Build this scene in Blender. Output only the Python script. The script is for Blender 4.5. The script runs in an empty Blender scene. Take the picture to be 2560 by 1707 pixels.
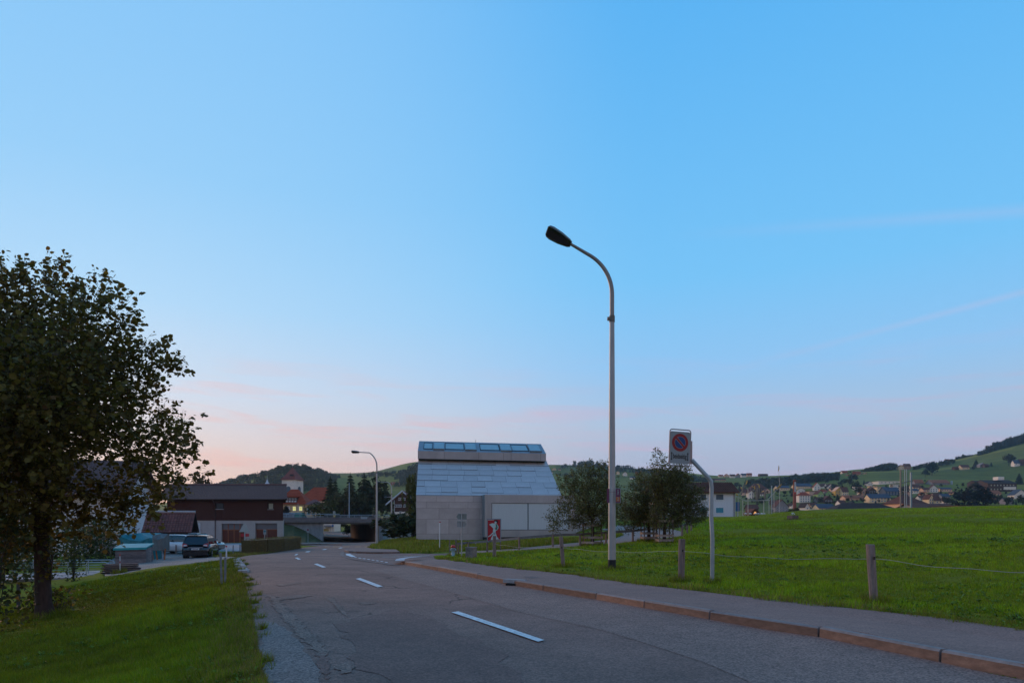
import bpy, bmesh, math, random
import numpy as np
from mathutils import Vector, Matrix
from mathutils.geometry import delaunay_2d_cdt, tessellate_polygon
random.seed(7)
rng = np.random.default_rng(7)
S = bpy.context.scene
COL = S.collection
PI = math.pi
R = math.radians

# ------------------------------------------------------------------ camera
F, CX, HZ, CAMZ = 1707.0, 1280.0, 1310.0, 1.5
cam = bpy.data.cameras.new("camera")
cam.sensor_width = 36.0
cam.lens = 36.0 * F / 2560.0
cam.shift_y = (HZ - 853.5) / 2560.0
cam.clip_start, cam.clip_end = 0.1, 9000.0
camo = bpy.data.objects.new("camera", cam)
camo.location = (0, 0, CAMZ)
camo.rotation_euler = (R(90), 0, 0)
COL.objects.link(camo)
S.camera = camo

# ------------------------------------------------------------------ sky
def srgb(r, g, b):
    def f(c):
        c /= 255.0
        return c / 12.92 if c <= 0.04045 else ((c + 0.055) / 1.055) ** 2.4
    return (f(r), f(g), f(b), 1.0)

SUN_AZ = R(-33)          # to the left of the view axis (0 = +Y), after-glow side
SUN_EL = R(11.0)
W = bpy.data.worlds.new("World")
S.world = W
W.use_nodes = True
nt = W.node_tree
nt.nodes.clear()
N = nt.nodes.new
Lk = nt.links.new
def wmath(op, a, b=None, c=None, clamp=False):
    n = N("ShaderNodeMath"); n.operation = op; n.use_clamp = clamp
    for i, v in enumerate((a, b, c)):
        if v is None: continue
        if hasattr(v, "links"): Lk(v, n.inputs[i])
        else: n.inputs[i].default_value = v
    return n.outputs[0]
def wramp(fac, stops):
    n = N("ShaderNodeValToRGB")
    while len(n.color_ramp.elements) < len(stops): n.color_ramp.elements.new(0.5)
    for e, (p, c) in zip(n.color_ramp.elements, stops):
        e.position = p; e.color = c
    Lk(fac, n.inputs[0])
    return n.outputs[0]
def wmix(fac, a, b, mode='MIX'):
    n = N("ShaderNodeMix"); n.data_type = 'RGBA'; n.blend_type = mode
    if hasattr(fac, "links"): Lk(fac, n.inputs[0])
    else: n.inputs[0].default_value = fac
    for i, v in ((6, a), (7, b)):
        if hasattr(v, "links"): Lk(v, n.inputs[i])
        else: n.inputs[i].default_value = v
    return n.outputs[2]
tc = N("ShaderNodeTexCoord")
sep = N("ShaderNodeSeparateXYZ"); Lk(tc.outputs["Generated"], sep.inputs[0])
dx, dy, dz = sep.outputs
elev = wmath('MAXIMUM', dz, 0.0)
hl = wmath('SQRT', wmath('ADD', wmath('MULTIPLY', dx, dx), wmath('ADD', wmath('MULTIPLY', dy, dy), 1e-6)))
sdot = wmath('DIVIDE', wmath('ADD', wmath('MULTIPLY', dx, math.sin(SUN_AZ)), wmath('MULTIPLY', dy, math.cos(SUN_AZ))), hl)
# closeness to the after-glow: 1 towards it, 0 from about 65 degrees away
near = N("ShaderNodeMapRange"); near.interpolation_type = 'SMOOTHSTEP'
Lk(sdot, near.inputs[0]); near.inputs[1].default_value = 0.70; near.inputs[2].default_value = 1.04
fac = near.outputs[0]
cool = wramp(elev, [(0.0, srgb(190, 180, 202)), (0.07, srgb(186, 190, 214)), (0.14, srgb(180, 203, 230)), (0.22, srgb(149, 205, 251)),
                    (0.33, srgb(122, 202, 255)), (0.60, srgb(93, 184, 250)), (0.78, srgb(78, 158, 226)), (1.0, srgb(66, 126, 190))])
warm = wramp(elev, [(0.0, srgb(255, 190, 140)), (0.055, srgb(250, 204, 182)), (0.10, srgb(238, 216, 210)), (0.17, srgb(212, 225, 243)),
                    (0.28, srgb(177, 221, 255)), (0.42, srgb(152, 211, 255)), (0.60, srgb(138, 203, 254)), (0.78, srgb(96, 168, 228)), (1.0, srgb(66, 126, 190))])
# opposite the after-glow: the pink anti-twilight arch of a clear dusk
anti = wramp(elev, [(0.0, srgb(176, 158, 180)), (0.08, srgb(212, 176, 184)), (0.17, srgb(222, 190, 196)), (0.30, srgb(204, 202, 222)),
                    (0.45, srgb(166, 192, 228)), (0.65, srgb(104, 170, 228)), (0.82, srgb(78, 146, 212)), (1.0, srgb(66, 126, 190))])
away = N("ShaderNodeMapRange"); away.interpolation_type = 'SMOOTHSTEP'
Lk(sdot, away.inputs[0]); away.inputs[1].default_value = 0.30; away.inputs[2].default_value = -0.75
base = wmix(away.outputs[0], wmix(fac, cool, warm), anti)
# thin streaky cirrus low in the sky, lit pink from below the horizon
vec = N("ShaderNodeCombineXYZ")
az = wmath('ARCTAN2', dx, dy)
Lk(wmath('MULTIPLY', az, 2.3), vec.inputs[0])
Lk(wmath('ADD', wmath('MULTIPLY', dz, 26.0), wmath('MULTIPLY', az, 1.1)), vec.inputs[1])
nz = N("ShaderNodeTexNoise"); nz.inputs["Scale"].default_value = 1.9; nz.inputs["Detail"].default_value = 6
nz.inputs["Roughness"].default_value = 0.55; nz.inputs["Distortion"].default_value = 0.5
Lk(vec.outputs[0], nz.inputs["Vector"])
st = N("ShaderNodeMapRange"); Lk(nz.outputs[0], st.inputs[0]); st.inputs[1].default_value = 0.50; st.inputs[2].default_value = 0.74
band = wramp(elev, [(0.0, (0.75, 0.75, 0.75, 1)), (0.10, (1, 1, 1, 1)), (0.17, (0.75, 0.75, 0.75, 1)), (0.24, (0, 0, 0, 1))])
cl = wmath('MULTIPLY', wmath('MULTIPLY', st.outputs[0], band), 0.55)
ccol = wmix(fac, srgb(226, 180, 206), srgb(255, 176, 158))
base = wmix(cl, base, ccol)
def trail(p0, p1, width, amount, fade0):
    """a faint old vapour trail along the great circle through two view directions"""
    global base
    a = Vector(((p0[0] - CX) / F, 1, (HZ - p0[1]) / F)).normalized()
    b = Vector(((p1[0] - CX) / F, 1, (HZ - p1[1]) / F)).normalized()
    n = a.cross(b).normalized()
    d = wmath('ADD', wmath('ADD', wmath('MULTIPLY', dx, n.x), wmath('MULTIPLY', dy, n.y)), wmath('MULTIPLY', dz, n.z))
    m = wmath('SUBTRACT', 1.0, wmath('DIVIDE', wmath('ABSOLUTE', d), width), clamp=True)
    t = N("ShaderNodeMapRange"); Lk(az, t.inputs[0]); t.inputs[1].default_value = fade0; t.inputs[2].default_value = fade0 + 0.35
    front = wmath('GREATER_THAN', dy, 0.0)
    base = wmix(wmath('MULTIPLY', wmath('MULTIPLY', wmath('MULTIPLY', m, t.outputs[0]), front), amount), base, srgb(214, 196, 226))
trail((1900, 905), (2560, 730), 0.006, 0.22, 0.24)
trail((1900, 575), (2560, 527), 0.010, 0.16, 0.22)
sky = N("ShaderNodeTexSky"); sky.sky_type = 'NISHITA'; sky.sun_disc = False
sky.sun_elevation = SUN_EL; sky.sun_rotation = SUN_AZ
nis = wmix(1.0, sky.outputs[0], (0.05, 0.05, 0.05, 1), 'MULTIPLY')
total = wmix(0.05, base, nis)
bg = N("ShaderNodeBackground"); Lk(total, bg.inputs[0]); bg.inputs[1].default_value = 1.0
wo = N("ShaderNodeOutputWorld"); Lk(bg.outputs[0], wo.inputs[0])

# ------------------------------------------------------------------ after-glow of the sun
sl = bpy.data.lights.new("sun", 'SUN')
sl.energy = 2.0; sl.angle = R(26); sl.color = (1.0, 0.57, 0.32)
so = bpy.data.objects.new("sun", sl); COL.objects.link(so)
GA = R(-48)              # centre of the whole glowing arc, part of it beyond the left edge of the frame
sd = Vector((math.sin(GA) * math.cos(SUN_EL), math.cos(GA) * math.cos(SUN_EL), math.sin(SUN_EL)))
so.rotation_euler = (-sd).to_track_quat('-Z', 'Y').to_euler()
so.location = (-40, 60, 40)

S.view_settings.view_transform = 'Standard'
S.view_settings.look = 'None'
S.view_settings.exposure = 0.0
S.view_settings.gamma = 1.0
S.view_settings.use_curve_mapping = False
S.cycles.use_denoising = True
S.cycles.max_bounces = 6
S.cycles.diffuse_bounces = 3
S.cycles.glossy_bounces = 3
S.cycles.transmission_bounces = 4
S.cycles.volume_bounces = 1
S.cycles.caustics_reflective = False
S.cycles.caustics_refractive = False

# ------------------------------------------------------------------ materials
MATS = {}
def M(name, col, rough=0.75, metal=0.0, var=0.18, scale=2.5, bump=0.0, bscale=30.0, rand=0.0, spec=0.4, world=False, emit=None, stretch=None, trans=0.0):
    if name in MATS: return MATS[name]
    m = bpy.data.materials.new(name); m.use_nodes = True
    t = m.node_tree; b = t.nodes["Principled BSDF"]
    b.inputs["Roughness"].default_value = rough
    b.inputs["Metallic"].default_value = metal
    b.inputs["Specular IOR Level"].default_value = spec
    c = (*col[:3], 1.0)
    if world:
        g = t.nodes.new("ShaderNodeNewGeometry"); vec = g.outputs["Position"]
    else:
        g = t.nodes.new("ShaderNodeTexCoord"); vec = g.outputs["Object"]
    if stretch:
        mp = t.nodes.new("ShaderNodeMapping"); mp.inputs["Scale"].default_value = stretch
        t.links.new(vec, mp.inputs[0]); vec = mp.outputs[0]
    if var > 0:
        n = t.nodes.new("ShaderNodeTexNoise"); n.inputs["Scale"].default_value = scale; n.inputs["Detail"].default_value = 6
        n.inputs["Roughness"].default_value = 0.65
        t.links.new(vec, n.inputs["Vector"])
        r = t.nodes.new("ShaderNodeValToRGB")
        r.color_ramp.elements[0].position = 0.3; r.color_ramp.elements[1].position = 0.72
        r.color_ramp.elements[0].color = tuple(min(1, x * (1 - var)) for x in c[:3]) + (1,)
        r.color_ramp.elements[1].color = tuple(min(1, x * (1 + var)) for x in c[:3]) + (1,)
        t.links.new(n.outputs[0], r.inputs[0])
        out = r.outputs[0]
        if rand > 0:
            oi = t.nodes.new("ShaderNodeObjectInfo")
            mr = t.nodes.new("ShaderNodeMapRange"); mr.inputs[3].default_value = 1 - rand; mr.inputs[4].default_value = 1 + rand
            t.links.new(oi.outputs["Random"], mr.inputs[0])
            mx = t.nodes.new("ShaderNodeVectorMath"); mx.operation = 'SCALE'
            t.links.new(out, mx.inputs[0]); t.links.new(mr.outputs[0], mx.inputs[3]); out = mx.outputs[0]
        t.links.new(out, b.inputs["Base Color"])
    else:
        b.inputs["Base Color"].default_value = c
    if bump > 0:
        n2 = t.nodes.new("ShaderNodeTexNoise"); n2.inputs["Scale"].default_value = bscale; n2.inputs["Detail"].default_value = 4
        t.links.new(vec, n2.inputs["Vector"])
        bp = t.nodes.new("ShaderNodeBump"); bp.inputs["Strength"].default_value = bump; bp.inputs["Distance"].default_value = 0.02
        t.links.new(n2.outputs[0], bp.inputs["Height"]); t.links.new(bp.outputs[0], b.inputs["Normal"])
    if emit:
        b.inputs["Emission Color"].default_value = (*emit[:3], 1); b.inputs["Emission Strength"].default_value = emit[3]
    if trans > 0:
        tl = t.nodes.new("ShaderNodeBsdfTranslucent"); mixs = t.nodes.new("ShaderNodeMixShader"); mixs.inputs[0].default_value = trans
        src = b.inputs["Base Color"].links
        if src: t.links.new(src[0].from_socket, tl.inputs[0])
        else: tl.inputs[0].default_value = c
        t.links.new(b.outputs[0], mixs.inputs[1]); t.links.new(tl.outputs[0], mixs.inputs[2])
        t.links.new(mixs.outputs[0], t.nodes["Material Output"].inputs[0])
    MATS[name] = m
    return m

def attr_tint(m, layer="tint"):
    """multiply the base colour by a per-blade / per-leaf tint stored on the mesh (its own natural colour)"""
    t = m.node_tree; b = t.nodes["Principled BSDF"]
    a = t.nodes.new("ShaderNodeAttribute"); a.attribute_name = layer
    mx = t.nodes.new("ShaderNodeMix"); mx.data_type = 'RGBA'; mx.blend_type = 'MULTIPLY'; mx.inputs[0].default_value = 1
    l = b.inputs["Base Color"].links
    if l: t.links.new(l[0].from_socket, mx.inputs[6])
    else: mx.inputs[6].default_value = b.inputs["Base Color"].default_value
    t.links.new(a.outputs["Color"], mx.inputs[7])
    t.links.new(mx.outputs[2], b.inputs["Base Color"])
    for n in t.nodes:
        if n.type == 'BSDF_TRANSLUCENT': t.links.new(mx.outputs[2], n.inputs[0])
    return m

# ------------------------------------------------------------------ object helpers
def tag(o, label=None, cat=None, group=None, kind=None):
    if label: o["label"] = label
    if cat: o["category"] = cat
    if group: o["group"] = group
    if kind: o["kind"] = kind
    return o
def thing(name, loc, label, cat, rz=0.0, group=None):
    o = bpy.data.objects.new(name, None)
    o.empty_display_size = 0.2
    o.location = loc; o.rotation_euler = (0, 0, rz)
    COL.objects.link(o)
    return tag(o, label, cat, group)
def link(name, mesh, parent=None, loc=(0, 0, 0), rz=0.0, scale=None):
    o = bpy.data.objects.new(name, mesh); COL.objects.link(o)
    o.location = loc; o.rotation_euler = (0, 0, rz)
    if scale is not None: o.scale = scale if hasattr(scale, '__len__') else (scale,) * 3
    if parent is not None: o.parent = parent
    return o
def copy_tree(o, parent=None):
    c = o.copy(); COL.objects.link(c)
    if parent is not None: c.parent = parent
    for ch in list(o.children): copy_tree(ch, c)
    return c

class MB:
    def __init__(s): s.v = []; s.f = []; s.m = []; s.sm = []
    def add(s, vs, fs, mi=0, smooth=False):
        o = len(s.v); s.v += [tuple(p) for p in vs]
        for f in fs: s.f.append(tuple(i + o for i in f)); s.m.append(mi); s.sm.append(smooth)
        return s
    def box(s, c, d, rz=0.0, mi=0, taper=1.0):
        x, y, z = (k / 2 for k in d); cs, sn = math.cos(rz), math.sin(rz)
        vs = []
        for k, tp in ((-z, 1.0), (z, taper)):
            for a, b in ((-x, -y), (x, -y), (x, y), (-x, y)):
                a *= tp; b *= tp
                vs.append((c[0] + a * cs - b * sn, c[1] + a * sn + b * cs, c[2] + k))
        return s.add(vs, [(0, 3, 2, 1), (4, 5, 6, 7), (0, 1, 5, 4), (1, 2, 6, 5), (2, 3, 7, 6), (3, 0, 4, 7)], mi)
    def quad(s, a, b, c, d, mi=0): return s.add([a, b, c, d], [(0, 1, 2, 3)], mi)
    def slab(s, pts, n, mi=0):
        """closed solid: polygon pts extruded by vector n"""
        n = Vector(n); k = len(pts); vs = [Vector(p) for p in pts]; vs += [p + n for p in vs]
        fs = [tuple(range(k))[::-1], tuple(range(k, 2 * k))] + [(i, (i + 1) % k, k + (i + 1) % k, k + i) for i in range(k)]
        return s.add(vs, fs, mi)
    def tube(s, path, r, n=8, mi=0, cap=True, smooth=True):
        P = [Vector(p) for p in path]; rs = r if hasattr(r, '__len__') else [r] * len(P)
        rings = []; ref = None
        for i, p in enumerate(P):
            t = (P[min(i + 1, len(P) - 1)] - P[max(i - 1, 0)]).normalized()
            if ref is None:
                ref = t.orthogonal().normalized()
            ref = (ref - t * ref.dot(t)).normalized()
            bt = t.cross(ref)
            rings.append([p + (ref * math.cos(2 * PI * k / n) + bt * math.sin(2 * PI * k / n)) * rs[i] for k in range(n)])
        vs = [q for ring in rings for q in ring]
        fs = [(i * n + k, i * n + (k + 1) % n, (i + 1) * n + (k + 1) % n, (i + 1) * n + k) for i in range(len(P) - 1) for k in range(n)]
        s.add(vs, fs, mi, smooth)
        if cap:
            s.add(rings[0], [tuple(range(n))[::-1]], mi); s.add(rings[-1], [tuple(range(n))], mi)
        return s
    def cyl(s, a, b, r0, r1=None, n=12, mi=0, smooth=True): return s.tube([a, b], [r0, r0 if r1 is None else r1], n, mi, True, smooth)
    def lathe(s, prof, c=(0, 0, 0), n=16, mi=0):
        vs = [(c[0] + r * math.cos(2 * PI * k / n), c[1] + r * math.sin(2 * PI * k / n), c[2] + z) for r, z in prof for k in range(n)]
        fs = [(i * n + k, i * n + (k + 1) % n, (i + 1) * n + (k + 1) % n, (i + 1) * n + k) for i in range(len(prof) - 1) for k in range(n)]
        return s.add(vs, fs, mi, True)
    def loft(s, secs, mi=0, cap=True, smooth=False):
        n = len(secs[0]); vs = [p for q in secs for p in q]
        fs = [(i * n + k, i * n + (k + 1) % n, (i + 1) * n + (k + 1) % n, (i + 1) * n + k) for i in range(len(secs) - 1) for k in range(n)]
        s.add(vs, fs, mi, smooth)
        if cap:
            s.add(secs[0], [tuple(range(n))[::-1]], mi); s.add(secs[-1], [tuple(range(n))], mi)
        return s
    def mesh(s, name, mats):
        me = bpy.data.meshes.new(name); me.from_pydata(s.v, [], s.f)
        for m in (mats if isinstance(mats, (list, tuple)) else [mats]): me.materials.append(m)
        me.polygons.foreach_set("material_index", s.m); me.polygons.foreach_set("use_smooth", s.sm)
        me.update(); return me
    def build(s, name, mats, parent=None, loc=(0, 0, 0), rz=0.0): return link(name, s.mesh(name, mats), parent, loc, rz)

def np_mesh(name, verts, tris, mats, tint=None, smooth=False, mi=None):
    """mesh from numpy arrays of vertices (n,3) and triangles (m,3)"""
    me = bpy.data.meshes.new(name)
    nv, nf = len(verts), len(tris); k = tris.shape[1]
    me.vertices.add(nv); me.vertices.foreach_set("co", np.ascontiguousarray(verts, dtype=np.float32).ravel())
    me.loops.add(nf * k); me.loops.foreach_set("vertex_index", np.ascontiguousarray(tris, dtype=np.int32).ravel())
    me.polygons.add(nf); me.polygons.foreach_set("loop_start", np.arange(0, nf * k, k, dtype=np.int32))
    me.polygons.foreach_set("loop_total", np.full(nf, k, dtype=np.int32))
    if mi is not None: me.polygons.foreach_set("material_index", mi.astype(np.int32))
    if smooth: me.polygons.foreach_set("use_smooth", np.ones(nf, dtype=bool))
    for m in (mats if isinstance(mats, (list, tuple)) else [mats]): me.materials.append(m)
    if tint is not None:
        a = me.color_attributes.new("tint", 'FLOAT_COLOR', 'POINT')
        c = np.ones((nv, 4), dtype=np.float32); c[:, :3] = tint
        a.data.foreach_set("color", c.ravel())
    me.update(); me.validate()
    return me

# ------------------------------------------------------------------ terrain: heights surveyed as (bearing, drop, distance)
CP = []      # u, v, s  with s = height above z=0 seen as an angle
def cp(px, py, Y): CP.append((px, Y, (HZ - py) + CAMZ * F / Y))
def cz(px, Z, Y): CP.append((px, Y, Z * F / Y))
for p in (-2500, -600, 300, 1280, 2000, 2800, 5000): cz(p, 0.0, 2.5)
for p in (700, 1280, 1800, 2400, 3000): cz(p, 0.0, 6.0)
for p in (-2500, -600): cz(p, -0.5, 8)
cz(0, -0.55, 9); cz(300, -0.36, 9); cz(650, -0.01, 9); cz(1280, 0, 9); cz(1900, 0, 9.2)
cz(0, -0.78, 13); cz(640, -0.03, 13); cz(1000, 0, 13); cz(1450, 0, 13.6)
cp(115, 1540, 17); cz(330, -0.5, 17); cp(555, 1465, 18); cz(620, -0.05, 17); cz(900, 0, 18); cz(1230, 0, 17)
cz(-600, -1.3, 18); cz(-600, -1.8, 35); cz(-2500, -1.5, 30)
cp(0, 1520, 20); cp(130, 1475, 24); cp(300, 1437, 26); cp(430, 1418, 29); cp(545, 1400, 32)
cp(590, 1396, 31); cp(745, 1397, 30); cp(930, 1400, 30); cp(1010, 1412, 26); cp(1110, 1429, 21.5)
cp(0, 1452, 32); cp(200, 1440, 33); cp(300, 1407, 42); cp(500, 1395, 48); cp(420, 1384, 54); cp(565, 1390.5, 43); cp(506, 1396, 46); cp(600, 1378, 54)
cp(640, 1385, 48); cp(740, 1369, 64); cp(800, 1380, 45); cp(850, 1366, 66); cp(770, 1360, 95); cp(700, 1356, 98); cp(500, 1362, 92)
cp(0, 1400, 60); cp(250, 1385, 62); cz(-600, -2.2, 70); cz(-2500, -2.5, 90); cz(0, -2.0, 110); cz(400, -1.5, 110)
cp(870, 1357, 105); cp(920, 1356, 108); cp(870, 1355, 130); cp(800, 1355, 128); cp(950, 1355, 128); cp(870, 1342, 175); cp(820, 1328, 230); cz(950, -1.5, 180)
cp(700, 1352, 130); cz(600, -1.2, 140); cz(300, -1.5, 160); cz(750, -1.0, 180)
cp(942, 1362, 72); cp(1000, 1380, 50); cp(1000, 1388, 44); cp(1070, 1384, 46); cp(1133, 1389, 45); cp(1178, 1397, 38); cp(1235, 1395, 33)
cp(990, 1352, 90); cp(1000, 1345, 115)
cp(1040, 1348, 74); cp(1100, 1371, 56); cp(1210, 1352, 72); cp(1300, 1346, 70); cp(1440, 1340, 72)
cp(1298, 1373, 43); cp(1382, 1366, 43); cp(1478, 1364, 42); cp(1560, 1350, 47); cp(1620, 1352, 45); cp(1660, 1357, 43); cp(1705, 1334, 52)
cp(1560, 1330, 60); cp(1450, 1330, 66); cp(1720, 1311, 64); cp(1620, 1304, 78); cp(1500, 1310, 78)
cp(1750, 1291, 130); cp(1760, 1300, 90); cp(1895, 1289, 118); cp(1982, 1300, 70)
# pavement outer edge and the meadow rising to the crest
for px, py, Y in ((2560, 1575, 8.8), (1960, 1503, 12.1), (1700, 1473, 14.3), (1440, 1438, 18.2), (1300, 1423, 20.6), (1130, 1402, 26.0)): cp(px, py, Y)
cp(2900, 1640, 7.0)
cp(2185, 1400, 22); cp(1700, 1395, 25); cp(1450, 1400, 27); cp(2560, 1390, 20)
cp(2185, 1335, 42); cp(1900, 1340, 42); cp(2560, 1330, 38); cp(2900, 1330, 36)
cp(2000, 1276, 112); cp(2200, 1270, 100); cp(2400, 1266, 92); cp(2560, 1262, 85); cp(2900, 1255, 80); cp(5000, 1255, 80)
for px, py in ((1800, 1191), (1860, 1190), (1930, 1190)): cp(px, py, 1500)
for px in (1750, 2000, 2250, 2560, 2900): cp(px, 1303, 190); cp(px, 1310, 270)
cz(5000, 3, 250)
# valley floor, town slope and hills
far = {
    1500: ((500, 1296), (800, 1258), (1200, 1207), (1600, 1163)),
    1700: ((480, 1294), (750, 1256), (1100, 1216), (1600, 1180)),
    1850: ((450, 1292), (700, 1252), (1000, 1217)),
    2000: ((440, 1291), (640, 1252), (900, 1216), (1300, 1192)),
    2150: ((430, 1290), (600, 1252), (820, 1217), (1250, 1176)),
    2300: ((420, 1289), (580, 1250), (800, 1213), (1300, 1164)),
    2420: ((410, 1288), (570, 1250), (800, 1214), (1300, 1144)),
    2560: ((400, 1287), (560, 1247), (800, 1210), (1300, 1100)),
    2800: ((400, 1285), (560, 1240), (800, 1195), (1300, 1040)),
    1350: ((500, 1297), (800, 1260), (1200, 1205), (1600, 1163)),
    1180: ((500, 1298), (800, 1262), (1200, 1200), (1600, 1155)),
    1040: ((450, 1298), (700, 1258), (1000, 1205), (1300, 1160)),
    960: ((420, 1299), (700, 1255), (1000, 1215), (1500, 1181)),
    860: ((420, 1298), (700, 1250), (1000, 1215), (1500, 1186)),
    740: ((400, 1297), (650, 1245), (950, 1168), (1500, 1196)),
    640: ((400, 1297), (650, 1255), (950, 1192), (1500, 1215)),
    540: ((400, 1298), (650, 1272), (950, 1222), (1500, 1240)),
    440: ((400, 1300), (650, 1285), (950, 1258), (1500, 1270)),
    200: ((400, 1302), (650, 1290), (950, 1275), (1500, 1280)),
    -600: ((400, 1300), (900, 1270)), -2500: ((400, 1300), (900, 1250)), 5000: ((400, 1280), (900, 1050)),
}
for px, rows in far.items():
    for Y, py in rows: cp(px, py, Y)
    last = rows[-1]
    cp(px, last[1] + 45, 2100); cp(px, max(last[1] + 90, 1285), 3600)
A = np.array(CP)
def _uv(px, Y): return np.stack([np.asarray(px) / 420.0, np.log(np.asarray(Y)) * 1.6], -1)
_C = _uv(A[:, 0], A[:, 1]); _E2 = 0.20 ** 2
def _phi(p, q): return np.sqrt(((p[:, None, :] - q[None, :, :]) ** 2).sum(-1) + _E2)
_n = len(A)
_K = np.zeros((_n + 3, _n + 3)); _K[:_n, :_n] = _phi(_C, _C) + 0.0
_K[:_n, _n] = 1; _K[:_n, _n + 1:] = _C; _K[_n:, :_n] = _K[:_n, _n:].T
_K[np.arange(_n), np.arange(_n)] -= 0.006
_w = np.linalg.solve(_K, np.concatenate([A[:, 2], np.zeros(3)]))
def s_at(px, Y):
    px = np.atleast_1d(np.asarray(px, float)); Y = np.atleast_1d(np.asarray(Y, float))
    out = np.empty(len(px))
    for i in range(0, len(px), 20000):
        p = _uv(np.clip(px[i:i + 20000], -3000, 5600), np.clip(Y[i:i + 20000], 2.5, 4000))
        out[i:i + 20000] = _phi(p, _C) @ _w[:_n] + _w[_n] + p @ _w[_n + 1:]
    return out
def H(x, y):
    x = np.atleast_1d(np.asarray(x, float)); y = np.maximum(np.atleast_1d(np.asarray(y, float)), 2.5)
    return s_at(CX + F * x / y, y) * y / F
def h1(x, y): return float(H([x], [y])[0])
_YS = np.exp(np.linspace(math.log(3.0), math.log(2600), 700))
def hit(px, py, y0=3.0):
    """where the sight line through a photo pixel meets the ground"""
    ys = _YS[_YS >= y0]
    e = s_at(np.full(len(ys), px), ys) - CAMZ * F / ys          # ground drop angle at each distance
    ray = HZ - py
    k = np.nonzero(e >= ray)[0]
    if len(k) == 0 or k[0] == 0: Y = ys[0] if len(k) else ys[-1]
    else:
        i = k[0]; a, b = e[i - 1] - ray, e[i] - ray
        Y = ys[i - 1] + (ys[i] - ys[i - 1]) * (-a) / (b - a)
    return Vector(((px - CX) / F * Y, Y, CAMZ + ray * Y / F))
def at(px, py, Y): return Vector(((px - CX) / F * Y, Y, CAMZ + (HZ - py) * Y / F))
def vnoise(x, y, scale, seed=0):
    """smooth value noise in 0..1 on world coordinates"""
    g = np.random.default_rng(seed).random((256, 256)); u, v = np.asarray(x) / scale + 1000.37, np.asarray(y) / scale + 1000.71
    i, j = np.floor(u).astype(int), np.floor(v).astype(int); a, b = u - i, v - j; a = a * a * (3 - 2 * a); b = b * b * (3 - 2 * b)
    G = lambda p, q: g[p % 256, q % 256]
    return (G(i, j) * (1 - a) + G(i + 1, j) * a) * (1 - b) + (G(i, j + 1) * (1 - a) + G(i + 1, j + 1) * a) * b
def ground(px, Y):
    x = (px - CX) / F * Y
    return Vector((x, Y, h1(x, Y)))

# ------------------------------------------------------------------ flat sheets laid on the terrain
def dense(poly, step=6.0):
    out = []
    for i, a in enumerate(poly):
        b = poly[(i + 1) % len(poly)]
        n = max(1, int(math.hypot(b[0] - a[0], b[1] - a[1]) / step))
        out += [(a[0] + (b[0] - a[0]) * k / n, a[1] + (b[1] - a[1]) * k / n) for k in range(n)]
    return out
def inside(poly, X, Y):
    X = np.asarray(X); Y = np.asarray(Y); c = np.zeros(X.shape, bool); n = len(poly)
    for i in range(n):
        x1, y1 = poly[i]; x2, y2 = poly[(i + 1) % n]
        if y1 == y2: continue
        c ^= ((y1 > Y) != (y2 > Y)) & (X < (x2 - x1) * (Y - y1) / (y2 - y1) + x1)
    return c
def px_poly(pts): return [(lambda q: (q.x, q.y))(hit(*p) if len(p) == 2 else ground(p[0], p[2])) for p in pts]
def rough_poly(poly, amp, seg):
    out = []; r = random.Random(len(poly) + int(amp * 1000))
    for i, a in enumerate(poly):
        b = poly[(i + 1) % len(poly)]; L = math.hypot(b[0] - a[0], b[1] - a[1]); n = max(1, int(L / seg))
        for k in range(n):
            t = k / n; out.append((a[0] + (b[0] - a[0]) * t + r.uniform(-amp, amp), a[1] + (b[1] - a[1]) * t + r.uniform(-amp, amp)))
    return out
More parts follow.
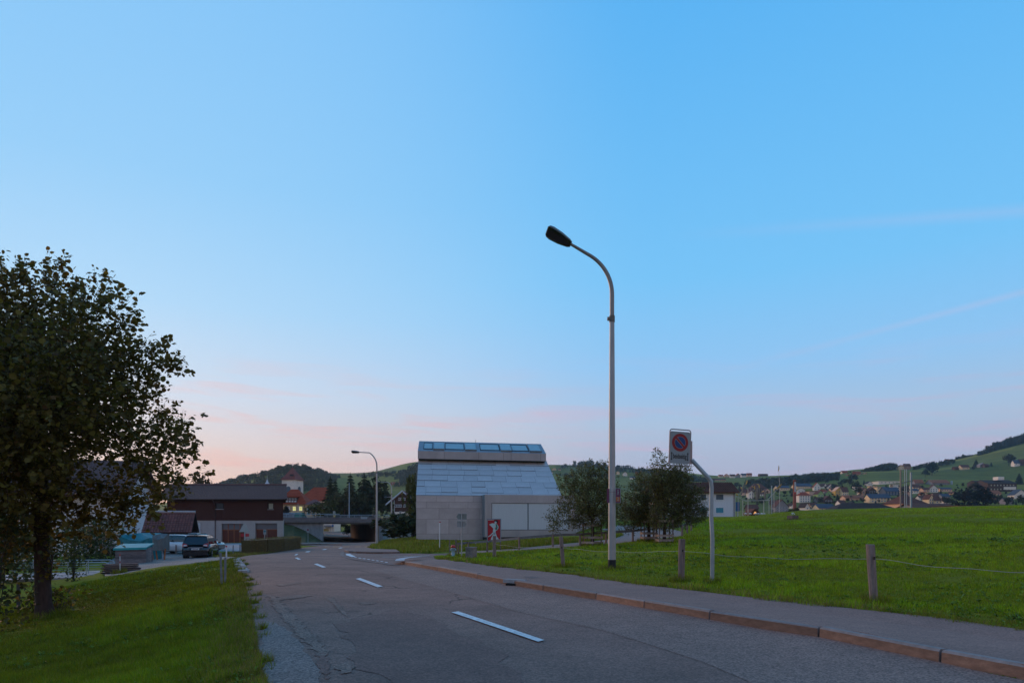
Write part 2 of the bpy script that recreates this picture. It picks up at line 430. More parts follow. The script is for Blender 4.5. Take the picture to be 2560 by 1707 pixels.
def sheet(name, poly, mat, lift, parent=None, skirt=0.0, cell=0.02, bound=None, kind=None):
    """draped surface: poly in world x,y; lift is a number or a function of arrays x,y"""
    P = []
    for i, a in enumerate(poly):
        b = poly[(i + 1) % len(poly)]; L = math.hypot(b[0] - a[0], b[1] - a[1]); d = max(0.15, cell * 0.7 * min(abs(a[1]), abs(b[1])))
        n = max(1, int(L / d)); P += [(a[0] + (b[0] - a[0]) * k / n, a[1] + (b[1] - a[1]) * k / n) for k in range(n)]
    ys = [p[1] for p in P]; y0, y1 = max(2.5, min(ys)), max(ys)
    rows = np.exp(np.arange(math.log(y0), math.log(y1), cell)); q = []
    xs = [p[0] for p in P]
    for y in rows:
        st = max(0.12, cell * y); xx = np.arange(min(xs), max(xs), st) + (hash(round(y, 3)) % 7) / 7 * st * 0.3
        ok = inside(P, xx, np.full(len(xx), y)); q += [(x, y) for x in xx[ok]]
    n = len(P)
    allp = [Vector(p) for p in P] + [Vector(p) for p in q]
    vs, es, fs, *_ = delaunay_2d_cdt(allp, [(i, (i + 1) % n) for i in range(n)], [], 1, 1e-5)
    X = np.array([v.x for v in vs]); Y = np.array([v.y for v in vs])
    Z = H(X, Y) + (lift(X, Y) if callable(lift) else lift)
    verts = [(float(a), float(b), float(c)) for a, b, c in zip(X, Y, Z)]
    faces = [tuple(f) for f in fs]
    if skirt > 0:
        cnt = {}
        for f in faces:
            for i in range(len(f)):
                e = (f[i], f[(i + 1) % len(f)]); k = (min(e), max(e)); cnt.setdefault(k, []).append(e)
        low = {}
        for k, e in cnt.items():
            if len(e) == 1:
                a, b = e[0]
                for v in (a, b):
                    if v not in low: low[v] = len(verts); verts.append((verts[v][0], verts[v][1], verts[v][2] - skirt))
                faces.append((b, a, low[a], low[b]))
    me = bpy.data.meshes.new(name); me.from_pydata(verts, [], faces); me.materials.append(mat); me.update()
    bm = bmesh.new(); bm.from_mesh(me); bmesh.ops.recalc_face_normals(bm, faces=bm.faces[:])
    up = sum(f.normal.z * f.calc_area() for f in bm.faces)
    if up < 0: bmesh.ops.reverse_faces(bm, faces=bm.faces[:])
    bm.to_mesh(me); bm.free()
    o = link(name, me, parent)
    if kind: o["kind"] = kind
    return o
# ================================================================== ground, roads and paths
def asphalt(name, base, tint=(1.0, 0.965, 0.99), speck=0.5, crack=0.0, stain=0.25, rough=0.82):
    m = bpy.data.materials.new(name); m.use_nodes = True; t = m.node_tree; b = t.nodes["Principled BSDF"]
    g = t.nodes.new("ShaderNodeNewGeometry"); P = g.outputs["Position"]
    def noise(sc, det=5, ro=0.6):
        n = t.nodes.new("ShaderNodeTexNoise"); n.inputs["Scale"].default_value = sc; n.inputs["Detail"].default_value = det
        n.inputs["Roughness"].default_value = ro; t.links.new(P, n.inputs["Vector"]); return n.outputs[0]
    def mr(v, a, c, lo, hi):
        n = t.nodes.new("ShaderNodeMapRange"); t.links.new(v, n.inputs[0])
        for i, k in enumerate((a, c, lo, hi)): n.inputs[i + 1].default_value = k
        return n.outputs[0]
    def mul(a, c):
        n = t.nodes.new("ShaderNodeMath"); n.operation = 'MULTIPLY'
        t.links.new(a, n.inputs[0])
        if hasattr(c, "links"): t.links.new(c, n.inputs[1])
        else: n.inputs[1].default_value = c
        return n.outputs[0]
    v = mr(noise(0.35, 6, 0.62), 0.3, 0.7, 1 - stain, 1 + stain)
    v = mul(v, mr(noise(2.1, 6, 0.65), 0.3, 0.7, 0.88, 1.12))
    vo = t.nodes.new("ShaderNodeTexVoronoi"); vo.inputs["Scale"].default_value = 55; t.links.new(P, vo.inputs["Vector"])
    sp = t.nodes.new("ShaderNodeSeparateColor"); t.links.new(vo.outputs["Color"], sp.inputs[0])
    v = mul(v, mr(sp.outputs[0], 0.0, 1.0, 1 - speck * 0.7, 1 + speck))
    if crack > 0:
        nz_ = t.nodes.new("ShaderNodeTexNoise"); nz_.inputs["Scale"].default_value = 1.4; nz_.inputs["Detail"].default_value = 5; t.links.new(P, nz_.inputs["Vector"])
        ad = t.nodes.new("ShaderNodeVectorMath"); ad.operation = 'MULTIPLY_ADD'; t.links.new(nz_.outputs[1], ad.inputs[0]); ad.inputs[1].default_value = (0.9, 0.9, 0); t.links.new(P, ad.inputs[2])
        ve = t.nodes.new("ShaderNodeTexVoronoi"); ve.feature = 'DISTANCE_TO_EDGE'; ve.inputs["Scale"].default_value = 0.55; t.links.new(ad.outputs[0], ve.inputs["Vector"])
        line = mr(ve.outputs["Distance"], 0.004, 0.02, 0.0, 1.0)
        mask = mr(noise(0.5, 3), 0.50, 0.62, 0.0, crack)
        one = t.nodes.new("ShaderNodeMath"); one.operation = 'SUBTRACT'; one.inputs[0].default_value = 1.0
        inv = t.nodes.new("ShaderNodeMath"); inv.operation = 'SUBTRACT'; inv.inputs[0].default_value = 1.0; t.links.new(line, inv.inputs[1])
        t.links.new(mul(inv.outputs[0], mask), one.inputs[1]); v = mul(v, one.outputs[0])
    sc_ = t.nodes.new("ShaderNodeVectorMath"); sc_.operation = 'SCALE'; sc_.inputs[0].default_value = tuple(base * k for k in tint)
    t.links.new(v, sc_.inputs[3]); t.links.new(sc_.outputs[0], b.inputs["Base Color"])
    b.inputs["Roughness"].default_value = rough; b.inputs["Specular IOR Level"].default_value = 0.35
    bp = t.nodes.new("ShaderNodeBump"); bp.inputs["Strength"].default_value = 0.6; bp.inputs["Distance"].default_value = 0.008
    t.links.new(sp.outputs[1], bp.inputs["Height"]); t.links.new(bp.outputs[0], b.inputs["Normal"])
    return m

m_road = asphalt("asphalt_worn", 0.125, crack=0.75, stain=0.30, tint=(1.62, 0.91, 0.70))
m_strip = asphalt("asphalt_gritty", 0.145, tint=(1.5, 0.92, 0.72), speck=0.6, stain=0.14)
m_patch = asphalt("asphalt_repair_dark", 0.105, tint=(1.72, 0.90, 0.70), stain=0.18)
m_patch2 = asphalt("asphalt_repair_pale", 0.150, tint=(1.32, 0.95, 0.82), speck=0.7, stain=0.15)
m_crumble = asphalt("asphalt_crumbled", 0.135, tint=(1.5, 0.93, 0.72), speck=0.7, stain=0.4)
m_walk = asphalt("asphalt_pavement", 0.15, tint=(1.55, 0.91, 0.71), speck=0.35, stain=0.14)
m_path = asphalt("asphalt_path", 0.18, tint=(1.45, 0.93, 0.74), stain=0.1)
m_gravel = asphalt("gravel", 0.15, tint=(1.1, 0.99, 0.9), speck=0.8, stain=0.35)
m_yard = asphalt("concrete_yard", 0.27, tint=(1.0, 0.98, 1.0), speck=0.2, stain=0.15)
m_paint = M("road_paint", (0.66, 0.67, 0.66), 0.75, var=0.38, scale=11, world=True)
m_paint_y = M("road_paint_yellow", (0.60, 0.33, 0.12), 0.7, var=0.2, scale=6, world=True)
m_granite = M("kerb_granite", (0.23, 0.19, 0.175), 0.8, var=0.22, scale=9, bump=0.3, bscale=60, rand=0.12)
m_rust = M("kerb_face_stained", (0.225, 0.120, 0.078), 0.85, var=0.35, scale=5, bump=0.3, bscale=40, rand=0.15, stretch=(1, 1, 3))
m_sett = M("pale_sett_stone", (0.42, 0.42, 0.43), 0.8, var=0.2, scale=9, bump=0.3, rand=0.2)

# --- polygons surveyed on the photograph, converted to ground coordinates
KERB = px_poly([(2800, 1745), (2560, 1700), (2360, 1657), (2140, 1607), (1960, 1578), (1795, 1552), (1640, 1525), (1490, 1498), (1380, 1480), (1280, 1463), (1190, 1445), (1110, 1429), (1050, 1418), (1012, 1411)])
WALK_OUT = px_poly([(1095, 1397), (1130, 1402), (1220, 1413), (1300, 1423), (1440, 1438), (1560, 1456), (1700, 1473), (1860, 1492), (1960, 1503), (2185, 1527), (2360, 1546), (2560, 1575), (2900, 1640)])
ROAD_LEFT = [(-0.2, 2.6), (-1.3, 4.5)] + px_poly([(655, 1707), (642, 1640), (632, 1560), (620, 1495), (606, 1440), (594, 1405), (590, 1397), (603, 1391.5), (640, 1386), (690, 1380), (730, 1374), (752, 1369)])
far_road = [(-40.5, 112), (-36.2, 129), (-41, 142), (-54, 176), (-70, 215), (-45, 240), (-39, 200), (-41.2, 175), (-25.6, 130.5), (-23.5, 122)]
ROAD_R2 = px_poly([(940, 1360), (930, 1366), (917, 1371), (990, 1377), (1000, 1382.5), (1072, 1383.5), (1140, 1381), (1150, 1384), (1085, 1391), (1095, 1397)])
road_poly = ROAD_LEFT + px_poly([(800, 1364)]) + far_road + ROAD_R2 + px_poly([(1100, 1399), (1015, 1409)]) + KERB[::-1] + [(3.9, 4.4), (3.6, 2.6)]
def inset(P, d):
    out = []
    for i, a in enumerate(P):
        b, c = P[min(i + 1, len(P) - 1)], P[max(i - 1, 0)]; L = math.hypot(b[0] - c[0], b[1] - c[1]); out.append((a[0] + (b[1] - c[1]) / L * d, a[1] - (b[0] - c[0]) / L * d))
    return out
walk_poly = inset(KERB, 0.085) + px_poly([(1002, 1409), (1004, 1404), (1030, 1400), (1060, 1398)]) + WALK_OUT
path_poly = px_poly([(1140, 1381), (1180, 1377.5), (1230, 1375), (1300, 1371), (1383, 1362), (1457, 1355), (1503, 1350.5), (1522, 1348), (1541, 1344), (1556, 1338), (1545, 1330), (1500, 1324), (1540, 1313), (1585, 1313), (1655, 1320), (1687, 1324), (1708, 1330), (1703, 1338.5),
                     (1679, 1343.5), (1642, 1347.5), (1606, 1350), (1580, 1353), (1538, 1359), (1503, 1361.5), (1450, 1365), (1383, 1369), (1300, 1375), (1230, 1379), (1180, 1382), (1150, 1384)])
lot_poly = px_poly([(262, 1440), (300, 1437), (400, 1417), (500, 1406), (545, 1400.5), (590, 1396.8), (588, 1392.5), (530, 1391), (525, 1383), (470, 1378), (370, 1380), (290, 1390), (262, 1412)])
yard_poly = px_poly([(330, 1374), (470, 1377), (545, 1377.5), (612, 1377), (640, 1369), (690, 1362), (660, 1357), (430, 1358), (330, 1362)])
island_poly = px_poly([(861, 1378.5), (872, 1381), (905, 1382.7), (992, 1383), (998, 1381), (990, 1376.5), (930, 1374.5), (917, 1371), (890, 1371.5), (868, 1375)])
refuge_poly = px_poly([(742, 1362.5), (800, 1361), (855, 1362.5), (842, 1359), (800, 1357.5), (742, 1358.5)])
SHEETS = [road_poly, walk_poly, path_poly, lot_poly, yard_poly, island_poly]

def seg_dist(poly, X, Y, closed=False):
    D = np.full(np.shape(X), 1e9); n = len(poly)
    for i in range(n if closed else n - 1):
        ax, ay = poly[i]; bx, by = poly[(i + 1) % n]; dx_, dy_ = bx - ax, by - ay; L = dx_ * dx_ + dy_ * dy_ + 1e-9
        t = np.clip(((X - ax) * dx_ + (Y - ay) * dy_) / L, 0, 1)
        D = np.minimum(D, np.hypot(X - ax - t * dx_, Y - ay - t * dy_))
    return D

# --- one ground sheet out to the hills
def make_ground():
    cols = np.concatenate([np.arange(-3000, -140, 110), np.arange(-140, 2700, 9), np.arange(2700, 5600, 110)]).astype(float)
    rows = np.exp(np.concatenate([np.arange(math.log(2.6), math.log(150), 0.017), np.arange(math.log(150), math.log(3600), 0.022)]))
    PX, YY = np.meshgrid(cols, rows); n0, n1 = PX.shape
    s = s_at(PX.ravel(), YY.ravel()).reshape(PX.shape)
    X = (PX - CX) / F * YY; Z = s * YY / F
    # small unevenness of meadow and hillside
    amp = np.clip((YY - 300) / 900, 0, 1)
    Z += amp * 3.0 * (np.sin(X / 61 + YY / 97) * np.sin(X / 143 - YY / 71) + 0.5 * np.sin(X / 29 + 1.7) * np.sin(YY / 41))
    amp2 = np.clip((YY - 12) / 20, 0, 1) * np.clip((160 - YY) / 60, 0, 1)
    Z += amp2 * 0.05 * np.sin(X / 2.3 + YY / 5.1) * np.sin(YY / 3.7 - X / 6.0)
    nearm = YY < 260
    Xn, Yn = X[nearm], YY[nearm]
    low = np.zeros(Xn.shape)
    for p in SHEETS:
        ins = inside(p, Xn, Yn)
        low = np.maximum(low, np.where(ins, 0.22, 0.0))
    Z[nearm] -= low
    X = np.clip(X, -3900, 3900)
    idx = np.arange(n0 * n1).reshape(n0, n1)
    q = np.stack([idx[:-1, :-1], idx[:-1, 1:], idx[1:, 1:], idx[1:, :-1]], -1).reshape(-1, 4)
    V = np.stack([X, YY, Z], -1).reshape(-1, 3)
    k = len(V)
    V = np.concatenate([V, np.array([(-3900, -700, -7), (3900, -700, -7), (3900, 3650, -7), (-3900, 3650, -7)], float)])  # unseen low plane, added to keep sky light from coming up from below
    q = np.concatenate([q, [[k, k + 1, k + 2, k + 3]]])
    return np_mesh("ground", V, q, m_ground, smooth=True)

def ground_material():
    m = bpy.data.materials.new("meadow"); m.use_nodes = True; t = m.node_tree; b = t.nodes["Principled BSDF"]
    g = t.nodes.new("ShaderNodeNewGeometry"); P = g.outputs["Position"]
    def noise(sc, det=6, ro=0.6):
        n = t.nodes.new("ShaderNodeTexNoise"); n.inputs["Scale"].default_value = sc; n.inputs["Detail"].default_value = det; n.inputs["Roughness"].default_value = ro
        t.links.new(P, n.inputs["Vector"]); return n.outputs[0]
    def ramp(v, stops):
        r = t.nodes.new("ShaderNodeValToRGB")
        while len(r.color_ramp.elements) < len(stops): r.color_ramp.elements.new(0.5)
        for e, (p, c) in zip(r.color_ramp.elements, stops): e.position = p; e.color = (*c, 1)
        t.links.new(v, r.inputs[0]); return r.outputs[0]
    nearc = ramp(noise(1.1, 8, 0.7), [(0.3, (0.10, 0.11, 0.004)), (0.55, (0.165, 0.18, 0.005)), (0.75, (0.21, 0.225, 0.009))])
    # pasture parcels in random tones, the yellower ones standing for evening-lit areas
    vo = t.nodes.new("ShaderNodeTexVoronoi"); vo.inputs["Scale"].default_value = 0.006; t.links.new(P, vo.inputs["Vector"])
    parcel = t.nodes.new("ShaderNodeSeparateColor"); t.links.new(vo.outputs["Color"], parcel.inputs[0])
    farc = ramp(parcel.outputs[0], [(0.0, (0.105, 0.112, 0.018)), (0.5, (0.145, 0.142, 0.020)), (0.85, (0.195, 0.178, 0.022)), (1.0, (0.245, 0.205, 0.026))])
    fine = ramp(noise(0.05, 8, 0.65), [(0.3, (0.7, 0.72, 0.7)), (0.7, (1.2, 1.2, 1.2))])
    mm = t.nodes.new("ShaderNodeMix"); mm.data_type = 'RGBA'; mm.blend_type = 'MULTIPLY'; mm.inputs[0].default_value = 1
    t.links.new(farc, mm.inputs[6]); t.links.new(fine, mm.inputs[7])
    sp = t.nodes.new("ShaderNodeSeparateXYZ"); t.links.new(P, sp.inputs[0])
    mr = t.nodes.new("ShaderNodeMapRange"); t.links.new(sp.outputs[1], mr.inputs[0]); mr.inputs[1].default_value = 110; mr.inputs[2].default_value = 330
    mx = t.nodes.new("ShaderNodeMix"); mx.data_type = 'RGBA'; t.links.new(mr.outputs[0], mx.inputs[0]); t.links.new(nearc, mx.inputs[6]); t.links.new(mm.outputs[2], mx.inputs[7])
    t.links.new(mx.outputs[2], b.inputs["Base Color"]); b.inputs["Roughness"].default_value = 0.95; b.inputs["Specular IOR Level"].default_value = 0.1
    bp = t.nodes.new("ShaderNodeBump"); bp.inputs["Strength"].default_value = 0.7; bp.inputs["Distance"].default_value = 0.05
    t.links.new(noise(9, 5, 0.7), bp.inputs["Height"]); t.links.new(bp.outputs[0], b.inputs["Normal"])
    return m
m_ground = ground_material()
ground_o = link("ground", make_ground()); ground_o["kind"] = "structure"

road = sheet("road", road_poly, m_road, 0.0, skirt=0.3, cell=0.03, kind="structure")
wk = lambda X, Y: 0.125 * (1 - np.clip(seg_dist(KERB, X, Y) / 1.6, 0, 1)) + 0.012
pavement = sheet("pavement", walk_poly, m_walk, wk, skirt=0.3, cell=0.02, kind="structure")
path = sheet("path", path_poly, m_path, 0.012, skirt=0.3, cell=0.02, kind="structure")
lot = sheet("gravel_lot", lot_poly, m_gravel, 0.02, skirt=0.3, cell=0.03, kind="structure")
yard = sheet("yard", yard_poly, m_yard, 0.02, skirt=0.3, cell=0.03, kind="structure")
island = sheet("corner_pavement", island_poly, m_walk, 0.12, skirt=0.4, cell=0.02, kind="structure")
refuge = sheet("roadside_pavement", refuge_poly, m_walk, 0.15, skirt=0.5, cell=0.03, kind="structure")

# repairs in the carriageway (each its own patch with a ragged edge)
def patch(pts, mat, lift, amp=0.05, seg=0.25, name="asphalt_patch"):
    p = px_poly(pts)
    return sheet(name, rough_poly(p, amp, seg), mat, lift, parent=road, cell=0.02)
strip = KERB[:13]
inner = px_poly([(2350, 1850), (2120, 1780), (1880, 1707), (1760, 1655), (1640, 1616), (1500, 1573), (1300, 1530), (1150, 1487), (1040, 1456), (975, 1437), (930, 1424)])
e_in = [(a[0] - 0.02, a[1]) for a in strip]
sheet("resurfaced_lane", rough_poly(inner[::-1], 0.02, 0.4)[:-1] and (inner + [(-3.6, 25.2)] + strip[::-1]), m_strip, 0.004, parent=road, cell=0.02)
patch([(650, 1707), (648, 1620), (655, 1560), (668, 1548), (720, 1575), (765, 1625), (800, 1680), (812, 1740), (700, 1760)], m_patch2, 0.004)
patch([(672, 1492), (690, 1487), (712, 1512), (745, 1548), (790, 1590), (812, 1618), (818, 1640), (790, 1632), (755, 1600), (720, 1560), (690, 1525)], m_crumble, 0.006, 0.06, 0.10)
patch([(790, 1640), (812, 1632), (822, 1660), (826, 1700), (806, 1690)], m_patch, 0.006, 0.05, 0.10)
patch([(840, 1665), (872, 1655), (892, 1668), (884, 1682), (848, 1684)], m_crumble, 0.0085, 0.04, 0.1)
patch([(818, 1497), (830, 1492), (862, 1525), (872, 1542), (848, 1528)], m_crumble, 0.006, 0.05, 0.12)
patch([(895, 1505), (930, 1502), (938, 1509), (905, 1512)], m_crumble, 0.0062, 0.04, 0.12)
patch([(680, 1497), (740, 1487), (785, 1489), (745, 1495), (690, 1502)], m_crumble, 0.0064, 0.05, 0.12)
patch([(850, 1560), (1000, 1520), (1120, 1560), (1250, 1640), (1300, 1720), (1000, 1720), (880, 1640)], m_patch, 0.0045, 0.12, 0.3)
patch([(690, 1460), (745, 1455), (750, 1459), (700, 1465)], m_crumble, 0.006, 0.05, 0.15)

# lane strokes and other paint
def paint(name, pts, mat=m_paint, lift=0.017, parent=road):
    p = px_poly(pts); return sheet(name, p, mat, lift, parent=parent, cell=0.02)
for q in ([(1128.7, 1532), (1145.7, 1529.5), (1361, 1602), (1345, 1606)], [(889, 1447.5), (900, 1445.2), (957, 1466.5), (944, 1468.8)],
          [(784.5, 1410.4), (793, 1409), (815.5, 1418), (806.6, 1419.4)], [(737, 1394.8), (743, 1393.6), (752.5, 1398), (746, 1399.4)],
          [(735.5, 1388.2), (740, 1385), (746, 1384.2), (742, 1387.6)], [(762, 1380.2), (767.5, 1378), (777, 1377.6), (771.6, 1380)],
          [(804, 1374.2), (810, 1372.4), (818, 1372.2), (812.4, 1374.2)], [(845, 1370.2), (850.8, 1368.4), (858, 1368.4), (852.5, 1370.3)]):
    paint("lane_stroke", q)
for k in range(8):       # broken give-way line along the side road
    x, y = 884 + k * 11.0, 1393.2 + k * 1.75
    paint("give_way_mark", [(x, y), (x + 2.5, y - 0.9), (x + 9, y + 0.1), (x + 6.5, y + 1.1)])
paint("painted_island", [(864, 1384), (874, 1384), (889, 1391), (880, 1392.5), (866, 1388)])
for a, b_ in ((812, 824), (832, 852), (858, 874), (888, 902), (912, 920)):
    paint("yellow_mark", [(a, 1366.2), (b_, 1365.9), (b_, 1366.7), (a, 1367)], m_paint_y)
for k in range(3):
    paint("yellow_arrow", [(810 + k * 9.5, 1335), (815 + k * 9.5, 1335), (816.5 + k * 9.5, 1337.2), (812 + k * 9.5, 1337)], m_paint_y)
# pale paved bands round the corners
def band(pts, w, mat, lift, name, parent):
    p = px_poly(pts); L = []; Rr = []
    for i, a in enumerate(p):
        b_ = p[min(i + 1, len(p) - 1)]; c = p[max(i - 1, 0)]
        d = Vector((b_[0] - c[0], b_[1] - c[1])).normalized(); n = Vector((-d.y, d.x)) * w / 2
        L.append((a[0] + n.x, a[1] + n.y)); Rr.append((a[0] - n.x, a[1] - n.y))
    return sheet(name, L + Rr[::-1], mat, lift, parent=parent, cell=0.01)
band([(859, 1379), (854, 1384), (855, 1388), (864, 1392.8), (886, 1398.2), (925, 1404.2), (966, 1409.7), (996, 1413.5)], 0.22, m_patch2, 0.018, "gutter_band", road)
band([(999, 1411), (1001.5, 1406.5), (1012, 1403.5), (1034, 1400.6), (1058, 1398.8)], 0.35, m_sett, 0.16, "paved_band", pavement)
band([(955, 1392), (1020, 1390.3), (1075, 1388.6)], 0.12, m_paint, 0.018, "centre_line", road)

# granite kerb stones, one by one
def kerb_row(poly, parent, length, top, w=0.11, down=0.3, skip=0.0, lift=0.0):
    pts = [Vector(p) for p in poly]; seg = []; acc = 0.0
    S_ = [0.0]
    for a, b_ in zip(pts, pts[1:]): S_.append(S_[-1] + (b_ - a).length)
    def pos(s):
        for i in range(len(pts) - 1):
            if s <= S_[i + 1]: return pts[i].lerp(pts[i + 1], (s - S_[i]) / max(1e-6, S_[i + 1] - S_[i]))
        return pts[-1]
    s = skip; r = random.Random(3)
    while s < S_[-1] - 0.25:
        L = min(length * r.uniform(0.88, 1.12), S_[-1] - s)
        a, b_ = pos(s + 0.016), pos(s + L - 0.016); d = (b_ - a).normalized(); n = Vector((d.y, -d.x))  # n points to the road if poly runs away from camera with road on its left
        za, zb = h1(a.x, a.y), h1(b_.x, b_.y)
        j = r.uniform(-0.010, 0.010)
        m = MB()
        sec = lambda p, z: [(p.x - n.x * 0.02, p.y - n.y * 0.02, z - down), (p.x + n.x * 0.0, p.y + n.y * 0.0, z + top - 0.025), (p.x + n.x * 0.02, p.y + n.y * 0.02, z + top + j), (p.x + n.x * w, p.y + n.y * w, z + top + j), (p.x + n.x * w, p.y + n.y * w, z - down)]
        A_, B_ = sec(a, za), sec(b_, zb); c = Vector(((a.x + b_.x) / 2, (a.y + b_.y) / 2, (za + zb) / 2))
        A_ = [tuple(Vector(p) - c) for p in A_]; B_ = [tuple(Vector(p) - c) for p in B_]
        m.add(A_ + B_, [(0, 1, 6, 5)], 1); m.add(A_ + B_, [(1, 2, 7, 6), (2, 3, 8, 7), (3, 4, 9, 8), (4, 0, 5, 9), (4, 3, 2, 1, 0), (5, 6, 7, 8, 9)], 0)
        m.build("kerb_stone", [m_granite, m_rust], parent, tuple(c))
        s += L
KERB_D = [(p[0] - 0.0, p[1]) for p in KERB]
kerb_row(KERB_D, pavement, 1.8, 0.137)
kerb_row(px_poly([(1000, 1382.5), (905, 1382.9), (872, 1381.2), (861, 1378.5), (868, 1375)])[::-1][::-1], island, 1.2, 0.13, skip=0)
for k in range(9):
    q = hit(589.5 + k * 2.3 + 0.12 * k * k * 0.15, 1398.5 + k * 3.9)
    MB().box((0, 0, 0.02), (0.30, 0.34 + 0.1 * (k % 3), 0.12), rz=0.25 + 0.05 * (k % 4)).build("sett_stone", m_sett, road, tuple(q))
# gully inlet in the kerb and service cover on the pavement
q = hit(1288, 1463)
g = MB(); g.box((0.0, 0.06, 0.10), (0.62, 0.16, 0.09), rz=-0.62, mi=0); g.box((0.0, -0.02, 0.02), (0.5, 0.10, 0.055), rz=-0.62, mi=1)
g.build("gully_inlet", [M("concrete_grey", (0.34, 0.32, 0.31), 0.85, var=0.2, scale=8, bump=0.2), M("black_gap", (0.004, 0.004, 0.004), 0.9, var=0)], pavement, tuple(q + Vector((0.0, 0, 0))))
sheet("service_cover", px_poly([(1306, 1449.5), (1330, 1445.5), (1350, 1449), (1328, 1453)]), M("rusty_cast_iron", (0.16, 0.085, 0.065), 0.7, var=0.25, scale=12), lambda X, Y: wk(X, Y) + 0.006, parent=pavement)

# ================================================================== grass (nobody could count it)
m_blade = attr_tint(M("grass_blade", (1.0, 1.0, 1.0), 0.6, var=0.0, spec=0.25, trans=0.25))
def grass(name, region_px, n, yr, hgt, label_seed, wid=0.0045, tone=(0.205, 0.275, 0.004), yellow=0.0, edge=None, over=0.16):
    g_ = np.random.default_rng(label_seed)
    poly = px_poly(dense(region_px, 40))
    xs = [p[0] for p in poly]; ys = [p[1] for p in poly]
    a0, a1 = min(x / y for x, y in poly), max(x / y for x, y in poly)
    Y = np.exp(g_.uniform(math.log(yr[0]), math.log(yr[1]), n)); X = g_.uniform(a0, a1, n) * Y
    ok = inside(poly, X, Y)
    for p in SHEETS: 
        ok &= ~(inside(p, X, Y) & (seg_dist(p, X, Y, True) > 0.02 + over * vnoise(X, Y, 0.35, 5) ** 2 * vnoise(X, Y, 1.3, 6) * 2))
    X, Y = X[ok], Y[ok]; Z = H(X, Y) - 0.015; k = len(X)
    pat = 1.5 * (vnoise(X, Y, 0.22, 1) - .5) + 1.3 * (vnoise(X, Y, 0.8, 2) - .5) + 1.2 * (vnoise(X, Y, 3.2, 3) - .5) + 0.8 * (vnoise(X, Y, 11, 4) - .5)
    hh = hgt * (0.5 + 0.85 * g_.random(k)) * np.clip(1 + 0.55 * pat, .3, 2.2) * np.clip(0.85 + Y / 90, 0.85, 1.35)
    ww = wid * (0.7 + 0.7 * g_.random(k)) * np.clip(Y / 9, 1, 7)
    th = g_.uniform(0, 2 * PI, k); ln = hh * g_.uniform(0.1, 0.75, k); ld = g_.uniform(0, 2 * PI, k)
    cx, sx = np.cos(th) * ww, np.sin(th) * ww
    b0 = np.stack([X - cx, Y - sx, Z], -1); b1 = np.stack([X + cx, Y + sx, Z], -1); tp = np.stack([X + np.cos(ld) * ln, Y + np.sin(ld) * ln, Z + hh], -1)
    V = np.stack([b0, b1, tp], 1).reshape(-1, 3); T = np.arange(3 * k).reshape(-1, 3)
    v = (0.62 + 0.76 * g_.random(k)) * np.clip(1 + 0.42 * pat, .35, 1.9); dry = (g_.random(k) < yellow + 0.03)
    if edge is not None: dry |= g_.random(k) < np.clip(1.0 - seg_dist(edge, X, Y) / 0.8, 0, 1) * 0.55
    c = np.array(tone)[None, :] * v[:, None] * np.stack([0.72 + 0.45 * g_.random(k) - 0.10 * pat, np.ones(k), 0.8 + 0.6 * g_.random(k)], -1)
    c[dry] = np.array((0.20, 0.15, 0.045)) * v[dry][:, None]
    o = link(name, np_mesh(name, V, T, m_blade, tint=np.repeat(c, 3, 0))); o["kind"] = "stuff"
    return o
grass("meadow_grass", [(1150, 1384), (1240, 1380), (1383, 1370), (1538, 1360), (1606, 1351), (1710, 1339), (1722, 1318), (1740, 1298), (1840, 1291), (2000, 1278), (2200, 1272), (2560, 1264), (2800, 1260), (2850, 1640), (2560, 1580), (2360, 1552), (2185, 1532), (1960, 1508), (1700, 1478), (1440, 1443), (1300, 1428), (1130, 1407), (1085, 1399), (1085, 1391)],
      560000, (7.0, 105), 0.080, 1, edge=WALK_OUT, over=0.22)
grass("roadside_grass", [(-260, 1860), (-260, 1640), (-100, 1540), (0, 1520), (130, 1475), (300, 1438), (430, 1419), (545, 1402), (588, 1398), (596, 1412), (608, 1446), (622, 1500), (636, 1560), (650, 1640), (668, 1720), (700, 1850)],
      330000, (5.2, 36), 0.075, 2, tone=(0.165, 0.185, 0.003), over=0.7, edge=ROAD_LEFT)
grass("bank_grass", [(918, 1372), (940, 1361), (965, 1350), (985, 1341), (1040, 1335), (1045, 1350), (1210, 1356), (1440, 1345), (1560, 1332), (1560, 1338), (1541, 1345), (1500, 1350), (1383, 1362), (1300, 1371), (1180, 1377), (1072, 1383), (1000, 1382), (990, 1377), (930, 1375)],
      120000, (36, 110), 0.16, 3, tone=(0.155, 0.170, 0.008), yellow=0.08)
grass("verge_grass", [(440, 1384), (530, 1385), (600, 1380), (640, 1378), (700, 1376), (735, 1373), (690, 1380), (640, 1386), (600, 1391), (588, 1393), (530, 1391.5), (440, 1387)],
      40000, (34, 75), 0.10, 4, tone=(0.135, 0.130, 0.012), yellow=0.35)

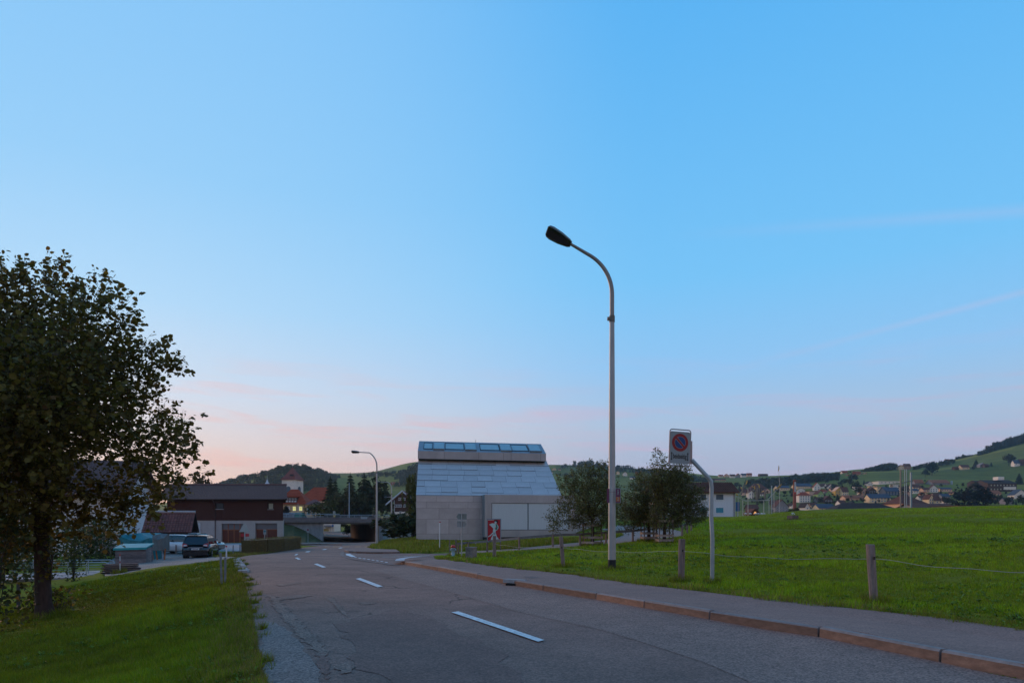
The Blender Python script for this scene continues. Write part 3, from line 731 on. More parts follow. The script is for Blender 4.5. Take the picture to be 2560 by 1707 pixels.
def tufts(name, spots, seed, tone=(0.17, 0.205, 0.006)):
    """longer unmown grass left standing round the foot of posts and along the edges"""
    g_ = np.random.default_rng(seed); P = []
    for (x, y, r_, n, h) in spots:
        a = g_.uniform(0, 2 * PI, n); rr = r_ * np.sqrt(g_.random(n)); P.append(np.stack([x + rr * np.cos(a), y + rr * np.sin(a), h * g_.uniform(.4, 1.2, n)], -1))
    P = np.concatenate(P); X, Y, hh = P[:, 0], P[:, 1], P[:, 2]; k = len(X); Z = H(X, Y) - .015; w = .004 * np.clip(Y / 9, 1, 5) * g_.uniform(.7, 1.4, k); th = g_.uniform(0, 2 * PI, k); ld = g_.uniform(0, 2 * PI, k); ln = hh * g_.uniform(.1, .8, k)
    V = np.stack([np.stack([X - np.cos(th) * w, Y - np.sin(th) * w, Z], -1), np.stack([X + np.cos(th) * w, Y + np.sin(th) * w, Z], -1), np.stack([X + np.cos(ld) * ln, Y + np.sin(ld) * ln, Z + hh], -1)], 1).reshape(-1, 3)
    c = np.array(tone)[None] * g_.uniform(.5, 1.4, k)[:, None]; dry = g_.random(k) < .18; c[dry] = np.array((.20, .15, .045)) * g_.uniform(.6, 1.2, dry.sum())[:, None]
    o = link(name, np_mesh(name, V, np.arange(3 * k).reshape(-1, 3), m_blade, tint=np.repeat(c, 3, 0))); o["kind"] = "stuff"
sp = []
for p, r_, n, h in (((2185, 1506), .30, 420, .20), ((1703, 1453), .30, 380, .20), ((1408, 1418), .35, 340, .20), ((1236, 1396), .4, 260, .22), ((1780, 1457), .22, 300, .18), ((1530, 1424), .40, 480, .18), ((1178, 1398), .5, 300, .18), ((1154, 1395), .35, 200, .22), ((1133, 1389), .4, 200, .2),
                    ((556, 1466), .25, 300, .2), ((46, 1534), .25, 300, .2), ((112, 1543), .55, 900, .2), ((300, 1433), .3, 200, .25), ((1481, 1363), .8, 400, .25), ((1622, 1352), .8, 400, .25), ((1661, 1357), .8, 400, .25), ((942, 1363), .5, 200, .3), ((1982, 1299), .9, 300, .3)):
    q = hit(*p); sp.append((q.x, q.y, r_, n, h))
gr = np.random.default_rng(77)
for i in range(len(WALK_OUT) - 1):        # ragged fringe along the pavement
    a, b = WALK_OUT[i], WALK_OUT[i + 1]; L_ = math.hypot(b[0] - a[0], b[1] - a[1])
    for k in range(int(L_ * 2.2)): t = gr.random(); sp.append((a[0] + (b[0] - a[0]) * t + gr.normal(0, .05), a[1] + (b[1] - a[1]) * t + .10 + gr.normal(0, .06), gr.uniform(.05, .22), int(gr.uniform(25, 80)), gr.uniform(.06, .17)))
for i in range(2, 8):                     # weeds creeping over the left road edge
    a, b = ROAD_LEFT[i], ROAD_LEFT[i + 1]; L_ = math.hypot(b[0] - a[0], b[1] - a[1])
    for k in range(int(L_ * 3.0)): t = gr.random(); sp.append((a[0] + (b[0] - a[0]) * t + gr.normal(-.08, .14), a[1] + (b[1] - a[1]) * t + gr.normal(0, .06), gr.uniform(.05, .28), int(gr.uniform(40, 130)), gr.uniform(.07, .2)))
tufts("long_grass", sp, 9)
def weeds(name, poly_px, n, yr, seed, size=.05):
    """broad-leaved meadow weeds: dandelion, plantain, clover"""
    g_ = np.random.default_rng(seed); poly = px_poly(dense(poly_px, 40)); a0, a1 = min(x / y for x, y in poly), max(x / y for x, y in poly)
    Y = np.exp(g_.uniform(math.log(yr[0]), math.log(yr[1]), n)); X = g_.uniform(a0, a1, n) * Y; ok = inside(poly, X, Y) & (vnoise(X, Y, 1.6, seed) > .48)
    for p in SHEETS: ok &= ~inside(p, X, Y)
    X, Y = X[ok], Y[ok]; k = len(X); m = 7; Z = H(X, Y) + .02; T, V, C = [], [], []
    th = g_.uniform(0, 2 * PI, (k, m)); ln = size * g_.uniform(.6, 1.7, (k, m)) * np.clip(Y / 14, 1, 2.5)[:, None]; up = ln * g_.uniform(.25, 1.1, (k, m)); w = ln * g_.uniform(.16, .30, (k, m))
    bx = np.repeat(X[:, None], m, 1); by = np.repeat(Y[:, None], m, 1); bz = np.repeat(Z[:, None], m, 1); c, s = np.cos(th), np.sin(th)
    A_ = np.stack([bx, by, bz], -1); B_ = np.stack([bx + c * ln * .6 - s * w, by + s * ln * .6 + c * w, bz + up * .8], -1); D_ = np.stack([bx + c * ln * .6 + s * w, by + s * ln * .6 - c * w, bz + up * .8], -1); E_ = np.stack([bx + c * ln, by + s * ln, bz + up * .75], -1)
    V = np.stack([A_, D_, E_, B_], 2).reshape(-1, 3); q = np.arange(len(V)).reshape(-1, 4); v = g_.uniform(.6, 1.5, (k, 1)) * np.ones((1, m)); col = np.array((0.13, 0.205, 0.020))[None, None] * v[..., None]
    o = link(name, np_mesh(name, V, q, m_blade, tint=np.repeat(col.reshape(-1, 3), 4, 0))); o["kind"] = "stuff"
weeds("meadow_weeds", [(1240, 1384), (1383, 1372), (1538, 1362), (1710, 1341), (1800, 1320), (2560, 1310), (2850, 1640), (2560, 1585), (2185, 1535), (1960, 1510), (1700, 1480), (1440, 1445), (1300, 1430), (1130, 1408)], 4200, (7, 40), 31, .042)
weeds("verge_weeds", [(-260, 1860), (-100, 1540), (130, 1480), (300, 1440), (545, 1405), (590, 1400), (622, 1500), (650, 1640), (700, 1850)], 2000, (5.4, 30), 32, .04)
# ================================================================== the metal-clad museum
TH = R(12)
MO = hit(1040, 1347); MO = Vector((at(1040, 1347, 74).x, 74.0, CAMZ + (HZ - 1347) * 74 / F))
cT, sT = math.cos(TH), math.sin(TH)
def mx(px, ly):
    t = (px - CX) / F
    return (t * (MO.y + ly * cT) - MO.x + ly * sT) / (cT - t * sT)
def mY(lx, ly): return MO.y + lx * sT + ly * cT
def mz(py, lx, ly): return CAMZ + (HZ - py) * mY(lx, ly) / F - MO.z
m_zinc = M("steel_shingle", (0.40, 0.405, 0.415), 0.44, metal=0.62, var=0.16, scale=0.7, rand=0.10, bump=0.06, bscale=3)
m_zincr = M("steel_roof_sheet", (0.60, 0.57, 0.545), 0.46, metal=0.6, var=0.10, scale=0.6, rand=0.06, bump=0.05, bscale=2)
m_zincf = M("steel_sheet_frame", (0.345, 0.355, 0.365), 0.45, metal=0.6, var=0.14, scale=0.7, bump=0.05, bscale=2, stretch=(1, 1, 0.4))
m_black = M("black_gap", (0.004, 0.004, 0.004), 0.9, var=0)
m_frost = M("frosted_screen", (0.50, 0.54, 0.555), 0.35, var=0.07, scale=3, stretch=(8, 1, 0.25), spec=0.5)
m_glass = M("window_glass", (0.05, 0.065, 0.07), 0.04, var=0, spec=0.9)
m_skyglass = M("skylight_glass", (0.30, 0.45, 0.47), 0.08, var=0.06, scale=2, spec=0.9)
mus = thing("museum_building", MO, "grey steel-clad building with steep roof and row of skylights, beside the fruit trees", "museum", TH)
zE = 4.75                                   # eave
lxE = mx(1405, 0.0); Dr = 2.6               # eave right end, horizontal depth of the steep roof
zR = mz(1146, 0.4, Dr) + 0.25
lxR0 = mx(1046, Dr) + 0.02; lxR1 = mx(1364, Dr)
DEP = 20.0
b = MB()   # solid core behind the shingles
b.loft([[(0, 0, -1.2), (lxE, 0, -1.2), (lxE, DEP, -1.2), (0.11 * DEP, DEP, -1.2)], [(0, 0, zE), (lxE, 0, zE), (lxE, DEP, zE), (0.11 * DEP, DEP, zE)],
        [(lxR0, Dr, zR), (lxR1, Dr, zR), (lxR1, DEP, zR), (lxR0 + 0.11 * (DEP - Dr), DEP, zR)]])
b.build("core", M("steel_seam_shadow", (0.17, 0.16, 0.155), 0.6, metal=0.4, var=0.1), mus)
# wall shingles, one by one
def shingle(poly, n, nm="metal_panel", mat=m_zinc, th=0.018):
    c = sum((Vector(p) for p in poly), Vector()) / len(poly)
    m = MB(); m.slab([Vector(p) - c for p in poly], Vector(n).normalized() * th)
    m.build(nm, mat, mus, tuple(c))
rows = [-1.1, 0.55, 2.15, 3.35, 4.05, zE - 0.02]
r_ = random.Random(5)
lxB = mx(1209, -0.9)
for i in range(len(rows) - 1):
    x = 0.0 if i % 2 else 0.02; first = True
    while x < lxB + 0.3:
        w = r_.uniform(2.0, 2.5) if not (first and i % 2) else 1.1; first = False
        x1 = min(x + w, lxB + 0.3); j0 = r_.uniform(-0.05, 0.05) if i else 0
        if x1 - x < 0.3: break
        z0, z1 = rows[i], rows[i + 1]
        dd = -0.004 * (i % 3) - 0.003 * r_.random()
        shingle([(x + 0.012, dd, z0 + 0.012), (x1 - 0.012, dd, z0 + 0.012), (x1 - 0.012, dd, z1 - 0.012), (x + 0.012, dd, z1 - 0.012)], (0, -1, 0))
        x = x1
# steep roof shingles: eight overlapping courses
def roofpt(u, v):
    a = Vector((0, 0, zE)).lerp(Vector((lxR0, Dr, zR)), v); c = Vector((lxE, 0, zE)).lerp(Vector((lxR1, Dr, zR)), v)
    return a.lerp(c, u)
rn = (Vector((1, 0, 0)).cross(Vector((0, Dr, zR - zE)))).normalized()
if rn.y > 0: rn = -rn
vs_ = [0.0, 0.07, 0.22, 0.37, 0.52, 0.66, 0.80, 1.0]
for i in range(7):
    v0, v1 = vs_[i], vs_[i + 1]; x = 0.0; W_ = lxE - (lxE - lxR1 + lxR0) * v0; L0 = r_.uniform(0.7, 1.7); k = 0
    edges = [0.0]
    while edges[-1] < 1: edges.append(min(1.0, edges[-1] + (L0 if k == 0 else r_.uniform(1.55, 1.85)) / W_)); k += 1
    if len(edges) > 2 and edges[-1] - edges[-2] < 0.03: edges.pop(-2)
    for a, c in zip(edges, edges[1:]):
        g0 = 0.010 / W_; tilt = 0.012; dv = r_.uniform(-0.012, 0.012)
        p = [roofpt(a + g0, v0 + 0.002 + (dv if i else 0)) + rn * 0.013, roofpt(c - g0, v0 + 0.002 + (dv if i else 0)) + rn * 0.013, roofpt(c - g0, v1 - 0.004) + rn * 0.006, roofpt(a + g0, v1 - 0.004) + rn * 0.006]
        shingle(p, rn, "roof_panel", m_zincr)
# roof lantern with skylights
lyF, lyB = Dr - 0.75, Dr + 1.35
xa, xb = mx(1044.5, lyF), mx(1365, lyF)
zb0 = mz(1146, xa, lyF); zf1 = mz(1126.5, xa, lyF); zt = mz(1102, mx(1048, lyB), lyB)
xt0, xt1 = mx(1048, lyB), mx(1352, lyB)
m = MB()
sec = lambda x, xt: [(x, lyF, zb0), (x, lyF - 0.02, zf1), (xt, lyB, zt), (xt + 0.25, lyB + 2.0, zt - 0.2), (xt + 0.25, lyB + 2.0, zb0)]
m.loft([sec(xa, xt0), sec(xb, xt1)])
m.build("roof_lantern", m_zincf, mus)
for u in (0.20, 0.465, 0.66, 0.72, 0.955):
    MB().box((xa + (xb - xa) * u, lyF - 0.012, (zb0 + zf1) / 2), (0.035, 0.02, zf1 - zb0 - 0.06)).build("lantern_seam", M("steel_seam_shadow", (0.17, 0.16, 0.155), 0.6), mus)
def lpt(u, v):
    a = Vector((xa, lyF - 0.02, zf1)).lerp(Vector((xt0, lyB, zt)), v); c = Vector((xb, lyF - 0.02, zf1)).lerp(Vector((xt1, lyB, zt)), v)
    return a.lerp(c, u)
ln = Vector((0, -(zt - zf1), lyB - lyF)).normalized()
panes = [(1058.5, 1081, 0), (1082, 1109.5, 1), (1110.5, 1157.5, 0), (1159, 1187.5, 1), (1197, 1246, 0), (1247, 1275.5, 1), (1276.5, 1318.5, 0), (1320, 1351, 1)]
for a, c, vent in panes:
    u0, u1 = (a - 1046) / 314, (c - 1046) / 314; v0, v1 = (0.12, 0.86) if vent else (0.18, 0.84); up = 0.13 if vent else 0.015
    fr = MB(); w = 0.055 / 14
    P = [lpt(u0, v0), lpt(u1, v0), lpt(u1, v1), lpt(u0, v1)]; Q = [lpt(u0 + w, v0 + 0.05), lpt(u1 - w, v0 + 0.05), lpt(u1 - w, v1 - 0.05), lpt(u0 + w, v1 - 0.05)]
    for i in range(4):
        j = (i + 1) % 4; fr.slab([P[i] + ln * 0.002, P[j] + ln * 0.002, Q[j] + ln * 0.002, Q[i] + ln * 0.002], ln * (up + 0.03))
    fo = fr.build("skylight_frame", m_zincf if vent else M("dark_frame", (0.05, 0.05, 0.055), 0.5, var=0.1), mus)
    MB().slab([q + ln * 0.001 for q in Q], ln * (up + 0.005)).build("skylight_pane", m_skyglass, fo)
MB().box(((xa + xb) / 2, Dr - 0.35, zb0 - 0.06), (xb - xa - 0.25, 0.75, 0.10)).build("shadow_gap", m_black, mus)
MB().cyl((mx(1190, lyB), lyB + 0.3, zt - 0.1), (mx(1190, lyB), lyB + 0.3, zt + 0.35), 0.03).build("roof_vent", m_zincf, mus)
# projecting bay with the wide frosted window
lyb = -1.9
bx0, bx1 = mx(1212, lyb), mx(1440, lyb); bz0, bz1 = 0.22, zE + 0.06
wx0, wx1, wxm = mx(1229, lyb), mx(1421, lyb), mx(1320.5, lyb); wz0, wz1 = mz(1324.5, wx0, lyb), mz(1256.5, wx0, lyb)
m = MB()
for (x0, x1, z0, z1) in ((bx0, bx1, wz1, bz1), (bx0, bx1, bz0, wz0), (bx0, wx0, wz0, wz1), (wx1, bx1, wz0, wz1)):
    m.box(((x0 + x1) / 2, (lyb + 0.25) / 2, (z0 + z1) / 2), (x1 - x0, 0.25 - lyb, z1 - z0))
m.build("window_bay", m_zincf, mus)
MB().box(((wx0 + wx1) / 2, lyb + 0.30, (wz0 + wz1) / 2), (wx1 - wx0 + 0.1, 0.04, wz1 - wz0 + 0.1)).build("window_recess", m_black, mus)
for x0, x1 in ((wx0 + 0.06, wxm - 0.05), (wxm + 0.05, wx1 - 0.03)):
    MB().box(((x0 + x1) / 2, lyb + 0.10, (wz0 + wz1) / 2 - 0.0), (x1 - x0, 0.05, wz1 - wz0 - 0.10)).build("frosted_screen", m_frost, mus)
MB().box(((bx0 + bx1) / 2, -0.8, -0.15), (bx1 - bx0 - 0.2, 1.9, 0.74)).build("plinth", M("bay_gap_shade", (0.05, 0.05, 0.055), 0.9), mus)  # dark colour stands for the shade in the gap under the bay
# lower wing to the right, pale metal sheet
wgx0, wgx1 = bx1 + 0.02, mx(1502, -0.4)
MB().box(((wgx0 + wgx1) / 2, 4.0, 1.25), (wgx1 - wgx0, 8.6, 3.0)).build("side_wing", M("pale_steel", (0.46, 0.50, 0.52), 0.4, metal=0.3, var=0.08), mus)

# ================================================================== timber barn on the left
m_board = M("barn_boards_dark", (0.058, 0.015, 0.009), 0.8, var=0.55, scale=3.0, stretch=(7, 1, 0.35), bump=0.4, bscale=12)
m_render = M("render_beige", (0.40, 0.35, 0.33), 0.9, var=0.10, scale=1.2, bump=0.1)
m_tile = M("roof_tile_brown", (0.115, 0.052, 0.042), 0.75, var=0.3, scale=3, rand=0.2)
m_doorw = M("door_planks_redbrown", (0.115, 0.024, 0.011), 0.6, var=0.35, scale=3, stretch=(6, 1, 0.4))
m_mull = M("door_mullion_wood", (0.30, 0.10, 0.04), 0.6, var=0.2)
m_greyband = M("grey_glazing", (0.11, 0.11, 0.125), 0.35, var=0.1, spec=0.6)
BY = 100.0
BO = Vector((at(708, 1300, BY).x, BY, at(708, 1356, BY).z))
barn = thing("timber_barn", BO, "long barn with dark red board upper storey, brown tiled roof and two garage doors", "barn")
SK = 0.345        # the gable ends run back obliquely
bX = lambda px, Y=BY: (px - CX) / F * Y - BO.x
bZ = lambda py, Y=BY: CAMZ + (HZ - py) * Y / F - BO.z
xl, xr = bX(418), bX(708)
zm = bZ(1298.5); ze = bZ(1246)
def openwall(bm, x0, x1, z0, z1, y, th, holes, mi=0):
    """wall in the x-z plane with rectangular openings (x0,x1,z0,z1)"""
    xs = sorted({x0, x1, *[h[0] for h in holes], *[h[1] for h in holes]}); zs = sorted({z0, z1, *[h[2] for h in holes], *[h[3] for h in holes]})
    for a, c in zip(xs, xs[1:]):
        run = None
        for d, e in zip(zs, zs[1:]):
            hole = any(h[0] - 1e-6 <= a and c <= h[1] + 1e-6 and h[2] - 1e-6 <= d and e <= h[3] + 1e-6 for h in holes)
            if not hole: run = (run[0], e) if run else (d, e)
            if (hole or e == zs[-1]) and run:
                bm.box(((a + c) / 2, y + th / 2, (run[0] + run[1]) / 2), (c - a, th, run[1] - run[0]), mi=mi); run = None
doors = [(bX(554), bX(613), -0.6, bZ(1308.5)), (bX(638.5), bX(693), -0.6, bZ(1307.5))]
wins = [(bX(541), bX(559), bZ(1272), bZ(1257)), (bX(671), bX(684), bZ(1272.5), bZ(1257))]
m = MB(); openwall(m, xl, xr, -0.6, zm, 0.0, 0.3, doors); m.slab([(xl, 0.3, -0.6), (xr, 0.3, -0.6), (xr - SK * 12, 12, -0.6), (xl - SK * 12, 12, -0.6)], (0, 0, zm + 0.55)); m.build("lower_wall", m_render, barn)
# boards: individually laid planks of the upper storey
n = 96; bw = (xr - xl) / n
bb = MB(); bb.slab([(xl, 0.01, zm - 0.05), (xr - 0.03, 0.01, zm - 0.05), (xr - SK * 12, 12, zm - 0.05), (xl - SK * 12, 12, zm - 0.05)], (0, 0, ze - zm + 0.3)); bb.build("upper_wall", M("barn_void", (0.02, 0.012, 0.01), 0.9, var=0), barn)
r_ = random.Random(11)
for k in range(n):
    x0, x1 = xl + k * bw, xl + (k + 1) * bw; cx = (x0 + x1) / 2
    segs = [(zm - 0.10, ze)]
    for h in wins:
        if x1 > h[0] + 0.03 and x0 < h[1] - 0.03: segs = [(zm - 0.10, h[2]), (h[3], ze)]
    for a, c in segs: MB().box((0, 0, (a + c) / 2), (bw - 0.014, 0.05, c - a)).build("board", m_board, barn, (cx, -0.035 - r_.uniform(0, 0.012), 0))
for i, h in enumerate(wins):
    f = MB(); w = 0.07
    for bx in (((h[0] + h[1]) / 2, h[2] + w / 2, h[1] - h[0], w), ((h[0] + h[1]) / 2, h[3] - w / 2, h[1] - h[0], w), (h[0] + w / 2, (h[2] + h[3]) / 2, w, h[3] - h[2] - 2 * w), (h[1] - w / 2, (h[2] + h[3]) / 2, w, h[3] - h[2] - 2 * w)):
        f.box((bx[0], -0.02, bx[1]), (bx[2], 0.10, bx[3]))
    fo = f.build("window", M("window_frame_dark", (0.035, 0.02, 0.018), 0.6), barn)
    MB().box(((h[0] + h[1]) / 2, 0.0, (h[2] + h[3]) / 2), (h[1] - h[0] - 0.1, 0.04, h[3] - h[2] - 0.1)).build("pane", m_glass if i == 0 else M("pale_curtain", (0.36, 0.36, 0.27), 0.6), fo)
    MB().box(((h[0] + h[1]) / 2, -0.12, h[2] - 0.04), (h[1] - h[0] + 0.15, 0.14, 0.05)).build("sill", M("sill_grey", (0.45, 0.45, 0.47), 0.5), fo)
for i, d in enumerate(doors):
    zt_ = d[3]; zs_ = zt_ - (zt_ + 0.1) * 0.31
    do = MB().box(((d[0] + d[1]) / 2, 0.32, (zs_ + zt_) / 2), (d[1] - d[0], 0.06, zt_ - zs_)).build("garage_door", m_greyband, barn)
    npn = 4 if i == 0 else 2
    for k in range(npn):
        a = d[0] + (d[1] - d[0]) * k / npn; c = d[0] + (d[1] - d[0]) * (k + 1) / npn
        MB().box(((a + c) / 2, 0.30, (zs_ - 0.6) / 2), (c - a - 0.06, 0.06, zs_ + 0.6)).build("door_panel", m_doorw, do)
    mm = MB(); mm.box(((d[0] + d[1]) / 2, 0.27, zs_), (d[1] - d[0], 0.06, 0.09))
    if i == 0:
        for k in range(1, 4): mm.box((d[0] + (d[1] - d[0]) * k / 4, 0.262, (zt_ - 0.6) / 2), (0.10, 0.05, zt_ + 0.6))
    mm.build("mullion", m_mull, do)
# roof: battens of tiles course by course
ro = [bX(418) - 1.0, bX(718) + 0.0]
zr_ = bZ(1212, BY + 6); yr_ = 6.0; ye_ = -1.0; ze_ = bZ(1246.5, BY - 1)
m = MB()
for y0, z0, y1, z1 in ((ye_, ze_, yr_, zr_), (yr_, zr_, 13.0, ze_)):
    m.slab([(ro[0] - SK * y0, y0, z0), (ro[1] - SK * y0, y0, z0), (ro[1] - SK * y1, y1, z1), (ro[0] - SK * y1, y1, z1)], (0, 0, -0.16))
rf = m.build("roof", M("roof_underlay", (0.03, 0.02, 0.018), 0.9), barn)
tv, tf = [], []; nr_, nc_ = 17, 84; r_ = random.Random(2)
for j in range(nr_):
    for k in range(nc_):
        t0, t1 = j / nr_, (j + 1.05) / nr_
        x0 = ro[0] + (ro[1] - ro[0]) * k / nc_ + 0.012; x1 = ro[0] + (ro[1] - ro[0]) * (k + 1) / nc_ - 0.012
        y0, y1 = ye_ + (yr_ - ye_) * t0, ye_ + (yr_ - ye_) * min(1, t1); z0, z1 = ze_ + (zr_ - ze_) * t0, ze_ + (zr_ - ze_) * min(1, t1); h = 0.075 + r_.uniform(0, 0.02); o = len(tv)
        xm = (x0 + x1) / 2; k0, k1 = -SK * y0, -SK * y1
        tv += [(x0 + k0, y0, z0 + h * .5), (xm + k0, y0, z0 + h), (x1 + k0, y0, z0 + h * .5), (x0 + k1, y1, z1 + 0.02), (xm + k1, y1, z1 + 0.045), (x1 + k1, y1, z1 + 0.02), (x0 + k0, y0, z0), (x1 + k0, y0, z0)]
        tf += [(o, o + 1, o + 4, o + 3), (o + 1, o + 2, o + 5, o + 4), (o + 6, o + 7, o + 2, o + 1), (o + 6, o + 1, o, o)]
me = bpy.data.meshes.new("roof_tiles"); me.from_pydata(tv, [], [tuple(dict.fromkeys(f)) for f in tf]); me.materials.append(m_tile); me.update()
o = link("roof_tiles", me, rf); o["kind"] = "stuff"
MB().tube([(ro[0] - SK * yr_, yr_, zr_ + 0.05), (ro[1] - SK * yr_, yr_, zr_ + 0.05)], 0.16, 8).build("ridge", m_tile, rf)
g = MB(); g.tube([(ro[0], ye_ - 0.1, ze_ - 0.05), (ro[1], ye_ - 0.1, ze_ - 0.05)], 0.09, 8); g.tube([(bX(539), ye_ - 0.1, ze_ - 0.1), (bX(539), -0.14, ze_ - 0.9), (bX(539), -0.14, 0.1)], 0.06, 8)
g.build("gutter", M("copper_brown", (0.10, 0.05, 0.04), 0.5, metal=0.4), barn)
MB().box((bX(496), -0.07, bZ(1330)), (bX(502) - bX(490), 0.10, bZ(1306) - bZ(1352))).build("side_door", M("pale_door", (0.45, 0.45, 0.46), 0.7), barn)

# ---------------- small tiled shed in front of the barn
SYd = 59.0
shx0, shx1 = at(363, 0, SYd).x, at(476, 0, SYd).x
sz0 = h1((shx0 + shx1) / 2, SYd); zt0, zt1 = at(0, 1281, SYd + 1.6).z, at(0, 1331, SYd - 0.6).z
SO = Vector(((shx0 + shx1) / 2, SYd, sz0 - 0.3)); hw = (shx1 - shx0) / 2
shed = thing("tiled_shed", SO, "low dark timber shed with a steep red-brown tiled roof behind the parked cars", "shed")
shed.rotation_euler = (0, 0, R(17))
MB().box((0, 1.8, (zt1 - SO.z) / 2), (2 * hw - 0.5, 3.6, zt1 - SO.z)).build("wall", m_board, shed)
m = MB(); y0, y1, z0, z1 = -0.6, 1.7, zt1 - SO.z, zt0 - SO.z
m.slab([(-hw, y0, z0), (hw, y0, z0), (hw, y1, z1), (-hw, y1, z1)], (0, 0, -0.08)); m.slab([(-hw, y1, z1), (hw, y1, z1), (hw, 4.2, z0), (-hw, 4.2, z0)], (0, 0, -0.08))
srf = m.build("roof", M("roof_underlay", (0.03, 0.02, 0.018), 0.9), shed)
m_tile2 = M("roof_tile_red", (0.16, 0.050, 0.036), 0.7, var=0.3, scale=6, rand=0.28)
tm = MB(); dl = math.hypot(y1 - y0, z1 - z0) / 9; tw = 2 * hw / 17
tm.add([(-tw / 2 + .01, 0, .03), (0, 0, .065), (tw / 2 - .01, 0, .03), (-tw / 2 + .01, dl * 1.08, .015), (0, dl * 1.08, .04), (tw / 2 - .01, dl * 1.08, .015), (-tw / 2 + .01, 0, -.01), (tw / 2 - .01, 0, -.01)],
       [(0, 1, 4, 3), (1, 2, 5, 4), (6, 7, 2, 1), (6, 1, 0)])
tme = tm.mesh("roof_tile", m_tile2); tilt = math.atan2(z1 - z0, y1 - y0)
for j in range(9):
    for k in range(17):
        o = link("roof_tile", tme, srf, (-hw + tw * (k + .5), y0 + (y1 - y0) * j / 9, z0 + (z1 - z0) * j / 9 + 0.01)); o.rotation_euler = (tilt + r_.uniform(-.02, .02), 0, 0)
MB().tube([(-hw, y1, z1 + .06), (hw, y1, z1 + .06)], 0.12, 8).build("ridge", M("ridge_cap_pale", (0.36, 0.33, 0.33), 0.7), srf)

# ---------------- white house hidden behind the big tree
def simple_house(name, loc, label, cat, w, d, zE_, zR_, rz, wall, roofm, wins=(), style='side', over=0.5, group=None, base=-1.5, winm=None, chim=None, wshape=None, framem=None):
    """gabled / hipped / flat house; local x along the front, y into depth; wins = (x, z, w, h) on the front"""
    t = thing(name, loc, label, cat, rz, group)
    m = MB(); hw_ = w / 2
    if style == 'side':      # ridge parallel to the front
        m.loft([[(-hw_, 0, base), (-hw_, d, base), (-hw_, d, zE_), (-hw_, d / 2, zR_ - 0.1), (-hw_, 0, zE_)], [(hw_, 0, base), (hw_, d, base), (hw_, d, zE_), (hw_, d / 2, zR_ - 0.1), (hw_, 0, zE_)]])
    elif style == 'gable':   # ridge runs away from the front
        m.loft([[(-hw_, 0, base), (hw_, 0, base), (hw_, 0, zE_), (0, 0, zR_ - 0.1), (-hw_, 0, zE_)], [(-hw_, d, base), (hw_, d, base), (hw_, d, zE_), (0, d, zR_ - 0.1), (-hw_, d, zE_)]])
    else: m.box((0, d / 2, (zE_ + base) / 2), (w, d, zE_ - base))
    m.build("wall", wall, t)
    r = MB(); th = 0.22; O = over
    if style == 'side':
        k = (zR_ - zE_) / (d / 2); r.slab([(-hw_ - O, -O, zE_ - O * k), (hw_ + O, -O, zE_ - O * k), (hw_ + O, d / 2, zR_), (-hw_ - O, d / 2, zR_)], (0, 0, th)); r.slab([(-hw_ - O, d / 2, zR_), (hw_ + O, d / 2, zR_), (hw_ + O, d + O, zE_ - O * k), (-hw_ - O, d + O, zE_ - O * k)], (0, 0, th))
    elif style == 'gable':
        k = (zR_ - zE_) / hw_; r.slab([(-hw_ - O, -O, zE_ - O * k), (0, -O, zR_), (0, d + O, zR_), (-hw_ - O, d + O, zE_ - O * k)], (0, 0, th)); r.slab([(0, -O, zR_), (hw_ + O, -O, zE_ - O * k), (hw_ + O, d + O, zE_ - O * k), (0, d + O, zR_)], (0, 0, th))
    elif style == 'hip':
        a = min(hw_ * 0.75, d * .45); q = [(-hw_ - O, -O, zE_), (hw_ + O, -O, zE_), (hw_ + O, d + O, zE_), (-hw_ - O, d + O, zE_)]; t0, t1 = (-hw_ + a, d / 2, zR_), (hw_ - a, d / 2, zR_)
        r.add(q + [t0, t1], [(0, 1, 5, 4), (1, 2, 5), (2, 3, 4, 5), (3, 0, 4), (3, 2, 1, 0)])
    else: r.box((0, d / 2, zE_ + 0.15), (w + 2 * O, d + 2 * O, 0.3))
    ro_ = r.build("roof", roofm, t)
    if chim: MB().box((chim[0], chim[1], zR_ + 0.2), (0.7, 0.7, 1.6)).build("chimney", M("chimney_grey", (0.25, 0.23, 0.22), 0.9), ro_)
    cache = {}
    for (x, z, ww, hh) in wins:
        key = (round(ww, 2), round(hh, 2))
        if key not in cache:
            fm = MB(); e = 0.09 if ww < 1.6 else 0.12
            fm.box((0, -0.03, hh / 2 - e / 2), (ww, 0.12, e)); fm.box((0, -0.03, -hh / 2 + e / 2), (ww, 0.12, e)); fm.box((-ww / 2 + e / 2, -0.03, 0), (e, 0.12, hh - 2 * e)); fm.box((ww / 2 - e / 2, -0.03, 0), (e, 0.12, hh - 2 * e))
            pm = MB().box((0, -0.012, 0), (ww - 2 * e, 0.05, hh - 2 * e))
            cache[key] = (fm.mesh("window", framem or M("window_frame_white", (0.72, 0.72, 0.72), 0.5, var=0.05)), pm.mesh("pane", winm or m_glass))
        f = link("window", cache[key][0], t, (x, 0, z)); link("pane", cache[key][1], f)
    return t
m_white = M("white_render", (0.62, 0.61, 0.62), 0.85, var=0.07, scale=0.8)
q = ground(-62, 62)
simple_house("farmhouse", (q.x, 62, q.z), "white rendered house with brown roof, half hidden behind the big dark tree", "house", 24.0, 11, at(0, 1226, 62).z - q.z, at(0, 1150, 67).z - q.z, R(14), m_white, m_tile,
             wins=[(-6, 1.6, 1.1, 1.3), (-2.5, 1.6, 1.1, 1.3), (1.5, 1.6, 1.1, 1.3), (5.5, 1.6, 1.1, 1.3), (-6, 4.1, 1.1, 1.3), (-2.5, 4.1, 1.1, 1.3), (1.5, 4.1, 1.1, 1.3), (5.5, 4.1, 1.1, 1.3)], style='side', over=0.8, framem=M("window_frame_redbrown", (0.16, 0.05, 0.035), 0.6))

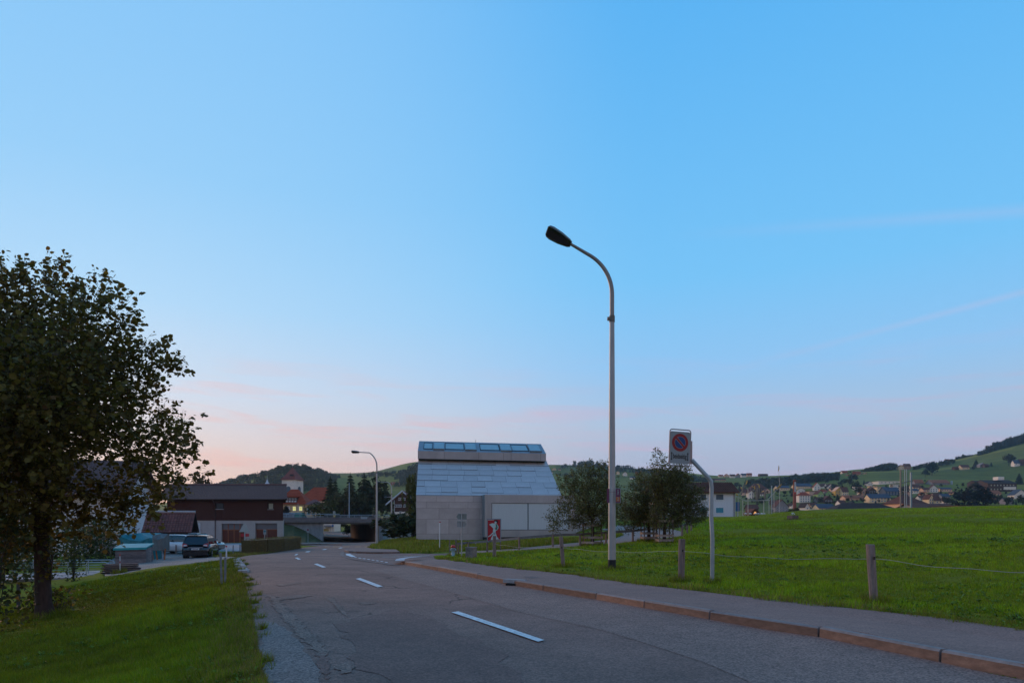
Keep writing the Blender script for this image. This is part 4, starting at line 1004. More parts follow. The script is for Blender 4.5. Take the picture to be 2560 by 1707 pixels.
# ================================================================== underpass bridge
m_conc = M("bridge_concrete", (0.27, 0.285, 0.29), 0.9, var=0.28, scale=1.1, stretch=(1.6, 1, 0.5), bump=0.15)
m_concd = M("bridge_fascia_brown", (0.17, 0.145, 0.14), 0.9, var=0.25, scale=1.2, stretch=(1, 1, 3))
m_conw = M("tunnel_wall_concrete", (0.36, 0.27, 0.20), 0.9, var=0.2, scale=0.8, stretch=(1, 1, 0.4))
BRY = 130.0
P_ = lambda px, py, Y=BRY: at(px, py, Y)
br = thing("underpass_bridge", P_(870, 1355), "concrete bridge carrying a railed deck over the road underpass", "bridge")
bo = br.location.copy()
def L(v): return tuple(Vector(v) - bo)
gz = P_(0, 1358).z - 1.0
top, mid, sof = P_(0, 1293).z, P_(0, 1305.5).z, P_(0, 1309.5).z
xL, xJ, xO, xP, xR_ = P_(690, 0).x, P_(808, 0).x, P_(945, 0).x, P_(955, 0).x, P_(975, 0).x
ax = Vector((-16, 45, 0))          # direction of the road under the bridge
def shift(p, t): return (p[0] + ax.x * t, p[1] + ax.y * t, p[2])
m = MB(); m.slab([(xL, BRY - 0.6, mid), (xR_, BRY - 0.6, mid), (xR_, BRY - 0.6, top), (xL, BRY - 0.6, top)], (0, 0.6, 0)); m.v = [L(v) for v in m.v]; m.build("deck_fascia", m_concd, br)
m = MB(); m.slab([(xJ - 0.4, BRY, sof), (xP, BRY, sof), (xP, BRY, mid), (xJ - 0.4, BRY, mid)], (0, 0.8, 0)); m.v = [L(v) for v in m.v]; m.build("beam", m_conc, br)
m = MB(); m.slab([(xL, BRY + .1, gz), (xJ, BRY + .1, gz), (xJ, BRY + .1, mid), (xL, BRY + .1, mid)], (ax.x, ax.y, 0)); m.v = [L(v) for v in m.v]; m.build("left_abutment", m_conc, br)
m = MB(); m.slab([(xO + 0.2, BRY + .1, gz), (xR_ + 4, BRY + .1, gz), (xR_ + 4, BRY + .1, mid), (xO + 0.2, BRY + .1, mid)], (ax.x, ax.y, 0)); m.v = [L(v) for v in m.v]; m.build("right_abutment", m_conc, br)
m = MB(); a = Vector((xO + 0.2, BRY + .15, gz)); m.slab([a, a + ax, a + ax + Vector((0, 0, mid - gz)), a + Vector((0, 0, mid - gz))], (-0.12, -0.04, 0)); m.v = [L(v) for v in m.v]; m.build("tunnel_wall", m_conw, br)
m = MB(); m.slab([(xL, BRY + .8, mid + .02), (xR_ + 4, BRY + .8, mid + .02), (xR_ + 4 + ax.x, BRY + ax.y, mid + .02), (xL + ax.x, BRY + ax.y, mid + .02)], (0, 0, 0.5)); m.v = [L(v) for v in m.v]; m.build("deck", m_conc, br)
w0, w1 = P_(953, 0), P_(987, 0, 112)
m = MB(); m.slab([(xP, BRY - .6, gz), (P_(982, 0, 118).x, 118, gz), (P_(982, 0, 118).x, 118, P_(0, 1346, 118).z), (P_(966, 0, 124).x, 124, P_(0, 1315, 124).z), (xP + .6, BRY - .6, P_(0, 1298).z), (xP, BRY - .6, P_(0, 1298).z)], (0.7, 0.3, 0)); m.v = [L(v) for v in m.v]; m.build("wing_wall", m_conc, br)
m_galv = M("galvanised_steel", (0.34, 0.40, 0.43), 0.45, metal=0.55, var=0.15, scale=5)
rl = MB(); zt_ = P_(0, 1284.5).z
rl.tube([L((xL - 2, BRY - .3, zt_)), L((P_(850, 0).x, BRY - .3, zt_))], 0.05, 6); rl.tube([L((P_(812, 0).x, BRY - .4, P_(0, 1287).z)), L((xR_ + 1.5, BRY - .4, P_(0, 1287).z))], 0.05, 6)
for zz in (1290, 1292): rl.tube([L((xL - 2, BRY - .3, P_(0, zz).z)), L((xR_ + 1.5, BRY - .3, P_(0, zz).z))], 0.025, 5)
rail = rl.build("railing", m_galv, br)
pm = MB().cyl((0, 0, 0), (0, 0, zt_ - top), 0.04, n=6).mesh("railing_post", m_galv)
for px in range(700, 975, 17): link("railing_post", pm, rail, L((P_(px, 0).x, BRY - .3, top - (0.22 if px > 850 else 0))))
MB().box((0, 0, 0), (P_(920, 0).x - P_(904, 0).x, 0.05, 0.45)).build("notice_board", M("pale_grey_plate", (0.30, 0.34, 0.36), 0.6), br, L((P_(912, 0).x, BRY - .7, P_(0, 1294).z)))
# grass bank leaning against the left abutment
bk = MB(); pts = [(690, 1303), (708, 1308), (735, 1314), (765, 1327), (790, 1342), (813, 1356)]
up_ = [P_(*p, BRY - 0.2) for p in pts]; dn = [P_(p[0] - 2, 1359.5, 116) for p in pts]
for i in range(5): bk.quad(dn[i], dn[i + 1], up_[i + 1], up_[i])
for i in range(5): bk.quad(up_[i], up_[i + 1], up_[i + 1] + Vector((0, 0.2, -6)), up_[i] + Vector((0, 0.2, -6)))
o = bk.build("grass_bank", M("bank_turf", (0.050, 0.052, 0.010), 0.95, var=0.45, scale=1.2, world=True, bump=0.8, bscale=6)); o["kind"] = "structure"
# things on and beyond the bridge
def pot(px, py, h, col, label, fl):
    q = P_(px, py, BRY - 0.7); t = thing("flower_pot", q, label, "flower pot", group="pots hung on the bridge railing")
    MB().lathe([(0.16, 0), (0.26, 0.4), (0.22, 0.4), (0.02, 0.3)], n=10).build("pot", M("pot_" + fl, col, 0.6), t)
    r = random.Random(px); m = MB()
    for k in range(40):
        a = r.uniform(0, 2 * PI); z = r.uniform(0.35, h); rr = r.uniform(0, 0.26); c = Vector((rr * math.cos(a), rr * math.sin(a), z)); s = 0.09
        u = Vector((r.uniform(-1, 1), r.uniform(-1, 1), r.uniform(-1, 1))).normalized() * s; v = u.orthogonal().normalized() * s; m.quad(c - u - v, c + u - v, c + u + v, c - u + v)
    m.build("plant", M("plant_" + fl, (0.4, 0.42, 0.38) if fl == "white" else (0.09, 0.10, 0.05), 0.8), t)
pot(836, 1292, 1.1, (0.42, 0.36, 0.16), "yellowish pot of white flowers hung on the bridge railing left of the blue mast", "white")
pot(955, 1295, 0.7, (0.50, 0.42, 0.18), "yellow pot standing at the right end of the bridge railing", "yellow")
pot(934, 1291, 1.3, (0.14, 0.12, 0.12), "dark pot with spindly plant on the bridge railing left of the lamp", "dark")
t = thing("traction_mast", P_(873, 1293, 134), "slim blue-grey steel mast rising from the bridge deck before dark conifers", "mast")
MB().cyl((0, 0, -0.3), (0, 0, P_(0, 1206, 134).z - P_(0, 1293, 134).z), 0.10, 0.075, n=8).build("pole", M("mast_blue_grey", (0.20, 0.30, 0.38), 0.5, metal=0.3), t)
# street seen through the underpass
q = P_(832, 1330, 215); t = thing("direction_post", q, "round blue traffic sign on a pale post seen through the underpass", "road sign")
MB().cyl((0, 0, -0.5), (0, 0, 2.2), 0.06, n=6).build("post", m_galv, t); MB().cyl((0, -0.06, 2.1), (0, -0.12, 2.1), 0.35, n=14).build("disc", M("sign_blue", (0.02, 0.12, 0.30), 0.5, var=0), t)
q = P_(814, 1327, 218); t = thing("yellow_container", q, "ochre yellow skip with grey lid beyond the underpass", "skip")
MB().box((0, 0, 0.35), (1.7, 1.2, 0.75), taper=1.08).build("body", M("ochre_paint", (0.36, 0.22, 0.05), 0.6), t); MB().box((0, 0, 0.78), (1.9, 1.35, 0.08)).build("lid", M("grey_lid", (0.2, 0.2, 0.22), 0.6), t)
q = P_(818, 1327, 226); t = thing("street_stall", q, "low grey-roofed shelter beyond the underpass, above the yellow skip", "shelter")
MB().box((0, 1, 1.7), (2.6, 2.2, 0.6)).build("roof", M("stall_grey", (0.22, 0.2, 0.2), 0.8), t)
for s_ in (-1.1, 1.1): MB().box((s_, 0.1, 0.6), (0.12, 0.12, 1.7)).build("post", m_galv, t)
# ================================================================== street furniture
m_pole = M("galvanised_pole", (0.36, 0.355, 0.35), 0.5, metal=0.35, var=0.16, scale=2.5, stretch=(1, 1, 0.4), bump=0.04)
m_poled = M("weathered_arm", (0.13, 0.115, 0.10), 0.5, metal=0.4, var=0.2)
m_head = M("lamp_housing_grey", (0.17, 0.19, 0.20), 0.45, var=0.1)
m_lens = M("lamp_bowl_dark", (0.018, 0.016, 0.018), 0.15, var=0.1, spec=0.7)
m_tar = M("tarred_base", (0.02, 0.019, 0.02), 0.8, var=0.3, scale=6)
m_wood = M("weathered_post_wood", (0.20, 0.145, 0.125), 0.9, var=0.45, scale=4, stretch=(6, 6, 0.7), bump=0.6, bscale=18, rand=0.2)
m_slat = M("tree_guard_slat", (0.34, 0.26, 0.22), 0.9, var=0.3, scale=4, rand=0.25)
m_wire = M("galvanised_wire", (0.25, 0.29, 0.31), 0.5, metal=0.5, var=0.1)
m_steel = M("stake_steel_blue", (0.17, 0.21, 0.25), 0.5, metal=0.5, var=0.3, scale=5)
m_platew = M("sign_white", (0.25, 0.285, 0.295), 0.5, var=0.06, scale=3)
m_red = M("sign_red", (0.27, 0.012, 0.014), 0.5, var=0.05)
m_blue = M("sign_blue_face", (0.003, 0.045, 0.17), 0.5, var=0.05)
m_ink = M("sign_black", (0.008, 0.008, 0.009), 0.5, var=0)
m_frame = M("sign_frame_steel", (0.30, 0.26, 0.26), 0.45, metal=0.5, var=0.15)
m_back = M("sign_back_grey", (0.20, 0.23, 0.22), 0.55, metal=0.3, var=0.15)
m_redpaint = M("red_paint", (0.50, 0.05, 0.04), 0.5, var=0.1)
m_whitepaint = M("white_paint", (0.65, 0.66, 0.67), 0.5, var=0.1)

def lamp(px, py, Y, top_py, reach_px, label, r0=0.115, big=False, face=0.0, shoulder=None):
    q = at(px, py, Y); t = thing("street_lamp", q, label, "street lamp", group="street lamps along the road")
    zz = lambda y: (py - y) * Y / F; s = Y / F
    h = zz(top_py); ys = shoulder
    hb = zz(ys[0])                                        # where the pole starts to bend
    col = zz(ys[1])                                       # the collar between pole and arm
    MB().tube([(0, 0, 0.26), (0, 0, col)], [r0, r0 * 0.62], 14).build("pole", m_pole, t)
    MB().tube([(0, 0, -0.3), (0, 0, 0.14), (0, 0, 0.30)], [r0 * 1.02, r0 * 1.02, r0 * 1.0], 14).build("base_sleeve", m_tar if big else m_pole, t)
    mc = MB(); mc.tube([(0, 0, col - 0.06), (0, 0, col + 0.12)], [r0 * 0.75] * 2, 12); 
    if big: mc.box((-0.09, -0.02, col + 0.03), (0.10, 0.09, 0.09))
    mc.build("collar", m_poled, t)
    arm = [(0, 0, col)]
    ex, ez = reach_px * s, zz(ys[2]); R_ = ys[3]
    dx_, dz_ = -ex, ez - hb
    pts = []
    for k in range(13):                                  # quarter bend that runs out into the straight arm
        u = k / 12; a = u * R(58)
        pts.append((-R_ * (1 - math.cos(a)), 0, hb + R_ * math.sin(a)))
    arm += pts; ax_, az_ = pts[-1][0], pts[-1][2]
    arm.append((-ex, 0, ez))
    MB().tube(arm, [r0 * 0.6] * 2 + [r0 * (0.58 - .012 * k) for k in range(11)] + [r0 * 0.45, r0 * .36], 10).build("arm", m_pole if not big else M("arm_steel", (0.24, 0.215, 0.20), 0.45, metal=0.45, var=0.2), t)
    d = Vector((-ex - ax_, 0, ez - az_)).normalized(); side = Vector((0, 1, 0)); side = (Matrix.Rotation(R(26), 3, d) @ side); up = d.cross(side) * -1
    if up.z < 0: up = -up
    Lh = (ys[4] if len(ys) > 4 else 40) * s; o = Vector((-ex, 0, ez)) - d * 0.02
    secs = []
    for u, w, hh in ((0.0, 0.10, 0.05), (0.10, 0.15, 0.08), (0.45, 0.215, 0.11), (0.80, 0.235, 0.12), (0.94, 0.21, 0.10), (1.0, 0.15, 0.05)):
        c = o + d * Lh * u; k = Lh / 0.85; w *= k; hh *= k
        secs.append([c - side * w - up * hh * 0.35, c - side * w * 0.92 + up * hh * 0.35, c - side * w * 0.5 + up * hh, c + side * w * 0.5 + up * hh, c + side * w * 0.92 + up * hh * 0.35, c + side * w - up * hh * 0.35])
    hd = MB().loft(secs).build("lamp_head", m_head, t)
    ls = []
    for u, w in ((0.04, 0.10), (0.45, 0.19), (0.80, 0.21), (0.96, 0.18)):
        c = o + d * Lh * u; k = Lh / 0.85; w *= k
        ls.append([c - side * w - up * 0.036 * k, c - side * w * 0.6 - up * 0.075 * k, c + side * w * 0.6 - up * 0.075 * k, c + side * w - up * 0.036 * k])
    MB().loft(ls).build("lens", m_lens, hd)
    t.rotation_euler = (0, 0, face)
    return t
LQ = hit(1530, 1424)
lamp(1530, 1424, LQ.y, 565, 104, "tall street lamp with curved arm over the road, nearest of the four lamps", 0.112, True, R(-0), (735, 800, 610, 1.30, 70))
lamp(942, 1363, hit(942, 1363).y, 1124, 44, "street lamp with long curved arm standing on the grass point left of the museum", 0.12, False, 0, (1165, 1182, 1130, 1.6, 20))
lamp(979, 1342, 118, 1201, 26, "street lamp with blue crossing sign on its pole, left of the museum corner", 0.15, False, 0, (1222, 1235, 1205, 1.4, 10))
lamp(986, 1341, 150, 1239, 18, "smallest farthest street lamp, before the brown chalet", 0.13, False, 0, (1254, 1262, 1242, 1.3, 8))

def text_mesh(body, size, mat, extrude=0.001, bold=0.0):
    cu = bpy.data.curves.new("lettering", 'FONT'); cu.body = body; cu.size = size; cu.extrude = extrude; cu.align_x = 'CENTER'; cu.align_y = 'CENTER'; cu.offset = size * bold
    o = bpy.data.objects.new("lettering_tmp", cu); COL.objects.link(o)
    dg = bpy.context.evaluated_depsgraph_get(); dg.update()
    me = bpy.data.meshes.new_from_object(o.evaluated_get(dg)); me.name = "lettering"
    bpy.data.objects.remove(o); bpy.data.curves.remove(cu)
    me.materials.clear(); me.materials.append(mat); return me

# ---- no-parking sign on its cranked pole
q = hit(1780, 1457); Y = q.y; s = Y / F
ns = thing("no_parking_sign", q, "no-parking sign with blue red-ringed disc reading beidseitig, on a cranked grey pole", "road sign")
Z = lambda py: (1457 - py) * s; Xp = lambda px: (px - 1780) * s
MB().tube([(0, 0, -0.3), (0.01, 0, Z(1350)), (Xp(1778), 0, Z(1290)), (Xp(1779), 0, Z(1218)), (Xp(1777), 0, Z(1203)), (Xp(1772), 0, Z(1195)), (Xp(1731), 0.05, Z(1149))], [0.046] * 7, 12).build("pole", M("sign_pole_grey", (0.30, 0.345, 0.365), 0.45, metal=0.4, var=0.2, scale=3), ns)
pc = (Xp(1699), -0.03, Z(1119)); rot = R(14)
panel = thing_p = bpy.data.objects.new("sign_panel", None)
W_, H_ = 0.515, 0.775
pl = MB(); r = 0.03
def rrect(w, h, r, n=4):
    out = []
    for cx_, cz_, a0 in ((w / 2 - r, h / 2 - r, 0), (-w / 2 + r, h / 2 - r, 90), (-w / 2 + r, -h / 2 + r, 180), (w / 2 - r, -h / 2 + r, 270)):
        for k in range(n + 1): a = R(a0 + 90 * k / n); out.append((cx_ + r * math.cos(a), cz_ + r * math.sin(a)))
    return out
bpy.data.objects.remove(panel)
pl.slab([(x, 0, z) for x, z in rrect(W_ * 0.94, H_ * 0.93, r)], (0, 0.012, 0))
plate = pl.build("sign_plate", m_platew, ns, pc, rot); plate.rotation_euler = (0, R(2.0), rot)
def flat(pts, lift, mat, name, parent=plate): return MB().slab([(x, -lift, z) for x, z in pts], (0, -0.0015, 0)).build(name, mat, parent)
circ = lambda cx_, cz_, r, n=40, a0=0, a1=360: [(cx_ + r * math.cos(R(a0 + (a1 - a0) * k / (n if a1 - a0 < 360 else n))), cz_ + r * math.sin(R(a0 + (a1 - a0) * k / n))) for k in range(n + (1 if a1 - a0 < 360 else 0))]
flat(circ(0, 0.115, 0.200), 0.0005, m_red, "red_ring")
flat(circ(0, 0.115, 0.135), 0.0025, m_platew, "ring_line")
flat(circ(0, 0.115, 0.128), 0.0045, m_blue, "blue_disc")
c45, s45 = math.cos(R(-45)), math.sin(R(-45))
bar = lambda hw, hl: [(x * c45 - z * s45, 0.115 + x * s45 + z * c45) for x, z in ((-hl, -hw), (hl, -hw), (hl, hw), (-hl, hw))]
flat(bar(0.030, 0.128), 0.0065, m_platew, "bar_line"); flat(bar(0.022, 0.14), 0.0085, m_red, "red_bar")
tm = text_mesh("beidseitig", 0.150, m_ink, bold=0.012)
tx = link("lettering", tm, plate, (0.0, -0.003, -0.195)); tx.rotation_euler = (R(90), 0, 0); tx.scale = (0.60, 1.05, 1)
for sx in (-1, 1):
    x = sx * 0.198
    flat([(x, -0.29), (x + 0.024, -0.255), (x + 0.008, -0.255), (x + 0.008, -0.135), (x + 0.024, -0.135), (x, -0.10), (x - 0.024, -0.135), (x - 0.008, -0.135), (x - 0.008, -0.255), (x - 0.024, -0.255)], 0.0005, m_ink, "arrow")
for sx in (-1, 1):
    for sz in (-1, 1): MB().cyl((sx * 0.215, -0.006, sz * 0.335), (sx * 0.215, 0.0, sz * 0.335), 0.009, n=8).build("rivet", m_frame, plate)
fr = [(x, 0.0, z) for x, z in rrect(W_, H_ + 0.03, 0.055, 5)]
fo = MB().tube(fr + [fr[0]], 0.013, 8, cap=False).build("frame", m_frame, ns, pc, rot); fo.rotation_euler = (0, R(2.0), rot)
MB().box((W_ / 2 + 0.025, 0.01, -0.105), (0.045, 0.03, 0.52)).build("bracket", m_frame, ns, pc, rot)

# ---- walking-route signs clamped to the lamp pole
q = Vector((LQ.x, LQ.y, at(1530, 1239, LQ.y).z)); s = LQ.y / F
t = thing("route_sign", q, "two narrow maroon route signs with white figure and number 2 on the tall lamp pole", "sign")
m_maroon = M("sign_maroon", (0.125, 0.028, 0.075), 0.45, var=0.08)
for nm, px, w, rz in (("side_plate", -10.5, 6.0, R(-8)), ("front_plate", 13.0, 12.5, R(4))):
    b = MB().box((0, 0, 0), (w * s, 0.012, 35 * s)).build(nm, m_maroon, t, (px * s, -0.135 if px > 0 else -0.05, 0), rz)
    if px > 0:
        rr = rrect(w * s, 35.5 * s, 0.008, 2); rr = [(x, -0.008, z) for x, z in rr]
        MB().tube(rr + [rr[0]], 0.006, 6, cap=False).build("frame", m_platew, b)
        MB().box((0, -0.0075, -0.10), (0.105, 0.002, 0.13)).build("orange_field", M("sign_orange", (0.42, 0.12, 0.02), 0.5, var=0.05), b)
        l_ = link("lettering", text_mesh("2", 0.15, m_platew), b, (0.0, -0.0105, -0.10)); l_.rotation_euler = (R(90), 0, 0)
        MB().slab([(x, -0.0065, z) for x, z in circ(0.0, 0.155, 0.018, 12)], (0, -0.0015, 0)).build("figure_head", m_platew, b)
        for pts in ([(-.013, .13), (.013, .13), (.018, .08), (-.014, .08)], [(-.012, .08), (.002, .08), (-.018, .02), (-.03, .02)], [(.002, .08), (.016, .08), (.030, .025), (.019, .02)], [(.014, .125), (.030, .09), (.024, .085), (.011, .115)]):
            MB().slab([(x, -0.0065, z) for x, z in pts], (0, -0.0015, 0)).build("figure_limb", m_platew, b)
MB().tube([(0, -0.0, 0.1), (0, -0.0, 0.12)], [0.105] * 2, 12).build("clamp", m_frame, t)

# ---- meadow fence: posts with one sagging wire
fp = [(3020, 1650), (2185, 1506), (1703, 1453), (1408, 1418), (1236, 1396)]
FQ = [ground(2900, 7.9)] + [hit(*p) for p in fp[1:]]
fence = thing("wire_fence", FQ[2], "wire fence on round wooden posts along the edge of the meadow by the pavement", "fence")
f0 = fence.location.copy(); lean = [(0, 0), (-0.055, 0.02), (0.02, 0.01), (-0.07, 0.0), (0.0, 0.0)]; hts = [1.02, 1.01, 0.99, 0.96, 1.0]; rad = [0.07, 0.07, 0.075, 0.06, 0.075]
for Q, l_, h_, r0 in zip(FQ, lean, hts, rad):
    m = MB(); rp = random.Random(int(Q.y * 100)); n = 11
    rings = []
    for z in (-0.3, 0.0, 0.35, 0.7, h_ - 0.015, h_):
        rings.append([(l_[0] * z / h_ + r0 * (1.0 if z < h_ else 0.9) * (1 + 0.05 * math.sin(k * 2.3 + z * 3)) * math.cos(2 * PI * k / n), l_[1] * z / h_ + r0 * (1.0 if z < h_ else 0.9) * math.sin(2 * PI * k / n), z) for k in range(n)])
    m.loft(rings, smooth=False); m.build("fence_post", m_wood, fence, tuple(Q - f0))
wp = []
wz = [0.78, 0.775, 0.72, 0.62, 0.66]
for i in range(len(FQ) - 1):
    a, b = FQ[i] + Vector((lean[i][0] * .7, -rad[i], wz[i])), FQ[i + 1] + Vector((lean[i + 1][0] * .7, -rad[i + 1], wz[i + 1]))
    for k in range(14):
        u = k / 14; p = a.lerp(b, u); p.z -= 0.10 * 4 * u * (1 - u) * (0.8 if i else 1.1) + 0.012 * math.sin(u * 19 + i); wp.append(p - f0)
wp.append(b - f0)
MB().tube(wp, 0.0042, 5).build("wire", m_wire, fence)
for i in range(1, 4):
    p = FQ[i] + Vector((lean[i][0] * .7, -rad[i] - 0.005, wz[i])) - f0
    MB().box(tuple(p), (0.03, 0.03, 0.05)).build("insulator", m_ink, fence)

# ---- rail fence following the path
rp_ = [(1146, 1386, 34), (1171, 1382, 33), (1218, 1379.5, 32), (1298, 1373.5, 32), (1382, 1367, 30), (1450, 1364.5, 29), (1515, 1360, 27), (1582, 1354.5, 26), (1634, 1347.5, 24), (1705, 1340.5, 22), (1718, 1333.5, 21), (1728, 1326.5, 20), (1716, 1320, 18), (1697, 1315, 16), (1679, 1311, 15)]
RQ = [hit(p[0], p[1]) for p in rp_]
rf_ = thing("rail_fence", RQ[3], "low wooden rail fence following the curve of the path up to the loop", "fence")
r0_ = rf_.location.copy(); tops = []
for Q, p in zip(RQ, rp_):
    h_ = 0.78; tops.append(Q + Vector((0, 0, h_ - 0.05)))
    MB().box((0, 0, h_ / 2 - 0.15), (0.10, 0.10, h_ + 0.3)).build("fence_post", m_wood, rf_, tuple(Q - r0_), 0.3)
for a, b in zip(tops, tops[1:]):
    m = MB(); d = b - a; L_ = d.length; mid_ = (a + b) / 2 - r0_
    up = Vector((0, 0, 1)); sd_ = d.cross(up).normalized()
    m.slab([-d / 2 - sd_ * .02 - up * .075, d / 2 - sd_ * .02 - up * .075, d / 2 - sd_ * .02 + up * .075, -d / 2 - sd_ * .02 + up * .075], sd_ * 0.04)
    m.build("rail", M("rail_grey_wood", (0.16, 0.145, 0.145), 0.9, var=0.3, scale=3), rf_, tuple(mid_ - sd_ * 0.07))

# ---- wooden guards round the three fruit trees
def guard(px, py, w, h, rz, label, slats):
    Q = hit(px, py); t = thing("tree_guard", Q, label, "tree guard", rz, "wooden guards round the young fruit trees")
    for sx in (-1, 1):
        for sy in (-1, 1): MB().box((sx * w / 2, sy * w / 2, h / 2 - 0.15), (0.06, 0.06, h + 0.3)).build("post", m_wood, t)
    for z in slats:
        for sx in (-1, 1):
            MB().box((sx * (w / 2 + 0.045), 0, z), (0.025, w + 0.16, 0.14)).build("slat", m_slat, t)
            MB().box((0, sx * (w / 2 + 0.045), z), (w + 0.05, 0.025, 0.14)).build("slat", m_slat, t)
    return Q
T1 = guard(1481, 1363, 0.78, 1.35, R(38), "three-slatted wooden guard round the tree directly left of the lamp pole", (0.18, 0.50, 1.25))
T2 = guard(1622, 1352, 0.82, 1.45, R(4), "darker wooden guard round the middle fruit tree, left of the pale one", (0.22, 0.52, 1.3))
T3 = guard(1661, 1357, 0.84, 1.50, R(2), "pale wooden guard round the fruit tree right of the middle one", (0.18, 0.47, 1.38))

# ---- poster stand with a red bill
q = hit(1236, 1377); q = Vector((at(1235, 1377, q.y).x, q.y, q.z)); s = q.y / F
t = thing("poster_stand", q, "framed red poster with a white-skirted dancing figure, before the museum window", "poster", R(-3))
PW, PH = 36 * s, 56 * s; zb = (1377 - 1353) * s; pc_ = (0, 0, zb + PH / 2)
fr = MB()
for x, z, w, h in ((0, PH / 2, PW, 0.06), (0, -PH / 2, PW, 0.06), (-PW / 2 + .03, 0, 0.06, PH - .06), (PW / 2 - .03, 0, 0.06, PH - .06)): fr.box((x, 0, z), (w, 0.07, h))
fr.build("frame", M("poster_frame_blue_grey", (0.20, 0.27, 0.31), 0.45, metal=0.4, var=0.1), t, pc_)
bd = MB().box((0, 0.0, 0), (PW - .12, 0.03, PH - .06)).build("bill", M("poster_red", (0.42, 0.012, 0.018), 0.5, var=0.08, scale=2), t, pc_)
m_pw = M("poster_white", (0.50, 0.60, 0.56), 0.5, var=0.06); m_pg = M("poster_green", (0.02, 0.17, 0.11), 0.5, var=0.1); m_pk = M("poster_black", (0.01, 0.01, 0.012), 0.5, var=0)
def art(nm, pts, mat, lift): MB().slab([((x - 0.5) * (PW - .14), -0.015 - lift, (0.5 - y) * (PH - .10)) for x, y in pts], (0, -0.0015, 0)).build(nm, mat, bd)
art("white_margin", [(0.0, 0.0), (0.48, 0.0), (0.48, 0.02), (0.0, 0.02)], m_pw, 0.0005)
art("skirt", [(0.45, 0.58), (0.62, 0.58), (0.72, 0.78), (0.95, 0.96), (0.95, 1.0), (0.22, 1.0), (0.28, 0.86), (0.40, 0.72)], m_pw, 0.0005)
art("bodice", [(0.40, 0.50), (0.66, 0.50), (0.62, 0.60), (0.62, 0.72), (0.42, 0.72), (0.44, 0.60)], m_pw, 0.0025)
art("sleeve", [(0.10, 0.22), (0.35, 0.16), (0.56, 0.17), (0.66, 0.22), (0.60, 0.40), (0.48, 0.44), (0.36, 0.36), (0.24, 0.29)], m_pw, 0.0045)
art("arm", [(0.44, 0.57), (0.47, 0.62), (0.24, 0.76), (0.02, 0.83), (0.02, 0.79), (0.22, 0.71)], m_pw, 0.0005)
art("neck", [(0.44, 0.42), (0.60, 0.42), (0.64, 0.54), (0.42, 0.54)], m_pw, 0.0065)
art("scarf", [(0.60, 0.19), (0.74, 0.20), (0.86, 0.30), (0.86, 0.40), (0.74, 0.50), (0.62, 0.50), (0.66, 0.36)], m_pw, 0.0025)
art("green_bow", [(0.62, 0.20), (0.74, 0.22), (0.80, 0.34), (0.76, 0.46), (0.62, 0.48), (0.68, 0.34)], m_pg, 0.0085)
art("face", [(0.56, 0.07), (0.70, 0.07), (0.72, 0.15), (0.64, 0.20), (0.54, 0.16)], m_pw, 0.0065)
art("hair", [(0.54, 0.03), (0.66, 0.0), (0.80, 0.03), (0.82, 0.12), (0.74, 0.17), (0.71, 0.09), (0.60, 0.07), (0.53, 0.09)], m_pk, 0.0105)
for x in (0.47, 0.55): art("lacing", [(x, 0.60), (x + 0.035, 0.60), (x + 0.035, 0.71), (x, 0.71)], m_pk, 0.0045)
for sx in (-1, 1): MB().box((sx * (PW / 2 - 0.05), 0.02, zb / 2 - 0.1), (0.06, 0.05, zb + 0.2)).build("leg", m_wood, t)

# ---- arrow signs seen from behind
q = hit(1154, 1395); s = q.y / F
t = thing("direction_sign", q, "two grey arrow-shaped direction signs seen from behind on one slim pole", "road sign")
MB().cyl((0, 0, -0.2), (0, 0, (1395 - 1283) * s), 0.035, n=10).build("pole", m_pole, t)
za, zb_ = (1395 - 1291) * s, (1395 - 1309.5) * s; w = 12.5 * s; h = 7.0 * s
MB().slab([(-w - .02, 0.05, 0), (-w + 4 * s, 0.05, h), (w, 0.05, h), (w, 0.05, -h), (-w + 4 * s, 0.05, -h)], (0, 0.03, 0)).build("arrow_panel", m_back, t, (0, 0, za))
MB().slab([(w, 0.05, 0), (w - 4.5 * s, 0.05, h), (-w + .02, 0.05, h), (-w + .02, 0.05, -h), (w - 4.5 * s, 0.05, -h)], (0, 0.03, 0)).build("arrow_panel", M("sign_back_pale", (0.27, 0.285, 0.29), 0.5, metal=0.3, var=0.1), t, (0, 0, zb_))
for z in (za, zb_):
    for dz_ in (-h - .01, h + .01): MB().box((0, 0.045, z + dz_), (2 * w - 3 * s, 0.05, 0.03)).build("rim", m_galv, t)
# ---- hydrant, block, marker, stakes
q = hit(1133, 1389.5); s = q.y / F
t = thing("fire_hydrant", q, "pale blue fire hydrant with red cap at the end of the path", "hydrant")
MB().lathe([(0.16, -0.1), (0.16, 0.03), (0.115, 0.06), (0.115, 0.44), (0.145, 0.46), (0.145, 0.52), (0.10, 0.54)], n=14).build("barrel", M("hydrant_blue", (0.28, 0.38, 0.42), 0.5, var=0.12), t)
MB().lathe([(0.12, 0.53), (0.155, 0.55), (0.15, 0.66), (0.10, 0.72), (0.04, 0.74), (0.0, 0.745)], n=14).build("cap", m_redpaint, t)
for sx in (-1, 1): MB().cyl((sx * 0.10, 0, 0.40), (sx * 0.21, 0, 0.40), 0.055, n=10).build("outlet", M("hydrant_blue", (0.28, 0.38, 0.42), 0.5), t)
q = hit(1178, 1398); s = q.y / F
t = thing("concrete_block", q, "square weathered concrete block with dark right face on the meadow corner", "block", R(-32))
b = MB(); b.box((0, 0, 0.20), (0.33, 0.33, 0.56), taper=0.98); b.build("body", M("block_concrete", (0.23, 0.185, 0.16), 0.9, var=0.5, scale=3.5, bump=0.4), t)
